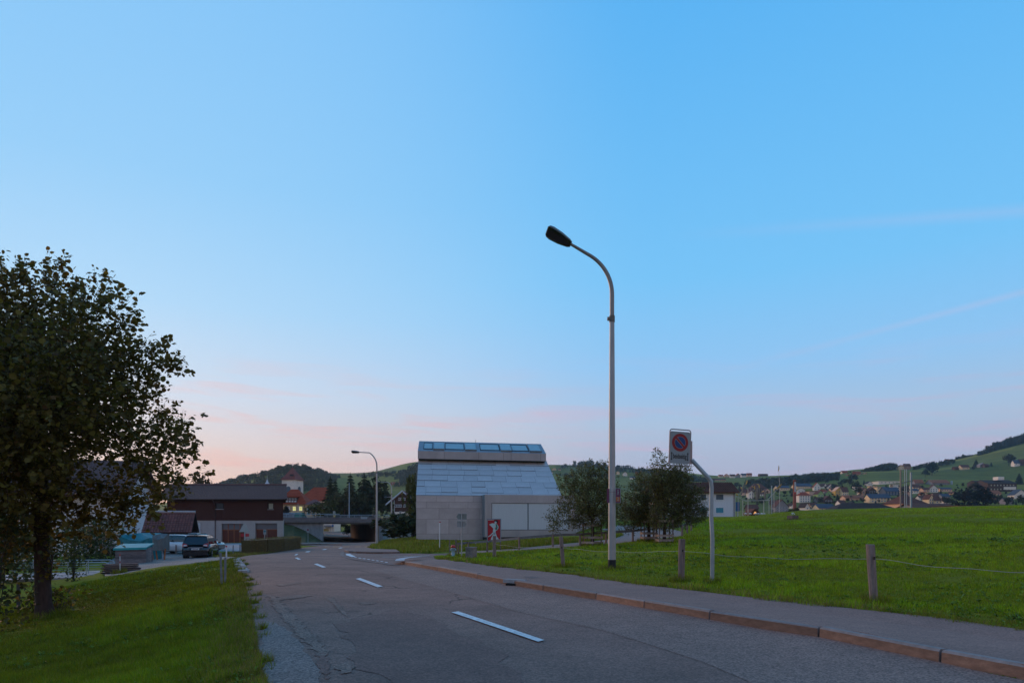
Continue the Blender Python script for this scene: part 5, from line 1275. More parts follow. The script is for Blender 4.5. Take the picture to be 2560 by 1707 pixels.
MB().box((0, 0, 0.493), (0.35, 0.35, 0.026)).build("cap", M("block_cap", (0.25, 0.225, 0.22), 0.9, var=0.3), t)
q = hit(1099, 1371.5); s = q.y / F
t = thing("marker_pole", q, "slim white marker pole with red tip on the grass before the museum wall", "pole")
MB().cyl((0, 0, -0.2), (0, 0, 66 * s), 0.035, 0.03, n=8).build("pole", m_whitepaint, t); MB().box((0.03, 0, 67 * s), (0.16, 0.06, 0.07)).build("tip", m_redpaint, t)
for px, py, h, lb in ((1124, 1388, 1.05, "thin dark stake just left of the fire hydrant"), (1140, 1386.5, 1.05, "short dark post just right of the fire hydrant")):
    q = hit(px, py); t = thing("stake", q, lb, "stake")
    MB().box((0, 0, h / 2 - 0.1), (0.06 if px < 1130 else 0.10, 0.06, h + 0.2)).build("shaft", m_wood, t)
q = hit(1189, 1377); t = thing("small_marker", q, "tiny pale plate on a thin rod in the grass beyond the concrete block", "marker")
MB().cyl((0, 0, -0.1), (0, 0, 0.55), 0.012, n=6).build("rod", m_wood, t); MB().box((0, 0, 0.6), (0.10, 0.02, 0.13)).build("plate", M("pale_plate", (0.45, 0.42, 0.35), 0.6), t)
q = hit(1982, 1299); s = q.y / F
t = thing("stone_trough", q, "square stone block with small white flowers on the meadow near its crest", "block", R(15))
MB().box((0, 0, 0.15), (0.82, 0.82, 0.62), taper=0.96).build("body", M("brown_stone", (0.14, 0.095, 0.085), 0.95, var=0.4, scale=4, bump=0.5), t)
m = MB(); r = random.Random(4)
for k in range(12):
    c = Vector((r.uniform(-.2, .1), r.uniform(-.2, .2), r.uniform(.5, .75))); u = Vector((r.uniform(-1, 1), r.uniform(-1, 1), r.uniform(-1, 1))).normalized() * .05; v = u.orthogonal().normalized() * .05; m.quad(c - u - v, c + u - v, c + u + v, c - u + v)
fo = m.build("flowers", M("white_petals", (0.6, 0.62, 0.6), 0.6), t); fo["kind"] = "stuff"

def plain_sign(px, base, Y, top, w, kind, label, lean_=0.0):
    q = at(px, base, Y); s = Y / F; t = thing("parking_sign" if kind == 'p' else "no_parking_sign", q, label, "road sign")
    MB().tube([(0, 0, -0.3), (lean_, 0, (base - top) * s)], 0.03, 8).build("pole", m_galv, t)
    hh = w * s * 1.75; pc = (lean_, -0.045, (base - top) * s - hh / 2)
    p = MB().box((0, 0, 0), (w * s, 0.02, hh)).build("plate", m_platew, t, pc)
    MB().slab([(x, -0.012, z) for x, z in circ(0, hh * .14, w * s * .38, 20)], (0, -0.002, 0)).build("disc", M("disc_blue_green", (0.03, 0.16, 0.20), 0.5) if kind == 'p' else m_red, p)
    if kind != 'p': MB().slab([(x, -0.0145, z) for x, z in circ(0, hh * .14, w * s * .22, 20)], (0, -0.002, 0)).build("core", M("sign_dull_violet", (0.12, 0.03, 0.10), 0.5), p)
plain_sign(661, 1362, 60, 1323, 7.0, 'p', "small white sign with a blue-green dot, before the right garage door", 0.05)
plain_sign(770, 1360.5, 95, 1320, 6.2, 'n', "small white no-parking sign with red ring, on the kerb before the bridge abutment")
# triangular warning sign from behind with two red plates
q = at(612, 1384, 57); s = 57 / F; t = thing("warning_sign", q, "large triangular sign seen from behind with two red plates below, before the barn", "road sign")
zt = (1384 - 1308) * s; zbq = (1384 - 1329) * s
MB().cyl((0, 0, -0.3), (0, 0, zt - .1), 0.055, n=10).build("pole", m_galv, t)
MB().slab([(-13.5 * s, -0.07, zbq), (14 * s, -0.07, zbq), (2.0 * s, -0.07, zt), (-1.5 * s, -0.07, zt)], (0, -0.03, 0)).build("triangle_panel", M("sign_back_light", (0.33, 0.36, 0.35), 0.5, metal=0.2, var=0.1), t)
for x0, x1 in ((-10, -2.2), (1.6, 10.5)): MB().box(((x0 + x1) / 2 * s, -0.0, (1384 - 1337) * s), ((x1 - x0) * s, 0.03, 7.5 * s)).build("red_plate", M("plate_red", (0.40, 0.02, 0.03), 0.5, var=0.08), t)
# blue crossing sign on the third lamp
q = at(979.5, 1318, 117.6); s = 117.6 / F; t = thing("crossing_sign", q, "square blue pedestrian-crossing sign on the pole of the farther lamp", "road sign")
p = MB().box((0, -0.17, 0), (10.5 * s, 0.03, 12.5 * s)).build("plate", m_blue, t)
MB().slab([(-3.6 * s, -0.189, -2.6 * s), (3.6 * s, -0.189, -2.6 * s), (0, -0.189, 4.0 * s)], (0, -0.003, 0)).build("triangle", m_platew, p)
MB().slab([(-1.0 * s, -0.1945, -2.2 * s), (1.2 * s, -0.1945, -2.2 * s), (0.5 * s, -0.1945, 1.8 * s), (-0.3 * s, -0.1945, 1.8 * s)], (0, -0.003, 0)).build("figure", m_ink, p)
q = at(984, 1343, 112); t = thing("white_bollard", q, "short white bollard with red cap beside the farther lamp poles", "bollard")
MB().cyl((0, 0, -0.6), (0, 0, .55), .09, n=8).build("body", m_whitepaint, t); MB().cyl((0, 0, .55), (0, 0, .72), .09, n=8).build("cap", m_redpaint, t)
# steel stakes and posts on the left
def stake(px, py, top, w, label, mat=m_steel, rz=0.2, lean_=(0, 0), n=1, cap=None, q=None):
    Q = q or hit(px, py); s = Q.y / F; t = thing("steel_stake", Q, label, "stake", rz); h = (py - top) * s
    for k in range(n):
        o = Vector((k * w * 1.1, 0.03 * k, 0)); hh = h * (1.0 if k == 0 else 0.86)
        m = MB(); tp = Vector((lean_[0] - 0.05 * (n > 1) * (1 - 2 * k) * 0.6, lean_[1], hh)); a = w / 2
        sec = lambda c: [(c.x - a, c.y - .012, c.z), (c.x + a, c.y - .012, c.z), (c.x + a, c.y + .012, c.z), (c.x + a * .25, c.y + .012, c.z), (c.x + a * .25, c.y + .05, c.z), (c.x - a * .25, c.y + .05, c.z), (c.x - a * .25, c.y + .012, c.z), (c.x - a, c.y + .012, c.z)]
        m.loft([sec(Vector((o.x, o.y, -.3))), sec(o + tp)]); m.build("shaft", mat, t)
    if cap: MB().box((lean_[0], lean_[1], h + .02), (w * 1.1, .06, .08)).build("cap", cap, t)
stake(556, 1465, 1381, 0.052, "pair of leaning blue-grey steel stakes on the roadside grass left of the road", lean_=(-0.02, 0), n=2)
stake(46, 1533, 1458, 0.085, "single dark steel stake in the grass left of the big tree trunk", mat=M("dark_steel", (0.06, 0.07, 0.085), 0.5, metal=0.4, var=0.2))
stake(566, 1393, 1366, 0.07, "slender red and white marker stake beside the gravel entrance", mat=m_whitepaint, cap=m_redpaint)
stake(583, 1387, 1362, 0.07, "thin grey stake between the marker stake and the hedge, left one", mat=m_steel)
stake(600, 1384, 1360, 0.07, "thin grey stake nearest the hedge end", mat=m_steel)
stake(440, 1385, 1361, 0.09, "short brown post on the gravel before the white estate car", mat=m_wood)
Qs = hit(300, 1433); t = thing("survey_post", Qs, "thin red and white banded post at the corner of the gravel lot", "post"); s = Qs.y / F
for k, (a, b, mt) in enumerate(((-0.2, .12, m_redpaint), (.12, .42, m_whitepaint), (.42, .50, m_redpaint), (.50, .70, m_whitepaint), (.70, .80, m_redpaint))): MB().cyl((0, 0, a), (0, 0, b), .015 + .001 * (k % 2), n=8).build("band", mt, t)

# ================================================================== parked cars
m_tyre = M("tyre_rubber", (0.012, 0.012, 0.013), 0.85, var=0.2); m_rim = M("alloy_rim", (0.45, 0.46, 0.48), 0.35, metal=0.7, var=0.05)
m_cglass = M("car_glass", (0.008, 0.012, 0.014), 0.03, var=0, spec=0.9); m_lampr = M("tail_lamp_red", (0.36, 0.02, 0.03), 0.15, var=0); m_lampw = M("tail_lamp_clear", (0.62, 0.55, 0.56), 0.15, var=0)
m_trim = M("black_trim", (0.012, 0.012, 0.013), 0.5, var=0.1)
def paintm(name, c, flake=0.0): 
    m = M(name, c, 0.22, metal=flake, var=0.02, spec=0.6); b = m.node_tree.nodes["Principled BSDF"]; b.inputs["Coat Weight"].default_value = 0.7; b.inputs["Coat Roughness"].default_value = 0.06; return m
def car(Q, rz, label, L, W_, H_, paint_, belt, prof, group="parked cars", hood=True, rear=True):
    """local x to the front, z up. prof = greenhouse (x_base_rear, x_top_rear, x_top_front, x_base_front) as fractions of L"""
    t = thing("parked_car", Q, label, "car", rz, group); hw = W_ / 2; st = []
    xs = [(-.5, .30, .62, .86), (-.485, .22, .80, .95), (-.44, .20, belt / 1.0, .99), (-.30, .19, belt, 1), (-.05, .19, belt, 1), (.18, .19, belt, 1), (.27, .19, belt - .02, .99), (.40, .20, belt - .12, .96), (.47, .22, belt - .22, .90), (.50, .30, belt - .36, .78)]
    for fx, zl, zb, w in xs:
        x = fx * L; w *= hw
        zb_ = zb if fx > -.47 else belt * (zb / 1.0) if zb < 1 else belt
        st.append([(x, -w * .86, zl), (x, -w * .97, zl + .10), (x, -w, (zl + zb_) / 2 + .05), (x, -w * .965, zb_ - .06), (x, -w * .88, zb_), (x, 0, zb_ + .015), (x, w * .88, zb_), (x, w * .965, zb_ - .06), (x, w, (zl + zb_) / 2 + .05), (x, w * .97, zl + .10), (x, w * .86, zl)])
    MB().loft(st, smooth=True).build("body", paint_, t)
    a, b, c, d = (k * L for k in prof); wb, wt = hw * .90, hw * .70
    def gsec(x0, x1): 
        return
    gh = []
    for u in (0, .35, .75, 1.0):
        z = belt - .02 + (H_ - .05 - belt + .02) * u; k = wb + (wt - wb) * (u ** 1.4); gh.append([(a + (b - a) * u, -k, z), (d + (c - d) * u, -k, z), (d + (c - d) * u, k, z), (a + (b - a) * u, k, z)])
    MB().loft(gh).build("glasshouse", m_cglass, t)
    rf = MB(); z = H_ - .055; n = 9; secs = []
    for i in range(n):
        u = i / (n - 1); x = b - .06 + (c - b + .10) * u; zz = z + .055 * math.sin(PI * (0.12 + 0.76 * u)); secs.append([(x, -wt * 1.03, zz - .03), (x, -wt * .9, zz + .015), (x, 0, zz + .03), (x, wt * .9, zz + .015), (x, wt * 1.03, zz - .03)])
    rf.loft(secs, smooth=True); rf.build("roof", paint_, t)
    for sy in (-1, 1):
        for x0, x1, w in ((a, b, .16), (d, c, .08), ((a * .45 + d * .55), (b * .45 + c * .55), .08), ((a * .78 + d * .22), (b * .80 + c * .20), .07)):
            p0, p1 = Vector((x0, sy * wb * 1.006, belt - .02)), Vector((x1, sy * wt * 1.012, H_ - .06))
            m = MB(); m.slab([p0 + Vector((-w / 2, 0, 0)), p0 + Vector((w / 2, 0, 0)), p1 + Vector((w / 2, 0, 0)), p1 + Vector((-w / 2, 0, 0))], (0, sy * .012, 0)); m.build("pillar", paint_ if w != .07 and w != .08 or x0 == d else m_trim, t)
        MB().box((d - .12, sy * (hw + .08), belt + .05), (.10, .18, .13)).build("mirror", paint_, t)
        for hx in (-.06, .16): MB().box((hx * L, sy * (hw * .985), belt - .16), (.17, .03, .035)).build("door_handle", paint_, t)
        for wx in (-.295, .305):
            rr = .325; w = MB().cyl((wx * L, sy * (hw - .20), rr), (wx * L, sy * (hw + .005), rr), rr, n=24).build("wheel", m_tyre, t)
            MB().cyl((wx * L, sy * (hw - .30), rr + .03), (wx * L, sy * (hw - .012), rr + .03), rr * 1.17, n=24).build("wheel_arch", m_trim, t)
            MB().cyl((wx * L, sy * (hw - .05), rr), (wx * L, sy * (hw + .006), rr), rr * .66, n=20).build("rim_well", m_trim, w)
            for k in range(5):
                an = 2 * PI * k / 5 + .3; c_ = Vector((wx * L, sy * (hw + .010), rr)); e = Vector((math.cos(an), 0, math.sin(an))); f_ = Vector((-e.z, 0, e.x))
                MB().slab([c_ + f_ * .03, c_ - f_ * .03, c_ + e * rr * .68 - f_ * .045, c_ + e * rr * .68 + f_ * .045], (0, sy * .012, 0)).build("spoke", m_rim, w)
    xr_ = -.5 * L
    # rear window, lamps, plate, bumper
    ra, rb = Vector((a - .012, 0, belt + .02)), Vector((b - .012, 0, H_ - .12)); n_ = Vector((-(rb.z - ra.z), 0, rb.x - ra.x)).normalized() * .012
    for sy in (-1, 1):
        MB().slab([(xr_ + .035, sy * hw * .50, belt - .10), (xr_ + .035, sy * hw * .90, belt - .17), (xr_ + .10, sy * hw * .90, belt + .10), (xr_ + .06, sy * hw * .62, belt + .03)], (-.03, 0, 0)).build("tail_lamp", m_lampr, t)
        MB().slab([(xr_ - .003, sy * hw * .54, belt - .09), (xr_ - .003, sy * hw * .82, belt - .13), (xr_ + .03, sy * hw * .82, belt - .02), (xr_ + .02, sy * hw * .62, belt - .01)], (-.02, 0, 0)).build("reverse_lamp", m_lampw, t)
        MB().box((xr_ + .01, sy * hw * .72, .42), (.05, .22, .06)).build("reflector", m_lampr, t)
    MB().box((xr_ + .03, 0, .40), (.10, W_ * .86, .26)).build("bumper", m_trim, t)
    pl_ = MB().box((xr_ - .015, 0, .70), (.02, .50, .11)).build("number_plate", m_whitepaint, t)
    for k in range(6): MB().box((xr_ - .027, -.15 + .06 * k, .70), (.004, .03 + .01 * (k % 2), .06)).build("plate_mark", m_ink, pl_)
    MB().box((xr_ - .01, 0, .80), (.03, .95, .03)).build("chrome_strip", m_rim, t)
    MB().cyl((b + .25, 0, H_ - .02), (b + .12, 0, H_ + .10), .012, n=6).build("aerial", m_trim, t)
    return t
car(at(504, 1393.5, 49.5), R(104), "black people carrier parked with its rear and right flank to the road", 4.35, 1.85, 1.64, paintm("paint_black", (0.006, 0.007, 0.009)), 1.02, (-.485, -.40, .10, .31))
qw = hit(462, 1384); car(at(459, 1382.5, 54.5), R(-8), "white estate car parked side-on behind the black car", 4.75, 1.82, 1.48, paintm("paint_white", (0.62, 0.66, 0.68)), .93, (-.49, -.42, .12, .29))
car(at(492, 1378, 59.5), R(-8), "silver-grey car with dark windows, mostly hidden behind the white estate car", 4.5, 1.82, 1.62, paintm("paint_silver", (0.30, 0.31, 0.33), .5), .98, (-.47, -.36, .10, .30))

# ---- board box and tarpaulin heaps on the gravel
m_teal = M("tarp_teal", (0.02, 0.30, 0.31), 0.45, var=0.2, scale=1.5, bump=0.25, bscale=5); m_tealp = M("tarp_teal_dark", (0.015, 0.17, 0.20), 0.5, var=0.3, scale=2, bump=0.4, bscale=4)
q = hit(336, 1407.5); s = q.y / F
t = thing("plank_box", q, "weathered grey plank box with teal tarpaulin lid on the gravel", "box", R(12))
bw_, bd_, bh_ = 1.62, 1.35, .86; r = random.Random(6)
for k in range(6):
    for sy, d in ((-1, 0),): MB().box((0, -bd_ / 2, .07 + k * .143), (bw_, .03, .135)).build("plank", M("plank_grey", (0.17, 0.145, 0.145), .9, var=.35, scale=3, stretch=(1, 1, 4), rand=.25, bump=.3), t)
    MB().box((0, bd_ / 2, .07 + k * .143), (bw_, .03, .135)).build("plank", M("plank_grey", (0.17, 0.145, 0.145), .9), t)
for k in range(7):
    for sx in (-1, 1): MB().box((sx * bw_ / 2, -bd_ / 2 + .12 + k * .183, .44), (.03, .175, .88 + .02 * k)).build("plank", M("plank_grey", (0.17, 0.145, 0.145), .9), t)
ld = MB(); ld.slab([(-bw_ / 2 - .08, -bd_ / 2 - .08, .88), (bw_ / 2 + .06, -bd_ / 2 - .08, .92), (bw_ / 2 + .06, bd_ / 2 + .05, 1.12), (-bw_ / 2 - .08, bd_ / 2 + .05, 1.10)], (0, 0, .05))
ld.slab([(-bw_ / 2 - .09, -bd_ / 2 - .09, .80), (bw_ / 2 + .07, -bd_ / 2 - .09, .84), (bw_ / 2 + .07, -bd_ / 2 - .09, .95), (-bw_ / 2 - .09, -bd_ / 2 - .09, .92)], (0, .02, 0)); ld.build("tarpaulin_lid", m_teal, t)
def heap(Q, sx, sy, h, mat, label, nm, seed, rz, zcut=0.0):
    t = thing(nm, Q, label, "tarpaulin", rz); r = np.random.default_rng(seed); n, m_ = 26, 20; V = []
    for j in range(m_ + 1):
        for i in range(n):
            a = 2 * PI * i / n; u = j / m_
            if u < .55: rr = 1.0 + .06 * math.sin(3 * a + seed) + .03 * math.sin(9 * a + 5 * u); z = zcut + (h - zcut) * (u / .55) * (.86 + .10 * math.sin(2 * a + 1) + .05 * math.sin(5 * a))
            else: k = (u - .55) / .45; rr = (1 - k) * (1.0 + .06 * math.sin(3 * a + seed)); z = h * (.86 + .10 * math.sin(2 * a + 1) * (1 - k) + .05 * math.sin(5 * a) * (1 - k) + .16 * k)
            rr *= 1 + .04 * math.sin(13 * a + 2 * u); V.append((rr * sx * math.copysign(abs(math.cos(a)) ** .6, math.cos(a)), rr * sy * math.copysign(abs(math.sin(a)) ** .6, math.sin(a)), z))
    mb = MB(); mb.add(V, [(j * n + i, j * n + (i + 1) % n, (j + 1) * n + (i + 1) % n, (j + 1) * n + i) for j in range(m_) for i in range(n)]); mb.build("sheet", mat, t); return t
qh = hit(362, 1398); heap(at(352, 1398, 46.5), 1.18, 1.0, 1.78, m_tealp, "bulky heap under a dark teal tarpaulin behind the plank box", "covered_heap", 2, R(8))
g_ = heap(at(402, 1399, 45), .40, .5, 1.70, M("tarp_grey", (0.115, 0.135, 0.135), .5, var=.2, scale=2, bump=.4, bscale=5), "grey tarpaulin bundle standing on orange trestle legs", "covered_stack", 5, R(-5), .62)
for x, l_ in ((-.42, .12), (-.14, .16), (.30, .10), (.46, -.05)): MB().tube([(x + l_ * .6, -.3, .0), (x - l_ * .3, -.25, .75)], .045, 6).build("leg", M("orange_wood", (0.34, 0.11, 0.03), .7) if x < .2 or x > .4 else M("blue_grey_leg", (0.22, .27, .32), .6), g_)

# ---- timber deck, footbridge with steel railing, plank pile
qd = at(278, 1372, 50); t = thing("timber_deck", Vector((qd.x, 50, at(0, 1368, 50).z)), "raised dark timber deck with a horizontal railing against the white house", "deck")
s = 50 / F; MB().box((-.2, .6, 0), (70 * s, 1.6, .18)).build("floor", m_wood, t)
for z in (.26, .62, .80): MB().box((-.2, -.15, z), (70 * s, .05, .10)).build("rail", m_wood, t)
for x in (-.95, -.3, .05, .7): MB().box((x, -.16, .10), (.09, .06, 1.55)).build("post", m_wood, t)
MB().box((-.2, 1.3, -.4), (66 * s, .05, .6)).build("skirt_board", M("barn_void", (0.02, 0.012, 0.01), .9), t)
FY = 31.0; fx0, fx1 = at(10, 0, FY).x, at(205, 0, FY).x; fz = at(0, 1447, FY).z
t = thing("footbridge", Vector(((fx0 + fx1) / 2, FY, fz)), "small concrete footbridge slab with galvanised steel railings, left of the big tree", "bridge")
c0 = t.location.copy()
m = MB(); m.slab([at(-60, 1452, FY) - c0, at(200, 1442, FY) - c0, at(285, 1428, FY + 4) - c0, at(285, 1424, FY + 6) - c0, at(-60, 1440, FY + 3.2) - c0], (0, 0, -.32)); m.build("slab", M("slab_concrete", (0.33, 0.31, .31), .9, var=.2), t)
def steel_rail(Y, pxs, ytop, ybot, endcurve):
    r_ = MB(); s = Y / F; P0 = lambda px, py: at(px, py, Y) - c0
    r_.tube([P0(pxs[0], ytop), P0(pxs[1], ytop - 2), P0(pxs[1] + 8, ytop + .5), P0(pxs[1] + 9, ytop + 6), P0(pxs[1] - 10, ybot)], .025, 7); r_.tube([P0(pxs[0], ytop + 7), P0(pxs[1] - 14, ytop + 5)], .018, 6)
    o = r_.build("railing", m_galv, t)
    for k in range(4): MB().tube([P0(pxs[0], ytop + 12 + 6.5 * k), P0(pxs[1] - 22, ytop + 10 + 6.5 * k)], .008, 5).build("bar", m_galv, o)
    for px in range(int(pxs[0]) + 12, int(pxs[1]) - 10, 46): MB().tube([P0(px, ytop), P0(px, ybot + 2)], .022, 6).build("post", m_galv, o)
steel_rail(FY, (20, 262), 1407, 1446, 0); steel_rail(FY + 2.6, (25, 276), 1401, 1438, 0)
qp = hit(262, 1438); t = thing("plank_pile", Vector((qp.x, qp.y + 1.2, qp.z)), "low pile of dark old planks at the end of the footbridge railing", "pile", R(25))
for k in range(14):
    r = random.Random(k); MB().box((r.uniform(-.1, .1), (k % 3) * .22 - .2, .04 + .055 * (k // 3) * 1.6), (1.25 + r.uniform(-.2, .2), .20, .05), rz=r.uniform(-.12, .12)).build("plank", M("old_plank_dark", (0.055, .045, .048), .9, var=.4, rand=.3), t)
# ================================================================== trees and hedges
m_bark = M("bark_dark", (0.050, 0.032, 0.028), 0.95, var=0.45, scale=5, stretch=(3, 3, 0.6), bump=0.8, bscale=14)
m_leaf = attr_tint(M("linden_leaf", (1, 1, 1), 0.55, var=0.0, spec=0.3, trans=0.42))
m_leaff = attr_tint(M("fruit_tree_leaf", (1, 1, 1), 0.5, var=0.0, spec=0.35, trans=0.22))
m_crown = attr_tint(M("crown_foliage", (1, 1, 1), 0.8, var=0.0, spec=0.15, trans=0.12))

def rand_unit(g, n):
    v = g.normal(size=(n, 3)); return v / np.linalg.norm(v, axis=1, keepdims=True)
def leaves_mesh(name, pos, nrm, axis, size, tint, mat, outline):
    """one small folded leaf blade per position; outline = [(along, across)] of the right half"""
    n = len(pos); nrm = nrm / np.linalg.norm(nrm, axis=1, keepdims=True)
    axis = axis - nrm * (axis * nrm).sum(1, keepdims=True); axis /= np.linalg.norm(axis, axis=1, keepdims=True) + 1e-9
    side = np.cross(nrm, axis); L = []
    k = len(outline)
    for a, w in outline: L.append(pos + axis * (a * size)[:, None])                                         # midrib
    for sgn in (1, -1):
        for a, w in outline: L.append(pos + axis * (a * size)[:, None] + side * (sgn * w * size)[:, None] + nrm * (0.22 * w * size)[:, None])
    V = np.stack(L, 1)                                                                                       # n, 3k, 3
    T = []
    for i in range(k - 1):
        for off, fl in ((k, False), (2 * k, True)):
            a, b, c, d = i, i + 1, off + i + 1, off + i
            if outline[i][1] > 0: T.append((a, d, c) if not fl else (a, c, d))
            if outline[i + 1][1] > 0: T.append((a, c, b) if not fl else (a, b, c))
    T = np.array(T)
    tris = (T[None] + (np.arange(n) * 3 * k)[:, None, None]).reshape(-1, 3)
    return np_mesh(name, V.reshape(-1, 3), tris, mat, tint=np.repeat(tint, 3 * k, 0))
HEART = [(0.0, 0.0), (0.16, 0.46), (0.62, 0.45), (1.0, 0.0)]
OVAL = [(0.0, 0.0), (0.45, 0.26), (1.0, 0.0)]

def lobed_tree(name, Q, lobes, Y, seed, label, trunk, n_twigs, per, lsize, tint0, mat, outline, twig_len, loose=0, limb_n=14, droop=0.6, cat="tree", group=None, dspread=0.8, warm=0.10):
    g = np.random.default_rng(seed); t = thing(name, Q, label, cat, 0, group); q0 = np.array(Q)
    s = Y / F; C, Rr = [], []
    for i, lb in enumerate(lobes):
        c = np.array(at(lb[0], lb[1], Y + (lb[3] if len(lb) > 3 else g.uniform(-dspread, dspread)))) - q0; C.append(c); Rr.append(lb[2] * s)
    C = np.array(C); Rr = np.array(Rr); wgt = Rr ** 2.2; wgt /= wgt.sum()
    k = g.choice(len(C), n_twigs, p=wgt); u = rand_unit(g, n_twigs); u[:, 2] *= 0.95
    rad = g.random(n_twigs) ** 0.45
    base = C[k] + u * (Rr[k] * rad * 0.76)[:, None]
    d = u * 0.9 + rand_unit(g, n_twigs) * 0.55 + np.array([0, 0, 0.45]); d /= np.linalg.norm(d, axis=1, keepdims=True)
    tl = twig_len * (0.6 + 0.8 * g.random(n_twigs)); tl = np.minimum(tl, Rr[k] * 0.9 + 0.05)
    # twigs as thin prisms
    w = np.stack([np.cross(d, rand_unit(g, n_twigs)) for _ in range(3)], 1); w /= np.linalg.norm(w, axis=2, keepdims=True) + 1e-9
    tw = 0.006 if lsize > 0.08 else 0.007
    V = np.concatenate([base[:, None] + w * tw, (base + d * tl[:, None])[:, None] + w * tw * 0.4], 1)
    F6 = np.array([(0, 1, 4), (0, 4, 3), (1, 2, 5), (1, 5, 4), (2, 0, 3), (2, 3, 5)])
    tt = (F6[None] + (np.arange(n_twigs) * 6)[:, None, None]).reshape(-1, 3)
    o = link("twigs", np_mesh("twigs", V.reshape(-1, 3), tt, m_bark), t); o["kind"] = "stuff"
    # leaves along the twigs
    n = n_twigs * per; ti = np.repeat(np.arange(n_twigs), per); f = np.tile((np.arange(per) + 0.5) / per, n_twigs) + g.uniform(-.08, .08, n)
    pos = base[ti] + d[ti] * (tl[ti] * f)[:, None]
    out = rand_unit(g, n) * 0.8 + d[ti] * 0.7 + np.array([0, 0, -droop]); out /= np.linalg.norm(out, axis=1, keepdims=True)
    pos = pos + out * (lsize * 0.45)
    nr = rand_unit(g, n) * 0.8 + np.array([0, -0.25, 0.75])
    sz = lsize * (0.45 + 1.0 * g.random(n) ** 1.2)
    v = 0.55 + 0.9 * g.random(n) ** 1.3
    tint = np.array(tint0)[None] * v[:, None]
    wm = g.random(n) < warm; tint[wm] = np.array((0.16, 0.085, 0.018)) * v[wm][:, None]
    o = link("foliage", leaves_mesh("foliage", pos, nr, out, sz, tint, mat, outline), t); o["kind"] = "stuff"
    # trunk and limbs
    tr = MB(); P, rr = trunk; tr.tube(P, rr, 12); tr.build("trunk", m_bark, t)
    order = np.argsort(-Rr)[:limb_n]
    for i in order:
        a = Vector(P[-1]) if g.random() < .35 else Vector(P[max(1, len(P) - 2)]).lerp(Vector(P[-1]), g.random()); b = Vector(C[i]); mid_ = a.lerp(b, .5) + Vector((0, 0, (b - a).length * .10))
        r0 = rr[-1] * .75
        MB().tube([a, mid_, b], [r0, r0 * .6, r0 * .18], 6).build("branch", m_bark, t)
    if loose:
        # the leaves that stand free against the sky, one by one
        order = np.argsort(-(pos[:, 2] * 0.75 + pos[:, 0] * 0.85 + g.random(n) * .8))[:loose]
        lm = leaves_mesh("leaf", np.zeros((1, 3)), np.array([[0, 0, 1.0]]), np.array([[1.0, 0, 0]]), np.array([1.0]), np.array([tint0]) * 1.2, mat, outline)
        for i in order:
            z = Vector(nr[i]).normalized(); x = Vector(out[i]); x = (x - z * x.dot(z)).normalized(); y = z.cross(x)
            lo = link("leaf", lm, t); mtx = Matrix((x, y, z)).transposed().to_4x4(); mtx.translation = Vector(pos[i]) + Vector(out[i]) * lsize * .5; lo.matrix_local = mtx @ Matrix.Diagonal((sz[i], sz[i], sz[i], 1))
    return t

TQ = hit(112, 1541); TY = TQ.y
zt = lambda py: (1541 - py) * TY / F
lobed_tree("linden_tree", TQ, [(10, 760, 125), (-60, 840, 160), (110, 795, 125), (215, 815, 112), (285, 915, 118), (340, 950, 92), (395, 905, 48), (430, 875, 20), (412, 840, 12), (352, 1075, 105), (400, 1130, 78), (425, 1195, 55), (345, 1225, 92), (390, 1250, 48), (235, 1270, 104),
            (100, 1230, 118), (10, 1210, 150), (50, 1000, 205), (195, 1030, 180), (-120, 950, 240), (-180, 1150, 210), (455, 1068, 30), (490, 1050, 15), (515, 1036, 9), (500, 1130, 14), (500, 1180, 14), (300, 1300, 52), (150, 1310, 52), (20, 1320, 80), (-60, 1350, 100), (250, 730, 42), (40, 650, 28), (130, 680, 36), (470, 1120, 26),
            (100, 1050, 190, 2.6), (0, 900, 180, 2.4), (180, 900, 150, 2.0), (100, 1000, 190, -2.2), (20, 1180, 150, -2.0)],
           TY, 21, "big dark leafy tree on the left roadside lawn, its crown cut by the frame", ([(0, 0, -.3), (0.02, 0, 0.0), (-.03, 0, .35), (-.08, 0, 1.6), (-.10, 0, 2.9), (-.06, 0, 4.4), (0.0, 0, 6.2)], [.30, .245, .185, .165, .155, .12, .07]),
           7000, 9, 0.096, (0.140, 0.108, 0.018), m_leaf, HEART, 0.55, loose=180, dspread=1.3, warm=0.05)
# suckers at the foot of the trunk
def shoots(px, py, w, h, n, seed, label, name="sucker_shoots", tint=(0.085, 0.085, 0.014), ls=.085, cat="shrub", Q=None, warm=.15):
    Q = Q or hit(px, py); g = np.random.default_rng(seed); t = thing(name, Q, label, cat)
    pos = np.stack([g.normal(0, w / 2, n), g.normal(0, w / 3, n), h * g.random(n) ** .8], -1); out = rand_unit(g, n) + np.array([0, 0, -.3]); nr = rand_unit(g, n) * .8 + np.array([0, -.2, .8])
    v = .5 + g.random(n); c = np.array(tint)[None] * v[:, None]; k = g.random(n) < warm; c[k] = np.array((.20, .13, .02)) * v[k][:, None]
    o = link("foliage", leaves_mesh("foliage", pos, nr, out, ls * (.6 + .7 * g.random(n)), c, m_leaf, HEART), t); o["kind"] = "stuff"
    for k in range(7): MB().tube([(0, 0, -.1), (g.normal(0, w / 5), g.normal(0, w / 6), h * .5), (g.normal(0, w / 2.5), g.normal(0, w / 4), h * .95)], [.012, .008, .003], 4).build("stem", m_bark, t)
    return t
shoots(92, 1534, .5, .8, 220, 3, "leafy suckers on the left foot of the big tree trunk"); shoots(148, 1532, .55, .65, 170, 4, "leafy suckers with a yellow leaf right of the big tree trunk foot", warm=.3)
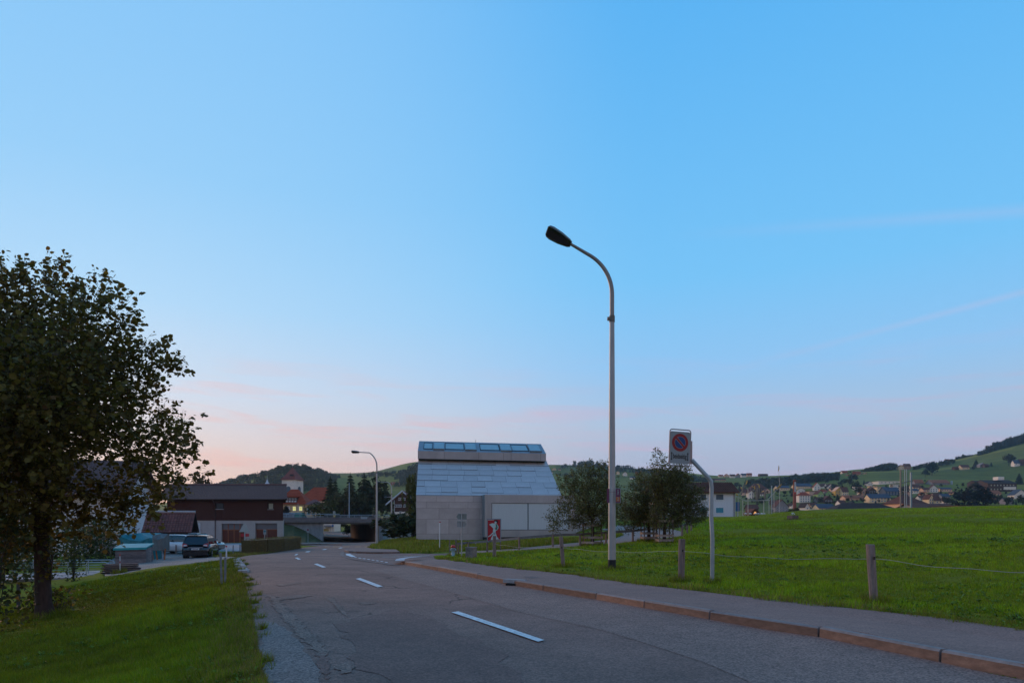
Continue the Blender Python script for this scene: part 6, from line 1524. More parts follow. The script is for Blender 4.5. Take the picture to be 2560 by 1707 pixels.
shoots(136, 1450, .30, 1.0, 120, 5, "yellowish leafy shoots hanging beside the big trunk by the footbridge", warm=.5, Q=Vector((at(140, 0, TY).x, TY - .2, h1(at(140, 0, TY).x, TY) + .9)))
shoots(8, 1500, .8, 2.6, 900, 6, "dark bush at the left edge of the lawn", "lawn_bush", (0.05, 0.055, 0.014), Q=ground(-8, 15.0), warm=.03)
shoots(184, 1450, .45, 2.2, 700, 7, "slender young sapling between the big tree and the plank pile", "sapling", (0.075, 0.085, 0.016), ls=.08, Q=ground(184, 27), warm=.06)
for px, Y, w, h, n, lb in ((255, 52, 1.7, 3.0, 1500, "pale green loose shrub before the timber deck"), (215, 46, 2.2, 2.4, 1700, "dark shrub behind the footbridge, right of the big trunk"), (60, 44, 2.6, 2.6, 1900, "dark shrub behind the footbridge, left of the big trunk"), (-10, 30, 2.0, 3.4, 1800, "tall dark shrub at the frame edge behind the footbridge")):
    shoots(px, 0, w, h, n, int(px) + 300, lb, "garden_shrub", (0.06, 0.075, 0.02) if px < 250 else (0.10, 0.12, 0.05), .16, Q=ground(px, Y), warm=.04)

tr_ = lambda h: ([(0, 0, -.2), (0, 0, .3), (0.02, 0, h * .5), (-.02, 0, h)], [.13, .115, .10, .085])
fr_tint = (0.120, 0.112, 0.022)
lobed_tree("fruit_tree", T1, [(1400, 1300, 34), (1440, 1262, 52), (1490, 1252, 58), (1452, 1205, 42), (1500, 1195, 44), (1425, 1215, 26), (1528, 1290, 38), (1396, 1325, 16), (1384, 1312, 12), (1512, 1146, 8), (1508, 1165, 10), (1470, 1180, 22), (1395, 1190, 8), (1408, 1205, 12), (1470, 1300, 45), (1520, 1235, 38), (1440, 1318, 18), (1512, 1318, 18)],
           T1.y, 31, "bushy fruit tree nearest the museum, left of the lamp pole", tr_(1.9), 2100, 9, .115, fr_tint, m_leaff, OVAL, .42, limb_n=9, droop=.1, group="fruit trees beside the path", dspread=.6, warm=.05)
lobed_tree("fruit_tree", T2, [(1590, 1262, 46), (1628, 1280, 52), (1580, 1298, 30), (1618, 1225, 40), (1572, 1318, 12), (1598, 1203, 24), (1645, 1250, 40), (1600, 1302, 26), (1560, 1285, 16)],
           T2.y, 32, "middle fruit tree, right of the lamp pole, merging with its taller neighbour", tr_(1.9), 1800, 9, .115, fr_tint, m_leaff, OVAL, .42, limb_n=7, droop=.1, group="fruit trees beside the path", dspread=.6, warm=.05)
lobed_tree("fruit_tree", T3, [(1682, 1235, 60), (1718, 1272, 46), (1702, 1296, 28), (1655, 1195, 40), (1648, 1155, 18), (1641, 1135, 9), (1645, 1120, 5), (1745, 1292, 24), (1662, 1290, 48), (1700, 1192, 34), (1716, 1170, 7), (1690, 1165, 16), (1736, 1240, 26), (1758, 1280, 10), (1625, 1205, 20)],
           T3.y, 33, "tallest fruit tree, below the no-parking sign and before the white house", tr_(2.0), 2500, 9, .115, fr_tint, m_leaff, OVAL, .42, limb_n=10, droop=.1, group="fruit trees beside the path", dspread=.6, warm=.05)
shoots(1725, 1308, .8, .55, 160, 12, "small dark shrub in the grass right of the rail fence loop", "small_shrub", (0.04, 0.05, 0.014), .12, Q=hit(1735, 1309), warm=.02)

# ---------------- templates for trees farther off
def tpl_broad(seed, n=420, leaf=.055):
    g = np.random.default_rng(seed); C = [(0, 0, .62, .30)] + [(g.uniform(-.24, .24), g.uniform(-.24, .24), g.uniform(.24, .85), g.uniform(.14, .22)) for _ in range(12)]
    C = np.array(C); k = g.integers(0, len(C), n); u = rand_unit(g, n); p = C[k, :3] + u * (C[k, 3] * (.75 + .3 * g.random(n)))[:, None]
    p[:, 2] = np.clip(p[:, 2], .05, 1.0)
    a = rand_unit(g, n); nr = u + a * .7; nr /= np.linalg.norm(nr, axis=1, keepdims=True); x = np.cross(nr, rand_unit(g, n)); x /= np.linalg.norm(x, axis=1, keepdims=True); y = np.cross(nr, x); s = leaf * (.6 + .8 * g.random(n))
    V = np.stack([p - x * s[:, None] - y * s[:, None] * .6, p + x * s[:, None] - y * s[:, None] * .5, p + x * s[:, None] * .3 + y * s[:, None]], 1); c = .6 + .8 * g.random(n)
    return V.reshape(-1, 3), np.repeat(c, 3)
def tpl_conifer(seed, layers=13, per=11):
    g = np.random.default_rng(seed); V, c = [], []
    for j in range(layers):
        z = .10 + .88 * (j / layers) ** .9; R_ = .19 * (1 - z) ** .85 + .012
        for k in range(per):
            a = 2 * PI * (k + g.random() * .8) / per; r = R_ * g.uniform(.7, 1.2); w = .55 * 2 * PI * R_ / per + .012
            dz = .10 * (1 - z) + .02; t = np.array([math.cos(a), math.sin(a), 0]); s = np.array([-math.sin(a), math.cos(a), 0])
            V += [t * .01 + np.array([0, 0, z + dz]) , t * r - s * w + np.array([0, 0, z - dz * .5]), t * r + s * w + np.array([0, 0, z - dz * .35 + g.uniform(-.01, .02)])]; c += [g.uniform(.6, 1.3)] * 3
            V += [t * .02 + np.array([0, 0, z + dz * .8]), t * r * 1.12 + np.array([0, 0, z - dz * .8]), t * r * .5 + s * w * 1.3 + np.array([0, 0, z - dz * .2])]; c += [g.uniform(.5, 1.1)] * 3
    V += [np.array([-.012, 0, .93]), np.array([.012, 0, .93]), np.array([0, 0, 1.03])]; c += [1.0] * 3
    return np.array(V), np.array(c)
TB = [tpl_broad(i) for i in range(4)]; TC = [tpl_conifer(i + 9) for i in range(3)]
TBl = [tpl_broad(i + 50, 150, .085) for i in range(3)]; TCl = [tpl_conifer(i + 70, 6, 6) for i in range(3)]
CM = {}
def crown_mesh(kind, i, col):
    key = (kind, i % (4 if kind == 'b' else 3), col)
    if key not in CM:
        V, c = (TB if kind == 'b' else TC)[key[1]]
        CM[key] = np_mesh("crown", V, np.arange(len(V)).reshape(-1, 3), m_crown, tint=np.array(col)[None] * c[:, None])
    return CM[key]
trunk_me = MB().tube([(0, 0, -.06), (0, 0, .35), (0, 0, .6)], [.024, .018, .008], 6).mesh("trunk", m_bark)
DARKC = (0.030, 0.036, 0.014); MIDB = (0.055, 0.062, 0.018); OLIVE = (0.075, 0.072, 0.020); DARKB = (0.016, 0.017, 0.012)
def far_tree(Q, h, kind, seed, col, label, w=1.0, group=None, name=None):
    t = thing(name or ("conifer_tree" if kind == 'c' else "broadleaf_tree"), Q, label, "tree", random.Random(seed).uniform(0, 6), group)
    link("crown", crown_mesh(kind, seed, col), t, scale=(h * w, h * w, h)); link("trunk", trunk_me, t, scale=h)
    return t
def tree_px(px, base, top, Y, kind, seed, col, label, w=1.0, group=None):
    q = at(px, base, Y); return far_tree(q, (base - top) * Y / F, kind, seed, col, label, w, group)
gB = "trees behind the bridge"
for px, top, Y, k, w, col, lb in ((826, 1190, 172, 'c', 1.25, DARKC, "pointed conifer behind the bridge, left of its twin, beside the red roofs"), (838, 1198, 176, 'c', 1.25, DARKC, "slightly shorter twin conifer right of the pointed one behind the bridge"),
        (876, 1181, 178, 'c', 1.35, (0.040, 0.045, 0.018), "airy larch-like conifer behind the blue-grey mast"), (911, 1183, 180, 'c', 1.5, DARKC, "broad dark conifer behind the bridge right of the mast"), (938, 1190, 182, 'b', 1.0, (0.028, 0.034, 0.014), "dark round tree behind the second street lamp"),
        (862, 1216, 160, 'b', 1.0, (0.058, 0.060, 0.026), "grey-green broadleaf tree at the bridge railing, below the conifers"), (832, 1238, 158, 'b', .95, MIDB, "low broadleaf tree left of the grey-green one at the railing"), (898, 1222, 162, 'b', 1.0, DARKC, "dark round tree at the bridge railing right of the mast"), (955, 1218, 176, 'b', .9, DARKC, "dark round tree left of the brown chalet")):
    tree_px(px, 1302, top, Y, k, int(px), col, lb, w, gB)
tree_px(792, 1300, 1250, 152, 'b', 5, OLIVE, "low bush hanging over the bridge railing before the school", 1.7); tree_px(714, 1300, 1262, 150, 'b', 6, DARKB, "dark young tree at the barn corner before the lit school windows", .8)
tree_px(503, 1262, 1182, 116, 'b', 8, (0.085, 0.065, 0.03), "thin-crowned tree rising behind the barn roof", .75); tree_px(545, 1262, 1205, 118, 'b', 9, DARKC, "rounded bush top just above the barn roof ridge", 1.0)
for i, (px, top, Y, lb) in enumerate(((985, 1284, 110, "dark green hedge bush beside the bridge wing wall"), (1008, 1276, 108, "tallest dark hedge bush below the brown chalet"), (1032, 1280, 100, "dark green hedge bush touching the museum wall"), (1000, 1300, 100, "low dark bush on the slope by the lamp poles"))):
    tree_px(px, 1352, top, Y, 'b', 20 + i, (0.034, 0.044, 0.013), lb, 1.9, "bushes right of the bridge")
tree_px(1036, 1330, 1186, 105, 'b', 44, (0.07, 0.075, 0.02), "narrow tree peeping out behind the museum's left edge", .5)
tree_px(822, 1327, 1296, 240, 'b', 45, DARKC, "dark tree seen through the left of the underpass", 1.5); tree_px(852, 1327, 1296, 240, 'b', 46, DARKC, "dark tree behind the post seen through the underpass", 1.5); tree_px(872, 1344, 1308, 178, 'b', 47, MIDB, "green bush at the far right end of the underpass", 1.0)

# clipped hedge on the inside of the bend
def hedge(line, h, w, label, seed):
    P = [hit(*p) for p in line]; g = np.random.default_rng(seed); Q = P[0]; t = thing("clipped_hedge", Q, label, "hedge")
    pos, nr = [], []
    core = MB()
    for a, b in zip(P, P[1:]):
        d = (b - a); L_ = d.length; d = d.normalized(); s_ = Vector((-d.y, d.x, 0)); m = int(L_ * 620)
        for _ in range(m):
            u = g.random() * L_; f = g.integers(0, 4); v = g.random()
            if f <= 1: o = s_ * (-w / 2 if f == 0 else w / 2) + Vector((0, 0, v * h)); n_ = (-s_ if f == 0 else s_)
            elif f == 2: o = s_ * (v - .5) * w + Vector((0, 0, h)); n_ = Vector((0, 0, 1))
            else: o = s_ * (v - .5) * w + Vector((0, 0, h * g.random())); u = L_ if b is P[-1] else u; n_ = d if b is P[-1] else Vector((0, 0, 1))
            p = a + d * u - Q; p.z = (a.z + (b.z - a.z) * u / L_) - Q.z; jit = Vector(g.normal(0, .035, 3)); pos.append(p + o + jit); nr.append(n_)
        core.slab([a - Q - s_ * w * .42, b - Q - s_ * w * .42, b - Q + s_ * w * .42, a - Q + s_ * w * .42], (0, 0, h * .94))
    core.build("inner_wood", M("hedge_inner", (0.09, 0.06, 0.02), .95), t)
    pos = np.array(pos); nr = np.array(nr) + rand_unit(g, len(pos)) * .7; n = len(pos); v = .5 + g.random(n); c = np.array((0.19, 0.115, 0.02))[None] * v[:, None]; gr = g.random(n) < .4; c[gr] = np.array((0.13, 0.125, 0.018)) * v[gr][:, None]
    o = link("foliage", leaves_mesh("foliage", pos, nr, rand_unit(g, n), .07 * (.6 + .7 * g.random(n)), c, m_leaff, OVAL), t); o["kind"] = "stuff"
hedge([(616, 1385.5), (655, 1382), (695, 1377.5), (737, 1371)], 1.05, 1.1, "low clipped brownish hedge on the bend before the barn garages", 14)

# ---------------- woods on the hills, each a mass nobody could count
def wood(name, spots, kinds, col, seed):
    g = np.random.default_rng(seed); VV, cc = [], []
    for (Q, h) in spots:
        kd = 'c' if g.random() < kinds else 'b'; V, c = (TCl if kd == 'c' else TBl)[g.integers(0, 3)]
        a = g.uniform(0, 6.28); w = (1.15 if kd == 'c' else 1.0) * g.uniform(.9, 1.3); x = (V[:, 0] * math.cos(a) - V[:, 1] * math.sin(a)) * h * w; y = (V[:, 0] * math.sin(a) + V[:, 1] * math.cos(a)) * h * w
        VV.append(np.stack([x + Q.x, y + Q.y, V[:, 2] * h + Q.z - h * .06], -1)); cc.append(np.array(col)[None] * (c * g.uniform(.7, 1.25))[:, None] * np.array([g.uniform(.9, 1.15), 1, g.uniform(.9, 1.1)])[None])
    V = np.concatenate(VV); o = link(name, np_mesh(name, V, np.arange(len(V)).reshape(-1, 3), m_crown, tint=np.concatenate(cc))); o["kind"] = "stuff"; return o
def along(pts, n, hpx, seed, thick=0, jit=.25):
    """spots along a base line in the photo; hpx = tree height in photo pixels"""
    g = np.random.default_rng(seed); xs = [p[0] for p in pts]; out = []
    for _ in range(n):
        px = g.uniform(xs[0], xs[-1]); py = np.interp(px, xs, [p[1] for p in pts]) + (g.random() * thick); q = hit(px, py, 200)
        if q.y > 2400: continue
        hh = np.interp(px, xs, [p[2] for p in pts]) if len(pts[0]) > 2 else hpx
        out.append((q, hh * g.uniform(1 - jit, 1 + jit) * q.y / F))
    return out
FORC = (0.050, 0.058, 0.026); FORB = (0.036, 0.044, 0.020)
wood("church_hill_wood", along([(505, 1232, 10), (560, 1212, 14), (640, 1194, 16), (700, 1182, 17), (760, 1182, 17), (800, 1186, 16), (850, 1194, 8)], 260, 15, 1, thick=5) + along([(500, 1238, 12), (640, 1204, 14), (740, 1190, 16), (840, 1198, 12)], 520, 14, 2, thick=36) + along([(680, 1182, 12), (715, 1174, 15), (745, 1173, 15), (790, 1180, 14)], 150, 14, 43, thick=9), .45, FORC, 1)
wood("saddle_wood", along([(780, 1192, 8), (840, 1197, 9)], 40, 8, 3, thick=6) + along([(890, 1187, 6), (930, 1186, 9), (985, 1187, 12)], 130, 10, 41, thick=10) + along([(985, 1187, 9), (1010, 1182, 14), (1045, 1172, 22), (1075, 1160, 24)], 150, 16, 4, thick=16) + along([(1000, 1196, 12), (1060, 1190, 16)], 120, 12, 5, thick=14), .6, FORC, 2)
wood("field_edge_wood", along([(985, 1212, 8), (1040, 1212, 8)], 60, 8, 6, thick=4), .5, FORC, 3)
wood("middle_ridge_wood", along([(1405, 1166, 9), (1440, 1163, 11), (1470, 1161, 18), (1510, 1165, 10), (1535, 1170, 9), (1560, 1172, 11), (1640, 1178, 9)], 220, 11, 7, thick=7) + along([(1400, 1190, 10), (1440, 1192, 8)], 40, 9, 8, thick=6) + along([(1470, 1186, 9), (1530, 1190, 9)], 50, 9, 9, thick=6), .75, FORC, 4)
wood("sign_ridge_wood", along([(1640, 1182, 8), (1700, 1188, 9), (1735, 1200, 14), (1765, 1202, 13), (1790, 1203, 6)], 150, 10, 10, thick=8), .65, FORC, 5)
wood("dark_band_wood", along([(1865, 1214, 16), (1900, 1212, 18), (1960, 1210, 20), (2010, 1203, 20), (2060, 1197, 18), (2098, 1194, 14)], 330, 17, 11, thick=4, jit=.15) + along([(1880, 1222, 16), (1960, 1217, 16)], 120, 14, 12, thick=4) + along([(1975, 1196, 12), (2100, 1190, 12)], 120, 12, 13, thick=4), .8, FORC, 6)
wood("spur_wood", along([(2160, 1181, 10), (2185, 1178, 15), (2215, 1174, 17), (2243, 1169, 15)], 170, 15, 14, thick=3, jit=.12) + along([(2108, 1188, 7), (2160, 1180, 8)], 45, 7, 15, thick=5), .75, FORC, 7)
wood("skyline_wood", along([(2282, 1171, 8), (2310, 1167, 11), (2345, 1162, 12), (2386, 1155, 9)], 120, 10, 16, thick=3) + along([(2390, 1150, 8), (2410, 1146, 10), (2436, 1140, 7)], 70, 8, 17, thick=2), .8, FORC, 8)
wood("hilltop_wood", along([(2443, 1141, 11), (2470, 1134, 20), (2500, 1124, 24), (2530, 1114, 24), (2575, 1101, 22)], 260, 22, 18, thick=3, jit=.12) + along([(2480, 1128, 18), (2580, 1094, 20)], 200, 20, 19, thick=4, jit=.12), .9, FORC, 9)
# single trees on the slopes and among the houses
gt = "trees among the town houses"
def ht(px, base, hpx, kind, col, label, w=1.0, seed=None, group=None):
    q = hit(px, base, 200); far_tree(q, hpx * q.y / F, kind, seed or int(px * 3 + base), col, label, w, group)
ht(2330, 1188, 36, 'b', (0.020, 0.026, 0.014), "dense dark tree clump in the pasture under the hilltop", 1.25); ht(2313, 1192, 20, 'b', (0.022, 0.028, 0.014), "low dark bush left of the dense pasture tree clump", 1.3)
ht(2440, 1167, 20, 'c', FORC, "lone dark conifer right of the hillside farmhouse", 2.0); ht(2434, 1174, 8, 'b', FORC, "low bush right of the hillside farmhouse", 2.0); ht(2478, 1165, 11, 'c', FORC, "small conifer right of the grey hillside barn", 1.6)
ht(2522, 1163, 32, 'b', (0.034, 0.036, 0.020), "large round tree left of the white hillside farmhouse", 1.15); ht(2548, 1212, 30, 'c', FORC, "tall conifer at the right end of the long school building", 2.0)
for px, b, h, w, lb in ((2410, 1274, 54, 1.25, "leftmost very dark copper beech before the long school building"), (2440, 1276, 62, 1.25, "tallest very dark copper beech, middle of the mass before the long school building"), (2464, 1274, 52, 1.2, "rightmost very dark copper beech before the long school building")): ht(px, b, h, 'b', (0.012, 0.012, 0.010), lb, w, group="dark copper beeches")
# ================================================================== houses farther off
RED = M("tiles_red", (0.33, 0.065, 0.032), .8, spec=.08, var=.25, scale=.5, stretch=(1, 1, 3)); BRN = M("tiles_brown", (0.135, 0.052, 0.036), .8, spec=.08, var=.25, scale=.5); DRK = M("tiles_dark", (0.065, 0.038, 0.032), .8, spec=.08, var=.2, scale=.5)
SLT = M("roof_slate_blue", (0.075, 0.09, 0.115), .8, spec=.08, var=.15, scale=.4); ORG = M("tiles_orange", (0.36, 0.12, 0.06), .8, spec=.08, var=.2, scale=.5)
WHT = M("wall_white", (0.86, 0.70, 0.56), .85, var=.05); CRM = M("wall_cream", (0.84, 0.55, 0.29), .85, var=.06); YEL = M("wall_yellow", (0.78, 0.42, 0.08), .85, var=.06); PNK = M("wall_pinkish", (0.74, 0.41, 0.25), .85, var=.08)  # warm after-glow on the facades is mixed into these wall colours
GRN = M("wall_green", (0.30, 0.42, 0.14), .85, var=.06); TIM = M("wall_timber_brown", (0.085, 0.040, 0.028), .85, var=.3, scale=1); NVY = M("wall_navy", (0.045, 0.070, 0.10), .7, var=.1); GRY = M("wall_grey", (0.26, 0.22, 0.21), .85, var=.12)
BEI = M("wall_beige", (0.56, 0.38, 0.22), .85, var=.08, scale=.6)
m_lit = M("lit_window", (0.5, 0.45, 0.2), .5, var=0, emit=(0.85, 0.78, 0.22, 0.8)); m_shop = M("lit_front", (0.5, 0.3, 0.1), .5, var=0, emit=(1.0, 0.42, 0.10, 0.85))
def hs(x0, x1, base, eave, ridge, style, wall, roof, label, cols=3, rows=2, rz=0, Y=None, depth=None, name="town_house", cat="house", group=None, winm=None, over=.5, win=(1.0, 1.3), framem=None, chim=None):
    px = (x0 + x1) / 2; q = at(px, base, Y) if Y else hit(px, base, 180); Y = q.y; s = Y / F
    w = (x1 - x0) * s; zE_, zR_ = (base - eave) * s, (base - ridge) * s
    wins = []
    for j in range(rows):
        for i in range(cols):
            z = zE_ * (j + .55) / rows if rows else 0; x = w * ((i + .5) / cols - .5) * .88; wins.append((x, z, min(win[0], w / cols * .6), min(win[1], zE_ / max(1, rows) * .62)))
    return simple_house(name, q, label, cat, w, depth or max(7.0, w * .7), zE_, zR_, R(rz), wall, roof, wins=wins, style=style, over=min(over, w * .06 + .15), base=-4.0, group=group, winm=winm, framem=framem, chim=chim)

# white house on the crest of the meadow, close enough for blinds, drainpipe and ribbed roof
HY = 140.0; hq = at(1836, 1289, HY)
wx = lambda px: (px - 1775) * HY / F; wz = lambda py: (1289 - py) * HY / F
m_sid = M("siding_lavender_white", (0.68, 0.66, 0.68), .8, var=.05, scale=1, stretch=(8, 1, .2)); m_blind = M("blind_blue_grey", (0.075, 0.10, 0.13), .6, var=.15, scale=3, stretch=(10, 1, 1)); m_blindt = M("blind_teal", (0.05, 0.26, 0.34), .6, var=.15, scale=3, stretch=(10, 1, 1))
wh = simple_house("white_house", Vector((at(1740, 0, HY).x, HY, hq.z)), "two-storey white house with brown ribbed roof and teal blinds, right of the fruit trees", "house", (1838 - 1642) * HY / F, 9.0, wz(1229), wz(1205), 0.0, m_sid, BRN, style='side', over=0.7, base=-2)
for px, py, w, h, mt in ((1799, 1242, 20, 14.5, m_blind), (1799, 1275, 20, 14, m_blindt), (1758, 1275, 15, 14, m_blindt), (1721, 1275, 14, 14, m_glass), (1758, 1242, 15, 14.5, m_blind), (1680, 1275, 14, 14, m_glass)):
    f = MB(); W_, H_ = w * HY / F, h * HY / F; e = .12
    for bx in ((0, H_ / 2, W_ + e, e), (0, -H_ / 2, W_ + e, e), (-W_ / 2, 0, e, H_ - e), (W_ / 2, 0, e, H_ - e)): f.box((bx[0], -.05, bx[1]), (bx[2], .12, bx[3]))
    fo = f.build("window", M("window_frame_white", (0.72, 0.72, 0.72), 0.5), wh, ((px - 1740) * HY / F, 0, wz(py))); MB().box((0, -.02, 0), (W_ - e, .05, H_ - e)).build("blind" if mt is not m_glass else "pane", mt, fo)
MB().tube([((1835 - 1740) * HY / F, -.1, -.5), ((1835 - 1740) * HY / F, -.1, wz(1231)), ((1835 - 1740) * HY / F, -.65, wz(1227))], .07, 6).build("drainpipe", M("copper_brown", (0.10, 0.05, 0.04), .5), wh)
for k in range(46):
    x = -(1838 - 1642) * HY / F / 2 - .6 + k * ((1838 - 1642) * HY / F + 1.2) / 45; kk = (wz(1205) - wz(1229)) / 4.5
    m = MB(); m.slab([(x - .06, -.72, wz(1229) - .72 * kk + .23), (x + .06, -.72, wz(1229) - .72 * kk + .23), (x + .06, 4.5, wz(1205) + .23), (x - .06, 4.5, wz(1205) + .23)], (0, 0, .09)); m.build("roof_rib", BRN, wh)
MB().box((14, 1, 1.6), (1.2, .3, 2.8)).v
t = thing("blue_board", at(1844, 1289, HY + 1), "tall blue panel beside the right wall of the white house", "panel"); MB().box((0, 0, 1.9), (.8, .15, 1.9)).build("panel", M("panel_blue", (0.01, .09, .24), .5), t); MB().box((0, .1, .9), (.12, .1, 2.2)).build("post", m_galv, t)

# steel-frame installation hung with logs and yellow crescents
IY = 122.0; iq = at(1895, 1289, IY); s = IY / F
ins = thing("hanging_installation", iq, "pale steel frame hung with logs and yellow crescents on the crest of the meadow", "installation")
I = lambda px, py, dy=0: ((px - 1895) * s, dy, (1289 - py) * s)
m_pale = M("pale_steel_pole", (0.45, 0.42, 0.38), .5, metal=.2, var=.1); m_log = M("log_grey_brown", (0.23, 0.185, 0.155), .9, var=.3, scale=1, stretch=(3, 3, .4)); m_cres = M("crescent_yellow", (0.62, 0.36, 0.06), .5, var=.12)
for a, b, r in (((1857, 1290), (1857, 1250), .055), ((1870, 1290), (1870, 1222), .06), ((1909.5, 1290), (1909.5, 1250), .06), ((1922.5, 1290), (1922.5, 1250), .055), ((1935, 1290), (1935, 1230), .055), ((1845.5, 1289), (1845.5, 1235), .03)):
    MB().cyl(I(*a), I(*b), r, n=8).build("pole", m_pale, ins)
for a, b, r in (((1863, 1251.5), (1925, 1250), .06), ((1840, 1240), (1863, 1251.5), .06), ((1917, 1251), (1938, 1229), .045), ((1846, 1235.5), (1871, 1235.5), .025), ((1935, 1230), (1944, 1223), .04)):
    MB().cyl(I(*a), I(*b), r, n=8).build("beam", m_pale, ins)
for a, b, r in (((1853, 1236), (1861, 1210), .16), ((1892, 1249), (1892, 1218), .22), ((1912, 1247), (1912, 1225), .17), ((1897, 1246), (1898, 1219), .15), ((1882, 1247), (1882, 1222), .09), ((1887, 1250), (1887, 1212), .03), ((1866, 1222), (1867, 1203), .03), ((1903, 1250), (1903, 1222), .025)):
    MB().tube([I(*a), I((a[0] + b[0]) / 2 + .6, (a[1] + b[1]) / 2), I(*b)], [r, r * 1.05, r * .9], 8).build("log", m_log, ins)
def cres(pts, r, nm="crescent", par=ins, f=I, mat=None):
    n = len(pts); MB().tube([f(*p) for p in pts], [max(.015, r * math.sin(PI * (k + .35) / (n - .3))) for k in range(n)], 8).build(nm, mat or m_cres, par)
cres([(1864, 1211), (1866, 1208), (1867.5, 1204), (1867, 1200)], .10); cres([(1892, 1209.5), (1895.5, 1210.5), (1898, 1214), (1898.5, 1218), (1897, 1222)], .12); cres([(1887, 1214), (1886.5, 1218), (1887, 1224)], .09); cres([(1840, 1233), (1842, 1236), (1845, 1237)], .12); cres([(1904, 1231), (1906, 1228), (1909, 1226)], .08); cres([(1852, 1216), (1853.5, 1218.5), (1853, 1222)], .10); cres([(1880, 1215), (1882, 1217.5), (1884, 1216)], .10)
cq = at(1949, 1238, IY); t = thing("crescent_pole", at(1949, 1289, IY), "thin tall pole topped by a dark yellow crescent against the sky, above another crescent", "installation")
I2 = lambda px, py, dy=0: ((px - 1949) * s, dy, (1289 - py) * s)
MB().tube([I2(1949, 1292), I2(1949, 1210), I2(1947.3, 1178)], [.05, .04, .025], 6).build("pole", m_pale, t)
m_cresd = M("crescent_ochre", (0.34, 0.20, 0.05), .5, var=.15); cres([(1945, 1178), (1946.8, 1174), (1947.3, 1168), (1946.2, 1163)], .10, "crescent", t, I2, m_cresd); cres([(1941, 1220), (1946, 1218), (1951, 1213), (1954, 1209)], .20, "crescent", t, I2, m_cresd)
# masts
def mast(px, base, top, Y, r, col, label, name="catenary_mast"):
    q = at(px, base, Y); t = thing(name, q, label, "mast", group="railway masts"); MB().box((0, 0, (base - top) * Y / F / 2 - 1), (r * 2, r * 2, (base - top) * Y / F + 2)).build("column", M("mast_" + col, (0.20, .27, .31) if col == "blue" else (0.17, .155, .15), .5, metal=.3, var=.12), t); return t
mast(1929.5, 1283, 1213, 150, .10, "blue", "blue-grey square mast right of the hanging installation"); a = mast(2251.5, 1272, 1174, 135, .10, "brown", "brown-grey square mast left of the taller blue one on the meadow crest"); b = mast(2277.5, 1271, 1180, 135, .14, "blue", "thick blue-grey square mast, rightmost on the meadow crest")
MB().tube([(-.1, 0, (1271 - 1202) * 135 / F), (-1.0, 0, (1271 - 1204) * 135 / F), (-2.1, 0, (1271 - 1209) * 135 / F)], .10, 6).build("crossbeam", M("mast_brown", (0.17, .155, .15), .5), b)
mast(2262, 1272, 1172, 210, .09, "blue", "slim distant mast just left of its twin between the two near masts"); mast(2266.5, 1272, 1171, 210, .09, "blue", "slim distant mast just right of its twin between the two near masts")
# tall brick chimney with a painted white band
q = hit(1987, 1283, 200); CY = 330.0; q = at(1986.5, 1283, CY); s = CY / F
t = thing("brick_chimney", q, "tall red brick chimney with a vertical white banner above the town roofs", "chimney")
MB().lathe([(4.0 * s, -3), (4.0 * s, 0), (3.6 * s, 60 * s), (3.4 * s, 82 * s), (3.7 * s, 82.2 * s), (3.7 * s, 84 * s), (2.6 * s, 84 * s), (2.6 * s, 80 * s)], n=20).build("shaft", M("brick_red", (0.30, 0.085, 0.055), .9, var=.3, scale=.8, stretch=(1, 1, 3)), t)
bn = MB().box((0, -3.65 * s, 66 * s), (3.4 * s, .12, 25 * s)).build("banner", M("banner_white", (0.62, .62, .62), .7), t)
for k in range(12): MB().box((((k % 2) - .5) * 1.1 * s, -3.65 * s - .075, (55.5 + k * 1.9) * s), (1.2 * s, .03, .9 * s)).build("banner_mark", m_ink, bn)
MB().box((0, -3.8 * s, 51.5 * s), (4.4 * s, .14, 4 * s)).build("red_panel", M("panel_red", (0.55, .03, .02), .6), t)

# ---- church, school and chalet on the left
q = at(731.5, 1262, 262); s = 262 / F
t = thing("church_tower", q, "white church tower with arched belfry window and steep red pyramid roof", "tower", R(-14))
w = 37 * s / 2; MB().box((0, 0, (1262 - 1200) * s / 2 - 3), (2 * w, 2 * w, (1262 - 1200) * s + 6)).build("wall", M("tower_stone", (0.78, .66, .58), .9, var=.16, scale=.5), t)
ze = (1262 - 1200) * s; zp = (1262 - 1167) * s; k = w * 1.16
rf = MB().add([(-k, -k, ze), (k, -k, ze), (k, k, ze), (-k, k, ze), (-k * .62, -k * .62, ze + (zp - ze) * .34), (k * .62, -k * .62, ze + (zp - ze) * .34), (k * .62, k * .62, ze + (zp - ze) * .34), (-k * .62, k * .62, ze + (zp - ze) * .34), (0, 0, zp)],
             [(3, 2, 1, 0), (0, 1, 5, 4), (1, 2, 6, 5), (2, 3, 7, 6), (3, 0, 4, 7), (4, 5, 8), (5, 6, 8), (6, 7, 8), (7, 4, 8)]).build("roof", M("tower_roof_red", (0.22, .06, .045), .8, var=.2, scale=.4), t)
MB().cyl((0, 0, zp), (0, 0, zp + 1.6), .06, n=6).build("finial", m_galv, rf); MB().box((0, 0, zp + 1.1), (.9, .08, .10)).build("cross_arm", m_galv, rf)
MB().box((1.2, -k * .80, ze + 1.8), (1.3, .6, .55)).build("louvre", M("louvre_dark", (0.03, .02, .02), .9), rf)
for rz in (0, R(90)):
    pts = [(math.cos(a) * .95, math.sin(a) * .95) for a in [PI * i / 8 for i in range(9)]]; z0 = ze - 3.4
    m = MB(); m.slab([(-.95, -w - .04, z0 - 3.0), (.95, -w - .04, z0 - 3.0)] + [(x, -w - .04, z0 + z) for x, z in pts], (0, -.05, 0)); m.build("belfry_window", M("belfry_grey", (0.10, .12, .15), .8), t, rz=rz)
q = at(668, 1224, 290); s = 290 / F; t = thing("roof_turret", q, "small white lantern turret with thin spire above the barn roof", "turret")
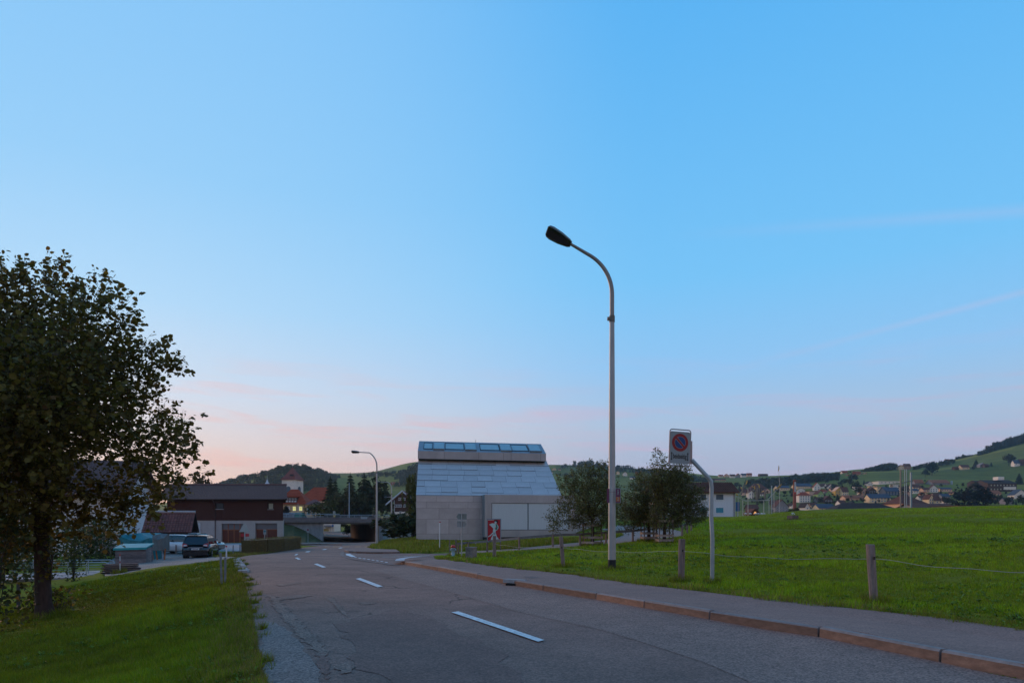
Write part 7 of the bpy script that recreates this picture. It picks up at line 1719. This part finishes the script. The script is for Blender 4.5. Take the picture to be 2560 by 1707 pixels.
MB().lathe([(1.1, -2), (1.1, 1.9), (1.35, 2.0), (1.0, 2.7), (.45, 3.3), (.3, 4.0), (.06, 4.3), (.04, 6.2)], n=8).build("lantern", M("turret_white", (0.55, .55, .57), .7), t)
for k in range(4): MB().box((math.cos(k * 1.57) * 1.0, math.sin(k * 1.57) * 1.0, 1.0), (.5, .5, 1.2)).build("opening", m_black, t)
hs(650, 690, 1262, 1222, 1208, 'hip', BEI, RED, "red hipped roof just showing over the barn ridge below the turret", 0, 0, Y=285, name="church_house")
sc = hs(690, 764, 1297, 1260, 1221, 'hip', BEI, RED, "beige school building with tall red roof, long dormer and two lit windows", 0, 0, Y=190, name="school_house", cat="school", over=.9)
s = 190 / F; X = lambda px: (px - 727) * s; Z = lambda py: (1297 - py) * s
for i, (px, py, w, h, mt) in enumerate(((736, 1271, 9, 12, m_lit), (752, 1271, 9, 12, m_lit), (720, 1271, 9, 12, m_glass), (735, 1291, 9, 8, m_glass), (718, 1291, 9, 8, m_glass))):
    f = MB(); W_, H_ = w * s, h * s
    for bx in ((0, H_ / 2 - .05, W_, .12), (0, -H_ / 2 + .05, W_, .12), (-W_ / 2 + .05, 0, .12, H_ - .24), (W_ / 2 - .05, 0, .12, H_ - .24), (0, -H_ * .12, .10, H_ * .7), (0, H_ * .2, W_ - .24, .10)): f.box((bx[0], -.06, bx[1]), (bx[2], .12, bx[3]))
    fo = f.build("window", M("window_frame_white", (0.72, 0.72, 0.72), 0.5), sc, (X(px), 0, Z(py))); MB().box((0, -.02, 0), (W_ - .2, .05, H_ - .2)).build("pane", mt, fo)
dm = MB(); dm.box((X(722), 1.6, Z(1249)), (42 * s, 3.6, 14 * s)); do = dm.build("dormer", M("dormer_dark", (0.07, .045, .04), .8), sc)
MB().box((X(722), 1.5, Z(1241)), (47 * s, 4.2, .3)).build("dormer_roof", RED, do)
for k in range(6): 
    m = MB(); m.box((0, 0, 0), (4.6 * s, .08, 9 * s)); wo_ = m.build("dormer_window", M("window_frame_white", (0.72, 0.72, 0.72), 0.5), do, (X(704 + 7 * k), -.24, Z(1250))); MB().box((-.13, -.05, .1), (.2, .04, .62)).build("pane", m_glass, wo_); MB().box((.13, -.05, .1), (.2, .04, .62)).build("pane", m_glass, wo_)
MB().tube([(X(762), -.2, -2), (X(762), -.2, Z(1262))], .08, 6).build("drainpipe", M("copper_brown", (0.10, 0.05, 0.04), .5), sc)
hs(764, 792, 1297, 1261, 1247, 'hip', BEI, M("tiles_red_brown", (0.18, .055, .045), .8, var=.2), "low beige wing with a small hipped red roof, right of the lit school", 2, 1, Y=188, name="school_wing", cat="house", winm=M("shutter_green", (0.04, .12, .12), .7), win=(.9, 2.2))
hs(748, 836, 1300, 1252, 1216, 'hip', WHT, RED, "long white hall under a big red hipped roof beside the conifers", 0, 0, Y=228, name="church_hall", cat="house", over=.9)
hs(706, 764, 1300, 1262, 1238, 'side', WHT, RED, "small red-roofed nave between the church tower and the hall", 0, 0, Y=240, name="church_nave", cat="church")
t = thing("flag_pole", at(745, 1298, 180), "thin white flag pole before the two lit school windows", "pole"); MB().cyl((0, 0, -1), (0, 0, 40 * 180 / F), .05, n=6).build("pole", m_whitepaint, t)
for px, c, lb in ((718, (0.10, .13, .16), "dark parked car at the wall top below the school, left one"), (735, (0.14, .17, .20), "grey parked car at the wall top below the lit school windows"), (751, (0.02, .16, .13), "green bin-like van at the wall top right of the grey car")):
    q = at(px, 1297, 150); t = thing("far_car", q, lb, "car", R(90)); m = MB(); sec = lambda x, w, z: [(x, -w, .15), (x, -w, z * .6), (x, -w * .8, z), (x, w * .8, z), (x, w, z * .6), (x, w, .15)]
    m.loft([sec(-1.9, .8, .9), sec(-1.6, .85, 1.35), sec(.4, .85, 1.45), sec(1.1, .85, .95), sec(2.0, .8, .8)]); m.build("body", M("car_%d" % px, c, .3, var=0), t)
    for x in (-1.1, 1.2):
        for y in (-.85, .85): MB().cyl((x, y - .08, .3), (x, y + .08, .3), .3, n=10).build("wheel", m_tyre, t)
    MB().box((-1.83, 0, 1.02), (.05, 1.2, .35)).build("window", m_cglass, t)
ch = hs(984, 1036, 1296, 1250, 1229, 'gable', TIM, M("tiles_redbrown", (0.16, .06, .05), .8, var=.2), "dark brown timber chalet with white-edged gable and white windows", 0, 0, Y=150, name="brown_chalet", cat="house", rz=-8, depth=14, over=1.4)
s = 150 / F; X = lambda px: (px - 1010) * s; Z = lambda py: (1296 - py) * s
for px, py, w, h in ((998, 1247, 5, 7), (1004.5, 1247, 5, 7), (1011, 1247, 5, 7), (989, 1264, 5, 7), (995, 1264, 5, 7), (1001, 1264, 5, 7), (1011, 1264, 6, 7), (1018, 1264, 4, 7), (1029, 1264, 6, 7), (1001, 1281, 6, 6), (1015, 1281, 6, 6), (1027, 1281, 6, 6)):
    f = MB().box((0, -.05, 0), (w * s, .1, h * s)).build("window", M("window_frame_white", (0.72, 0.72, 0.72), 0.5), ch, (X(px), 0, Z(py))); MB().box((-w * s * .22, -.11, 0), (w * s * .34, .03, h * s * .76)).build("pane", m_glass, f); MB().box((w * s * .22, -.11, 0), (w * s * .34, .03, h * s * .76)).build("pane", m_glass, f)
MB().box((0, -.06, Z(1287)), (50 * s, .10, 16 * s)).build("plinth", WHT, ch)
k = (21 * s) / (26 * s)
for sx in (-1, 1): MB().slab([(sx * (26 * s + 1.4), -1.43, Z(1250) - 1.4 * k - .05), (0, -1.43, Z(1229) - .05), (0, -1.43, Z(1229) + .30), (sx * (26 * s + 1.4), -1.43, Z(1250) - 1.4 * k + .30)], (0, -.08, 0)).build("bargeboard", M("bargeboard_white", (0.5, .52, .55), .7), ch)

# ---- the town across the valley and the farms on the slopes
T = [  # x0, x1, base, eave, ridge, style, wall, roof, rz, cols, rows, label
 (1879, 1916, 1229, 1220, 1207, 'hip', TIM, BRN, 0, 5, 1, "broad chalet with dark upper storey and reddish roof behind the hanging installation"),
 (1872, 1885, 1250, 1231, 1226, 'gable', WHT, BRN, 0, 2, 2, "narrow white house behind the left poles of the installation"),
 (1858, 1876, 1236, 1230, 1222, 'side', PNK, BRN, 0, 2, 1, "low house with red-brown roof left of the narrow white house"),
 (1870, 1896, 1278, 1270, 1261, 'side', TIM, BRN, 0, 0, 0, "dark barn roof inside the frame of the installation"),
 (1938, 1972, 1279, 1266, 1249, 'gable', GRY, BRN, 5, 4, 2, "white half-timbered gable with layered red eaves left of the brick chimney"),
 (1944, 1975, 1227, 1219, 1213, 'side', CRM, SLT, 8, 6, 1, "long low terrace with slate roof and glowing wall, left of the brick chimney"),
 (1991, 2032, 1223, 1215, 1207, 'side', CRM, SLT, 6, 6, 1, "long low terrace with slate roof and glowing wall, right of the brick chimney"),
 (1993, 2012, 1233, 1225, 1219, 'gable', WHT, DRK, -20, 2, 1, "white house with a dark asymmetric roof just right of the chimney banner"),
 (1998, 2026, 1256, 1238, 1229, 'hip', WHT, RED, 0, 4, 3, "white four-storey block with balconies and red hipped roof right of the chimney"),
 (2002, 2013, 1204, 1199, 1195, 'gable', YEL, RED, 0, 1, 1, "small bright yellow house at the wood edge"),
 (2011, 2024, 1203, 1196, 1191, 'side', GRY, RED, 0, 2, 1, "red-roofed house right of the small bright yellow one"),
 (2035, 2051, 1225, 1216, 1206, 'gable', WHT, RED, -12, 2, 2, "white gabled house with bright red roof in the upper town"),
 (2057, 2070, 1220, 1215, 1208, 'gable', WHT, DRK, 25, 1, 1, "white gable leaning left in the row with dark roofs"),
 (2070, 2083, 1221, 1216, 1209, 'gable', WHT, DRK, 0, 2, 1, "pale gable in the middle of the row with dark roofs"),
 (2083, 2096, 1222, 1217, 1211, 'side', WHT, BRN, 0, 2, 1, "right-hand house of the row with dark roofs, eaves to the front"),
 (2022, 2048, 1239, 1228, 1225, 'flat', PNK, BRN, 10, 4, 2, "flat-topped pinkish block left of the green gable"),
 (2044, 2060, 1243, 1234, 1226, 'gable', GRN, BRN, 10, 2, 1, "light green gabled house in mid town"),
 (2066, 2078, 1238, 1231, 1225, 'gable', GRN, BRN, -10, 1, 1, "smaller green house right of the light green gable"),
 (2088, 2108, 1238, 1226, 1217, 'gable', YEL, PNK, 0, 3, 2, "large yellow house with a front gable"),
 (2106, 2121, 1238, 1228, 1217, 'side', CRM, BRN, 0, 3, 2, "right wing of the large yellow house under a mauve-brown roof"),
 (2061, 2082, 1256, 1248, 1239, 'gable', TIM, BRN, 0, 3, 1, "dark timber chalet above the navy-roofed house"),
 (2115, 2164, 1250, 1245, 1237, 'side', PNK, ORG, 0, 2, 1, "long barn with orange tiles in the lower town"),
 (2176, 2226, 1255, 1244, 1234, 'side', CRM, SLT, -4, 6, 2, "wide house with a blue slate roof in the lower town"),
 (2213, 2250, 1237, 1227, 1217, 'side', NVY, SLT, 6, 4, 2, "navy-walled house left of the brown-grey mast"),
 (2171, 2190, 1235, 1226, 1218, 'gable', TIM, BRN, 0, 3, 2, "big brown chalet in the middle of the right town"),
 (2155, 2170, 1235, 1227, 1219, 'gable', PNK, BRN, 0, 2, 1, "pinkish house left of the big brown chalet"),
 (2176, 2193, 1222, 1214, 1211, 'flat', CRM, GRY, 0, 2, 2, "cream flats, left block with a flat top"),
 (2193, 2212, 1231, 1217, 1212, 'flat', CRM, GRY, 0, 3, 2, "cream flats, right taller block with a flat top"),
 (2169, 2181, 1213, 1208, 1203, 'gable', WHT, DRK, 0, 2, 1, "small white gable above the cream flats"),
 (2196, 2251, 1209, 1203, 1201.5, 'flat', WHT, WHT, 3, 5, 1, "long white modern building with a flat roof at the top of the town"),
 (2232, 2248, 1217, 1210, 1208, 'flat', WHT, GRY, 0, 3, 1, "white box house under the right end of the long white building"),
 (2046, 2089, 1279, 1269, 1259, 'side', CRM, SLT, 8, 3, 1, "navy-roofed house at the meadow crest"),
 (2011, 2026, 1275, 1267, 1257, 'gable', WHT, DRK, 18, 1, 1, "white gable with dark roof left of the navy-roofed house"),
 (2024, 2041, 1281, 1273, 1272, 'flat', WHT, WHT, 6, 2, 1, "low white shed at the meadow crest"),
 (2134, 2150, 1190, 1184, 1178, 'side', PNK, RED, -20, 2, 1, "red-roofed house below the spur wood"),
 (2155, 2171, 1188, 1185, 1181, 'gable', CRM, BRN, 0, 1, 1, "cream low gable right of the red-roofed house on the slope"),
 (2106, 2119, 1187, 1181, 1176, 'side', WHT, RED, 0, 2, 1, "half-hidden house with red roof on the skyline bushes"),
 (2117, 2124, 1191, 1189, 1186, 'gable', ORG, RED, 0, 1, 1, "tiny orange hut on the pasture"),
 (2246, 2261, 1172, 1167, 1162, 'gable', CRM, BRN, 0, 2, 1, "cream farmhouse on the skyline above the near masts"),
 (2262, 2277, 1171, 1164, 1158.5, 'side', M("wall_orange_brown", (0.36, .16, .08), .85, var=.1), BRN, 0, 1, 1, "brown barn on the skyline right of the cream farmhouse"),
 (2288, 2309, 1212, 1206, 1198, 'side', GRY, ORG, 0, 3, 1, "grey barn with an orange-red roof right of the blue mast"),
 (2331, 2374, 1214, 1206, 1198.5, 'side', GRY, ORG, 0, 5, 1, "long grey barn with an orange-red roof in the upper town"),
 (2325, 2344, 1230, 1221, 1212, 'gable', WHT, BRN, -15, 3, 2, "white gabled house below the long grey barn"),
 (2281, 2304, 1222, 1217, 1210, 'side', CRM, BRN, 10, 3, 1, "cream house with brown roof below the short grey barn"),
 (2308, 2323, 1230, 1223, 1218, 'side', PNK, BRN, 0, 2, 1, "reddish house left of the white gable"),
 (2352, 2380, 1229, 1222, 1218, 'side', PNK, SLT, 0, 4, 1, "low house with blue roof right of the white gable"),
 (2283, 2297, 1232, 1226, 1221, 'side', WHT, SLT, 0, 2, 1, "small blue-roofed house right of the thick blue mast"),
 (2322, 2336, 1260, 1246, 1236, 'gable', CRM, BRN, 8, 2, 2, "cream house with a tall gable near the meadow crest"),
 (2336, 2350, 1260, 1250, 1237, 'side', CRM, BRN, 0, 1, 1, "brown-roofed wing of the cream tall-gabled house"),
 (2380, 2390, 1237, 1233, 1229, 'gable', CRM, BRN, 0, 1, 1, "tiny cream gable left of the dark copper beeches"),
 (2464, 2503, 1239, 1233, 1225, 'side', PNK, ORG, 0, 4, 1, "orange-tinted house right of the dark copper beeches"),
 (2468, 2481, 1252, 1247, 1242, 'side', PNK, ORG, 0, 1, 1, "little orange roof below the orange-tinted house"),
 (2536, 2570, 1246, 1236, 1223, 'gable', WHT, SLT, 0, 2, 1, "pale gable with blue roof at the right frame edge"),
 (2404, 2424, 1174, 1167, 1161, 'side', CRM, BRN, 0, 2, 1, "cream farmhouse on the hillside pasture"),
 (2387, 2404, 1175, 1170, 1166, 'side', TIM, BRN, 0, 0, 0, "dark barn left of the hillside farmhouse"),
 (2450, 2465, 1167, 1162, 1157, 'gable', GRY, GRY, 0, 0, 0, "grey barn alone on the hillside"),
 (2462, 2473, 1167, 1163, 1159, 'side', TIM, BRN, 0, 0, 0, "dark shed right of the grey hillside barn"),
 (2536, 2553, 1163, 1157, 1149, 'side', WHT, SLT, 0, 2, 1, "white farmhouse with blue roof on the hillside"),
 (2551, 2566, 1161, 1154, 1147, 'side', TIM, BRN, 0, 0, 0, "dark barn at the frame edge beside the white hillside farmhouse"),
 (2366, 2376, 1154, 1150, 1147, 'side', PNK, RED, 0, 1, 1, "tiny red-roofed house on the skyline wood"),
 (1380, 1391, 1175, 1172, 1169, 'gable', CRM, RED, 0, 1, 1, "lit cream farmhouse on the slope just right of the museum lantern"),
 (1396, 1402, 1175, 1173, 1171, 'side', PNK, BRN, 0, 1, 1, "tiny pink house right of the lit cream farmhouse"),
 (1376, 1382, 1182, 1180, 1178.5, 'side', WHT, BRN, 0, 1, 1, "tiny white barn below the lit cream farmhouse"),
 (1372, 1378, 1171, 1169.5, 1168, 'side', WHT, SLT, 0, 1, 1, "tiny pale roof at the museum's sloping edge"),
 (1541, 1549, 1183, 1180, 1177.5, 'gable', CRM, BRN, 0, 1, 1, "small cream house just right of the lamp pole on the slope"),
 (1558, 1568, 1186, 1183, 1179.5, 'gable', WHT, RED, 0, 1, 1, "small white house with red gable on the middle slope"),
 (1589, 1595, 1183, 1181, 1178.5, 'gable', ORG, RED, 0, 1, 1, "tiny orange house left of the tallest fruit tree's tip"),
 (1576, 1588, 1196, 1193, 1190, 'side', WHT, SLT, 0, 1, 1, "pale blue-roofed house above the middle fruit tree"),
 (1783, 1815, 1204, 1199, 1195, 'side', PNK, BRN, 0, 6, 1, "long reddish farm building just above the white house roof"),
 (1798, 1808, 1193, 1189, 1186, 'side', WHT, RED, 0, 1, 1, "first house from the left in the hill village"),
 (1812, 1822, 1192, 1188, 1184, 'gable', PNK, RED, 0, 1, 1, "second house from the left in the hill village"),
 (1826, 1838, 1193, 1189, 1185, 'side', WHT, BRN, 0, 2, 1, "third house from the left in the hill village"),
 (1841, 1851, 1192, 1188, 1183, 'gable', GRY, RED, 0, 1, 1, "fourth house from the left in the hill village"),
 (1854, 1866, 1191, 1187, 1183, 'side', WHT, SLT, 0, 2, 1, "white house with blue roof at the right of the hill village"),
 (1868, 1880, 1190, 1186, 1182, 'side', PNK, RED, 0, 2, 1, "last pinkish house of the hill village before the wood"),
 (1900, 1920, 1190, 1186, 1183.5, 'side', TIM, BRN, 0, 0, 0, "long brown barn roof on the skyline of the dark wood"),
 (977, 986, 1210, 1207, 1204.5, 'side', ORG, RED, 0, 1, 1, "orange-lit farmhouse on the far slope left of the museum"),  # evening light on this and the next farmhouse is given as wall colour
 (989, 999, 1210, 1207, 1204.5, 'side', PNK, RED, 0, 1, 1, "pink-lit farmhouse right of the orange one on the far slope"),
 (1930, 1944, 1262, 1256, 1250, 'side', TIM, BRN, 0, 2, 1, "brown-roofed house between the blue-grey mast and the half-timbered gable"),
 (1978, 1990, 1270, 1264, 1258, 'gable', WHT, DRK, 10, 1, 1, "small white gable left behind the chimney foot"),
 (2026, 2042, 1268, 1262, 1256, 'side', PNK, BRN, -10, 2, 1, "pinkish house between the white dark-roofed gable and the navy roof"),
 (2042, 2058, 1255, 1249, 1243, 'side', GRY, BRN, 0, 2, 1, "grey house below the light green gable"),
 (2100, 2116, 1263, 1257, 1250, 'side', WHT, BRN, 6, 2, 1, "white house left of the long orange barn"),
 (2124, 2140, 1266, 1260, 1254, 'gable', TIM, DRK, 0, 2, 1, "dark gable below the long orange barn"),
 (2150, 2166, 1232, 1225, 1219, 'side', WHT, RED, 0, 2, 1, "white red-roofed house left behind the pinkish house"),
 (2192, 2210, 1248, 1243, 1237, 'side', GRY, DRK, 0, 3, 1, "grey house behind the wide slate-roofed house"),
 (2254, 2272, 1228, 1222, 1216, 'side', WHT, BRN, 0, 2, 1, "white house between the two near masts"),
 (2264, 2280, 1243, 1236, 1229, 'gable', PNK, BRN, 0, 2, 1, "pinkish gable behind the thick blue mast"),
 (2300, 2318, 1250, 1244, 1238, 'side', WHT, BRN, 0, 3, 1, "white house above the big dark hipped roof"),
 (2306, 2320, 1240, 1235, 1230, 'gable', CRM, RED, 0, 1, 1, "little cream gable left of the low blue-roofed house"),
 (2336, 2352, 1244, 1238, 1232, 'side', PNK, BRN, 0, 2, 1, "pinkish house right above the tall cream gable"),
 (2356, 2376, 1246, 1240, 1234, 'side', GRY, SLT, 0, 3, 1, "grey slate-roofed house left of the tiny cream gable"),
 (2360, 2378, 1257, 1251, 1245, 'gable', WHT, BRN, 0, 2, 1, "white gable below the grey slate-roofed house"),
 (2490, 2510, 1254, 1247, 1240, 'side', TIM, BRN, 0, 2, 1, "brown house under the orange-tinted house"),
 (2514, 2532, 1258, 1251, 1244, 'side', GRY, SLT, 0, 2, 1, "grey house left of the pale gable at the frame edge"),
 (2052, 2066, 1234, 1228, 1223, 'side', WHT, RED, 0, 2, 1, "white red-roofed house above the light green gable"),
 (2078, 2090, 1229, 1224, 1219, 'side', PNK, BRN, 0, 2, 1, "pinkish house left of the large yellow house"),
 (2138, 2156, 1222, 1216, 1211, 'side', WHT, DRK, 0, 3, 1, "white dark-roofed house half hidden by trees in the upper town"),
 (1895, 1912, 1240, 1234, 1229, 'side', WHT, BRN, 0, 3, 1, "white house seen behind the hanging logs"),
 (1912, 1926, 1232, 1226, 1221, 'gable', PNK, BRN, 0, 2, 1, "pinkish gable right behind the hanging logs"),
]
for (x0, x1, b_, e_, r_, st, wl, rf, rz, c, rw, lb) in T:
    hs(x0, x1, b_, e_, r_, st, wl, rf, lb, c, rw, rz, group="houses of the town and slopes", over=.6)
# nearer big roofs below the crest
for (x0, x1, b_, e_, r_, st, wl, rf, Y, lb) in ((2086, 2262, 1300, 1279, 1255.5, 'hip', GRY, DRK, 330, "very long dark brown hipped roof just beyond the meadow crest"), (2256, 2314, 1285, 1258, 1236, 'hip', PNK, BRN, 345, "big dark hipped roof behind the thick blue mast"),
        (2296, 2396, 1285, 1271, 1258, 'side', GRY, BRN, 300, "long low brown roof right of the thick blue mast"), (2396, 2534, 1290, 1264, 1259.5, 'flat', CRM, DRK, 280, "very long flat dark roof with pale wall at the right crest")):
    hs(x0, x1, b_, e_, r_, st, wl, rf, lb, 0, 0, Y=Y, depth=18, name="large_roofed_hall", cat="building", over=1.0)
sk = hs(2470, 2542, 1228, 1208, 1198, 'side', TIM, DRK, "long dark multi-storey school complex on the right with a white rooftop box", 8, 2, name="school_complex", cat="building", depth=24, winm=M("window_yellowish", (0.42, .34, .12), .5)); MB().box((8, 6, 26 + 0), (.1, .1, .1)).v
q = hit(2510, 1228, 180); s = q.y / F; MB().box((4 * s, 8, 33.5 * s), (15 * s, 8, 8 * s)).build("rooftop_box", WHT, sk); MB().box((18 * s, -.4, 8 * s), (30 * s, .6, 7 * s)).build("white_band", WHT, sk)
hs(2442, 2472, 1222, 1206, 1200, 'side', TIM, DRK, "left wing of the long dark school complex behind trees", 3, 1, name="school_wing", cat="building", depth=16)
q = hit(2379, 1214, 200); s = q.y / F; t = thing("silo", q, "pair-less pale grey silo at the right end of the long grey barn", "silo"); t["label"] = "pale grey silo at the right end of the long grey barn"; MB().lathe([(2.4 * s, -2), (2.4 * s, 11 * s), (1.5 * s, 12.5 * s), (0, 13 * s)], n=12).build("tank", M("silo_grey", (0.30, .32, .34), .5, metal=.3), t)
# lit kiosk with white parasols beyond the crest
q = at(1887, 1287, 205); s = 205 / F
kz = simple_house("kiosk", q, "small roofed kiosk with an orange-lit gable just beyond the meadow crest", "kiosk", 22 * s, 5, 5 * s, 14.5 * s, 0, TIM, BRN, style='gable', base=-2, over=.4)
MB().slab([(-4 * s, -.07, 3 * s), (5 * s, -.07, 3 * s), (2.5 * s, -.07, 8 * s), (-.2 * s, -.07, 9 * s)], (0, -.04, 0)).build("lit_gable", m_shop, kz)
for i, (px, lb) in enumerate(((1864, "white parasol left of the lit kiosk, leftmost"), (1876, "white parasol before the left of the lit kiosk"), (1889, "white parasol before the middle of the lit kiosk"), (1896, "white parasol before the right of the lit kiosk"), (1904, "white parasol right of the lit kiosk, nearest to it"), (1910, "white parasol farthest right of the lit kiosk"))):
    q = at(px, 1291, 200); t = thing("parasol", q, lb, "parasol", group="parasols by the kiosk"); MB().lathe([(.03, 0), (.03, .9), (.42, .75), (.40, .95), (.05, 1.1), (0, 1.1)], n=10).build("canopy", m_whitepaint, t)
# trees between the houses
r = random.Random(8); tl = ["dark round tree", "olive round tree", "grey-green tree"]
spots = [(1944, 1233, 12), (1962, 1236, 10), (1980, 1244, 12), (2030, 1250, 14), (2052, 1258, 16), (2066, 1262, 10), (2084, 1224, 16), (2092, 1204, 12), (2100, 1216, 14), (2112, 1212, 18), (2124, 1214, 20), (2132, 1205, 22), (2140, 1228, 26), (2148, 1236, 20), (2128, 1250, 12), (2160, 1256, 10), (2160, 1212, 14), (2094, 1254, 14), (2110, 1258, 12), (2086, 1262, 12), (2260, 1236, 22), (2270, 1226, 18), (2262, 1250, 20), (2236, 1256, 14), (2248, 1262, 14),
         (2306, 1240, 12), (2352, 1240, 20), (2344, 1252, 14), (2362, 1258, 18), (2372, 1262, 20), (2384, 1264, 18), (2396, 1240, 14), (2500, 1256, 20), (2486, 1262, 16), (2520, 1262, 22), (2540, 1264, 16), (2556, 1262, 26), (2438, 1226, 24), (2448, 1222, 18), (2400, 1252, 18), (1930, 1282, 10), (1905, 1262, 22), (1890, 1258, 18), (1960, 1244, 8), (2068, 1208, 14), (2312, 1206, 8), (1850, 1232, 16), (1842, 1222, 18)]
for i, (px, b_, h_) in enumerate(spots):
    near_ = min(T, key=lambda a: abs((a[0] + a[1]) / 2 - px) + abs(a[2] - b_)); side_ = "left of" if px < (near_[0] + near_[1]) / 2 else "right of"
    k = i % 3; ht(px, b_, h_, 'b' if r.random() < .8 else 'c', (DARKC, (0.045, 0.040, 0.020), (0.034, 0.036, 0.022))[k], ("%s %s the %s" % (tl[k], side_, " ".join(near_[11].split()[:9])) + ("" if i not in (1, 4, 21, 23, 29, 33) else " (upper)") ), 1.0 + .4 * r.random(), 900 + i, gt)
# a loose belt of small garden trees and hedges all through the town
gd = np.random.default_rng(5); bel = []
for _ in range(260):
    px = gd.uniform(1850, 2560); py = gd.uniform(1216, 1266); bel.append((hit(px, py, 200), gd.uniform(5, 11)))
wood("town_greenery", [(q, h * q.y / F) for q, h in bel], .15, (0.040, 0.038, 0.018), 77)
for px, b_, h_, w, lb in ((1988, 1289, 20, 1.6, "rounded bush at the crest below the brick chimney"), (1972, 1289, 14, 1.5, "smaller bush left of the one below the brick chimney"), (2006, 1288, 12, 1.4, "low bush right of the one below the brick chimney")):
    q = at(px, b_, 160); far_tree(q, h_ * 160 / F, 'b', int(px), (0.055, 0.048, 0.014), lb, w, "bushes on the crest")

# ================================================================== evening air over the valley
_top = max(float(v.co.z) for v in ground_o.data.vertices) + 32
hz = MB(); hz.box((0, 1475, (_top - 9) / 2), (8200, 4750, _top + 9)); hzo = hz.build("haze", [])
hm = bpy.data.materials.new("evening_air"); hm.use_nodes = True; hn = hm.node_tree; hn.nodes.clear()
pv = hn.nodes.new("ShaderNodeVolumePrincipled"); pv.inputs["Color"].default_value = (0.55, 0.78, 1.0, 1); pv.inputs["Density"].default_value = 0.00009; pv.inputs["Anisotropy"].default_value = 0.45
ho_ = hn.nodes.new("ShaderNodeOutputMaterial"); hn.links.new(pv.outputs[0], ho_.inputs["Volume"]); hzo.data.materials.append(hm); hzo["kind"] = "stuff"
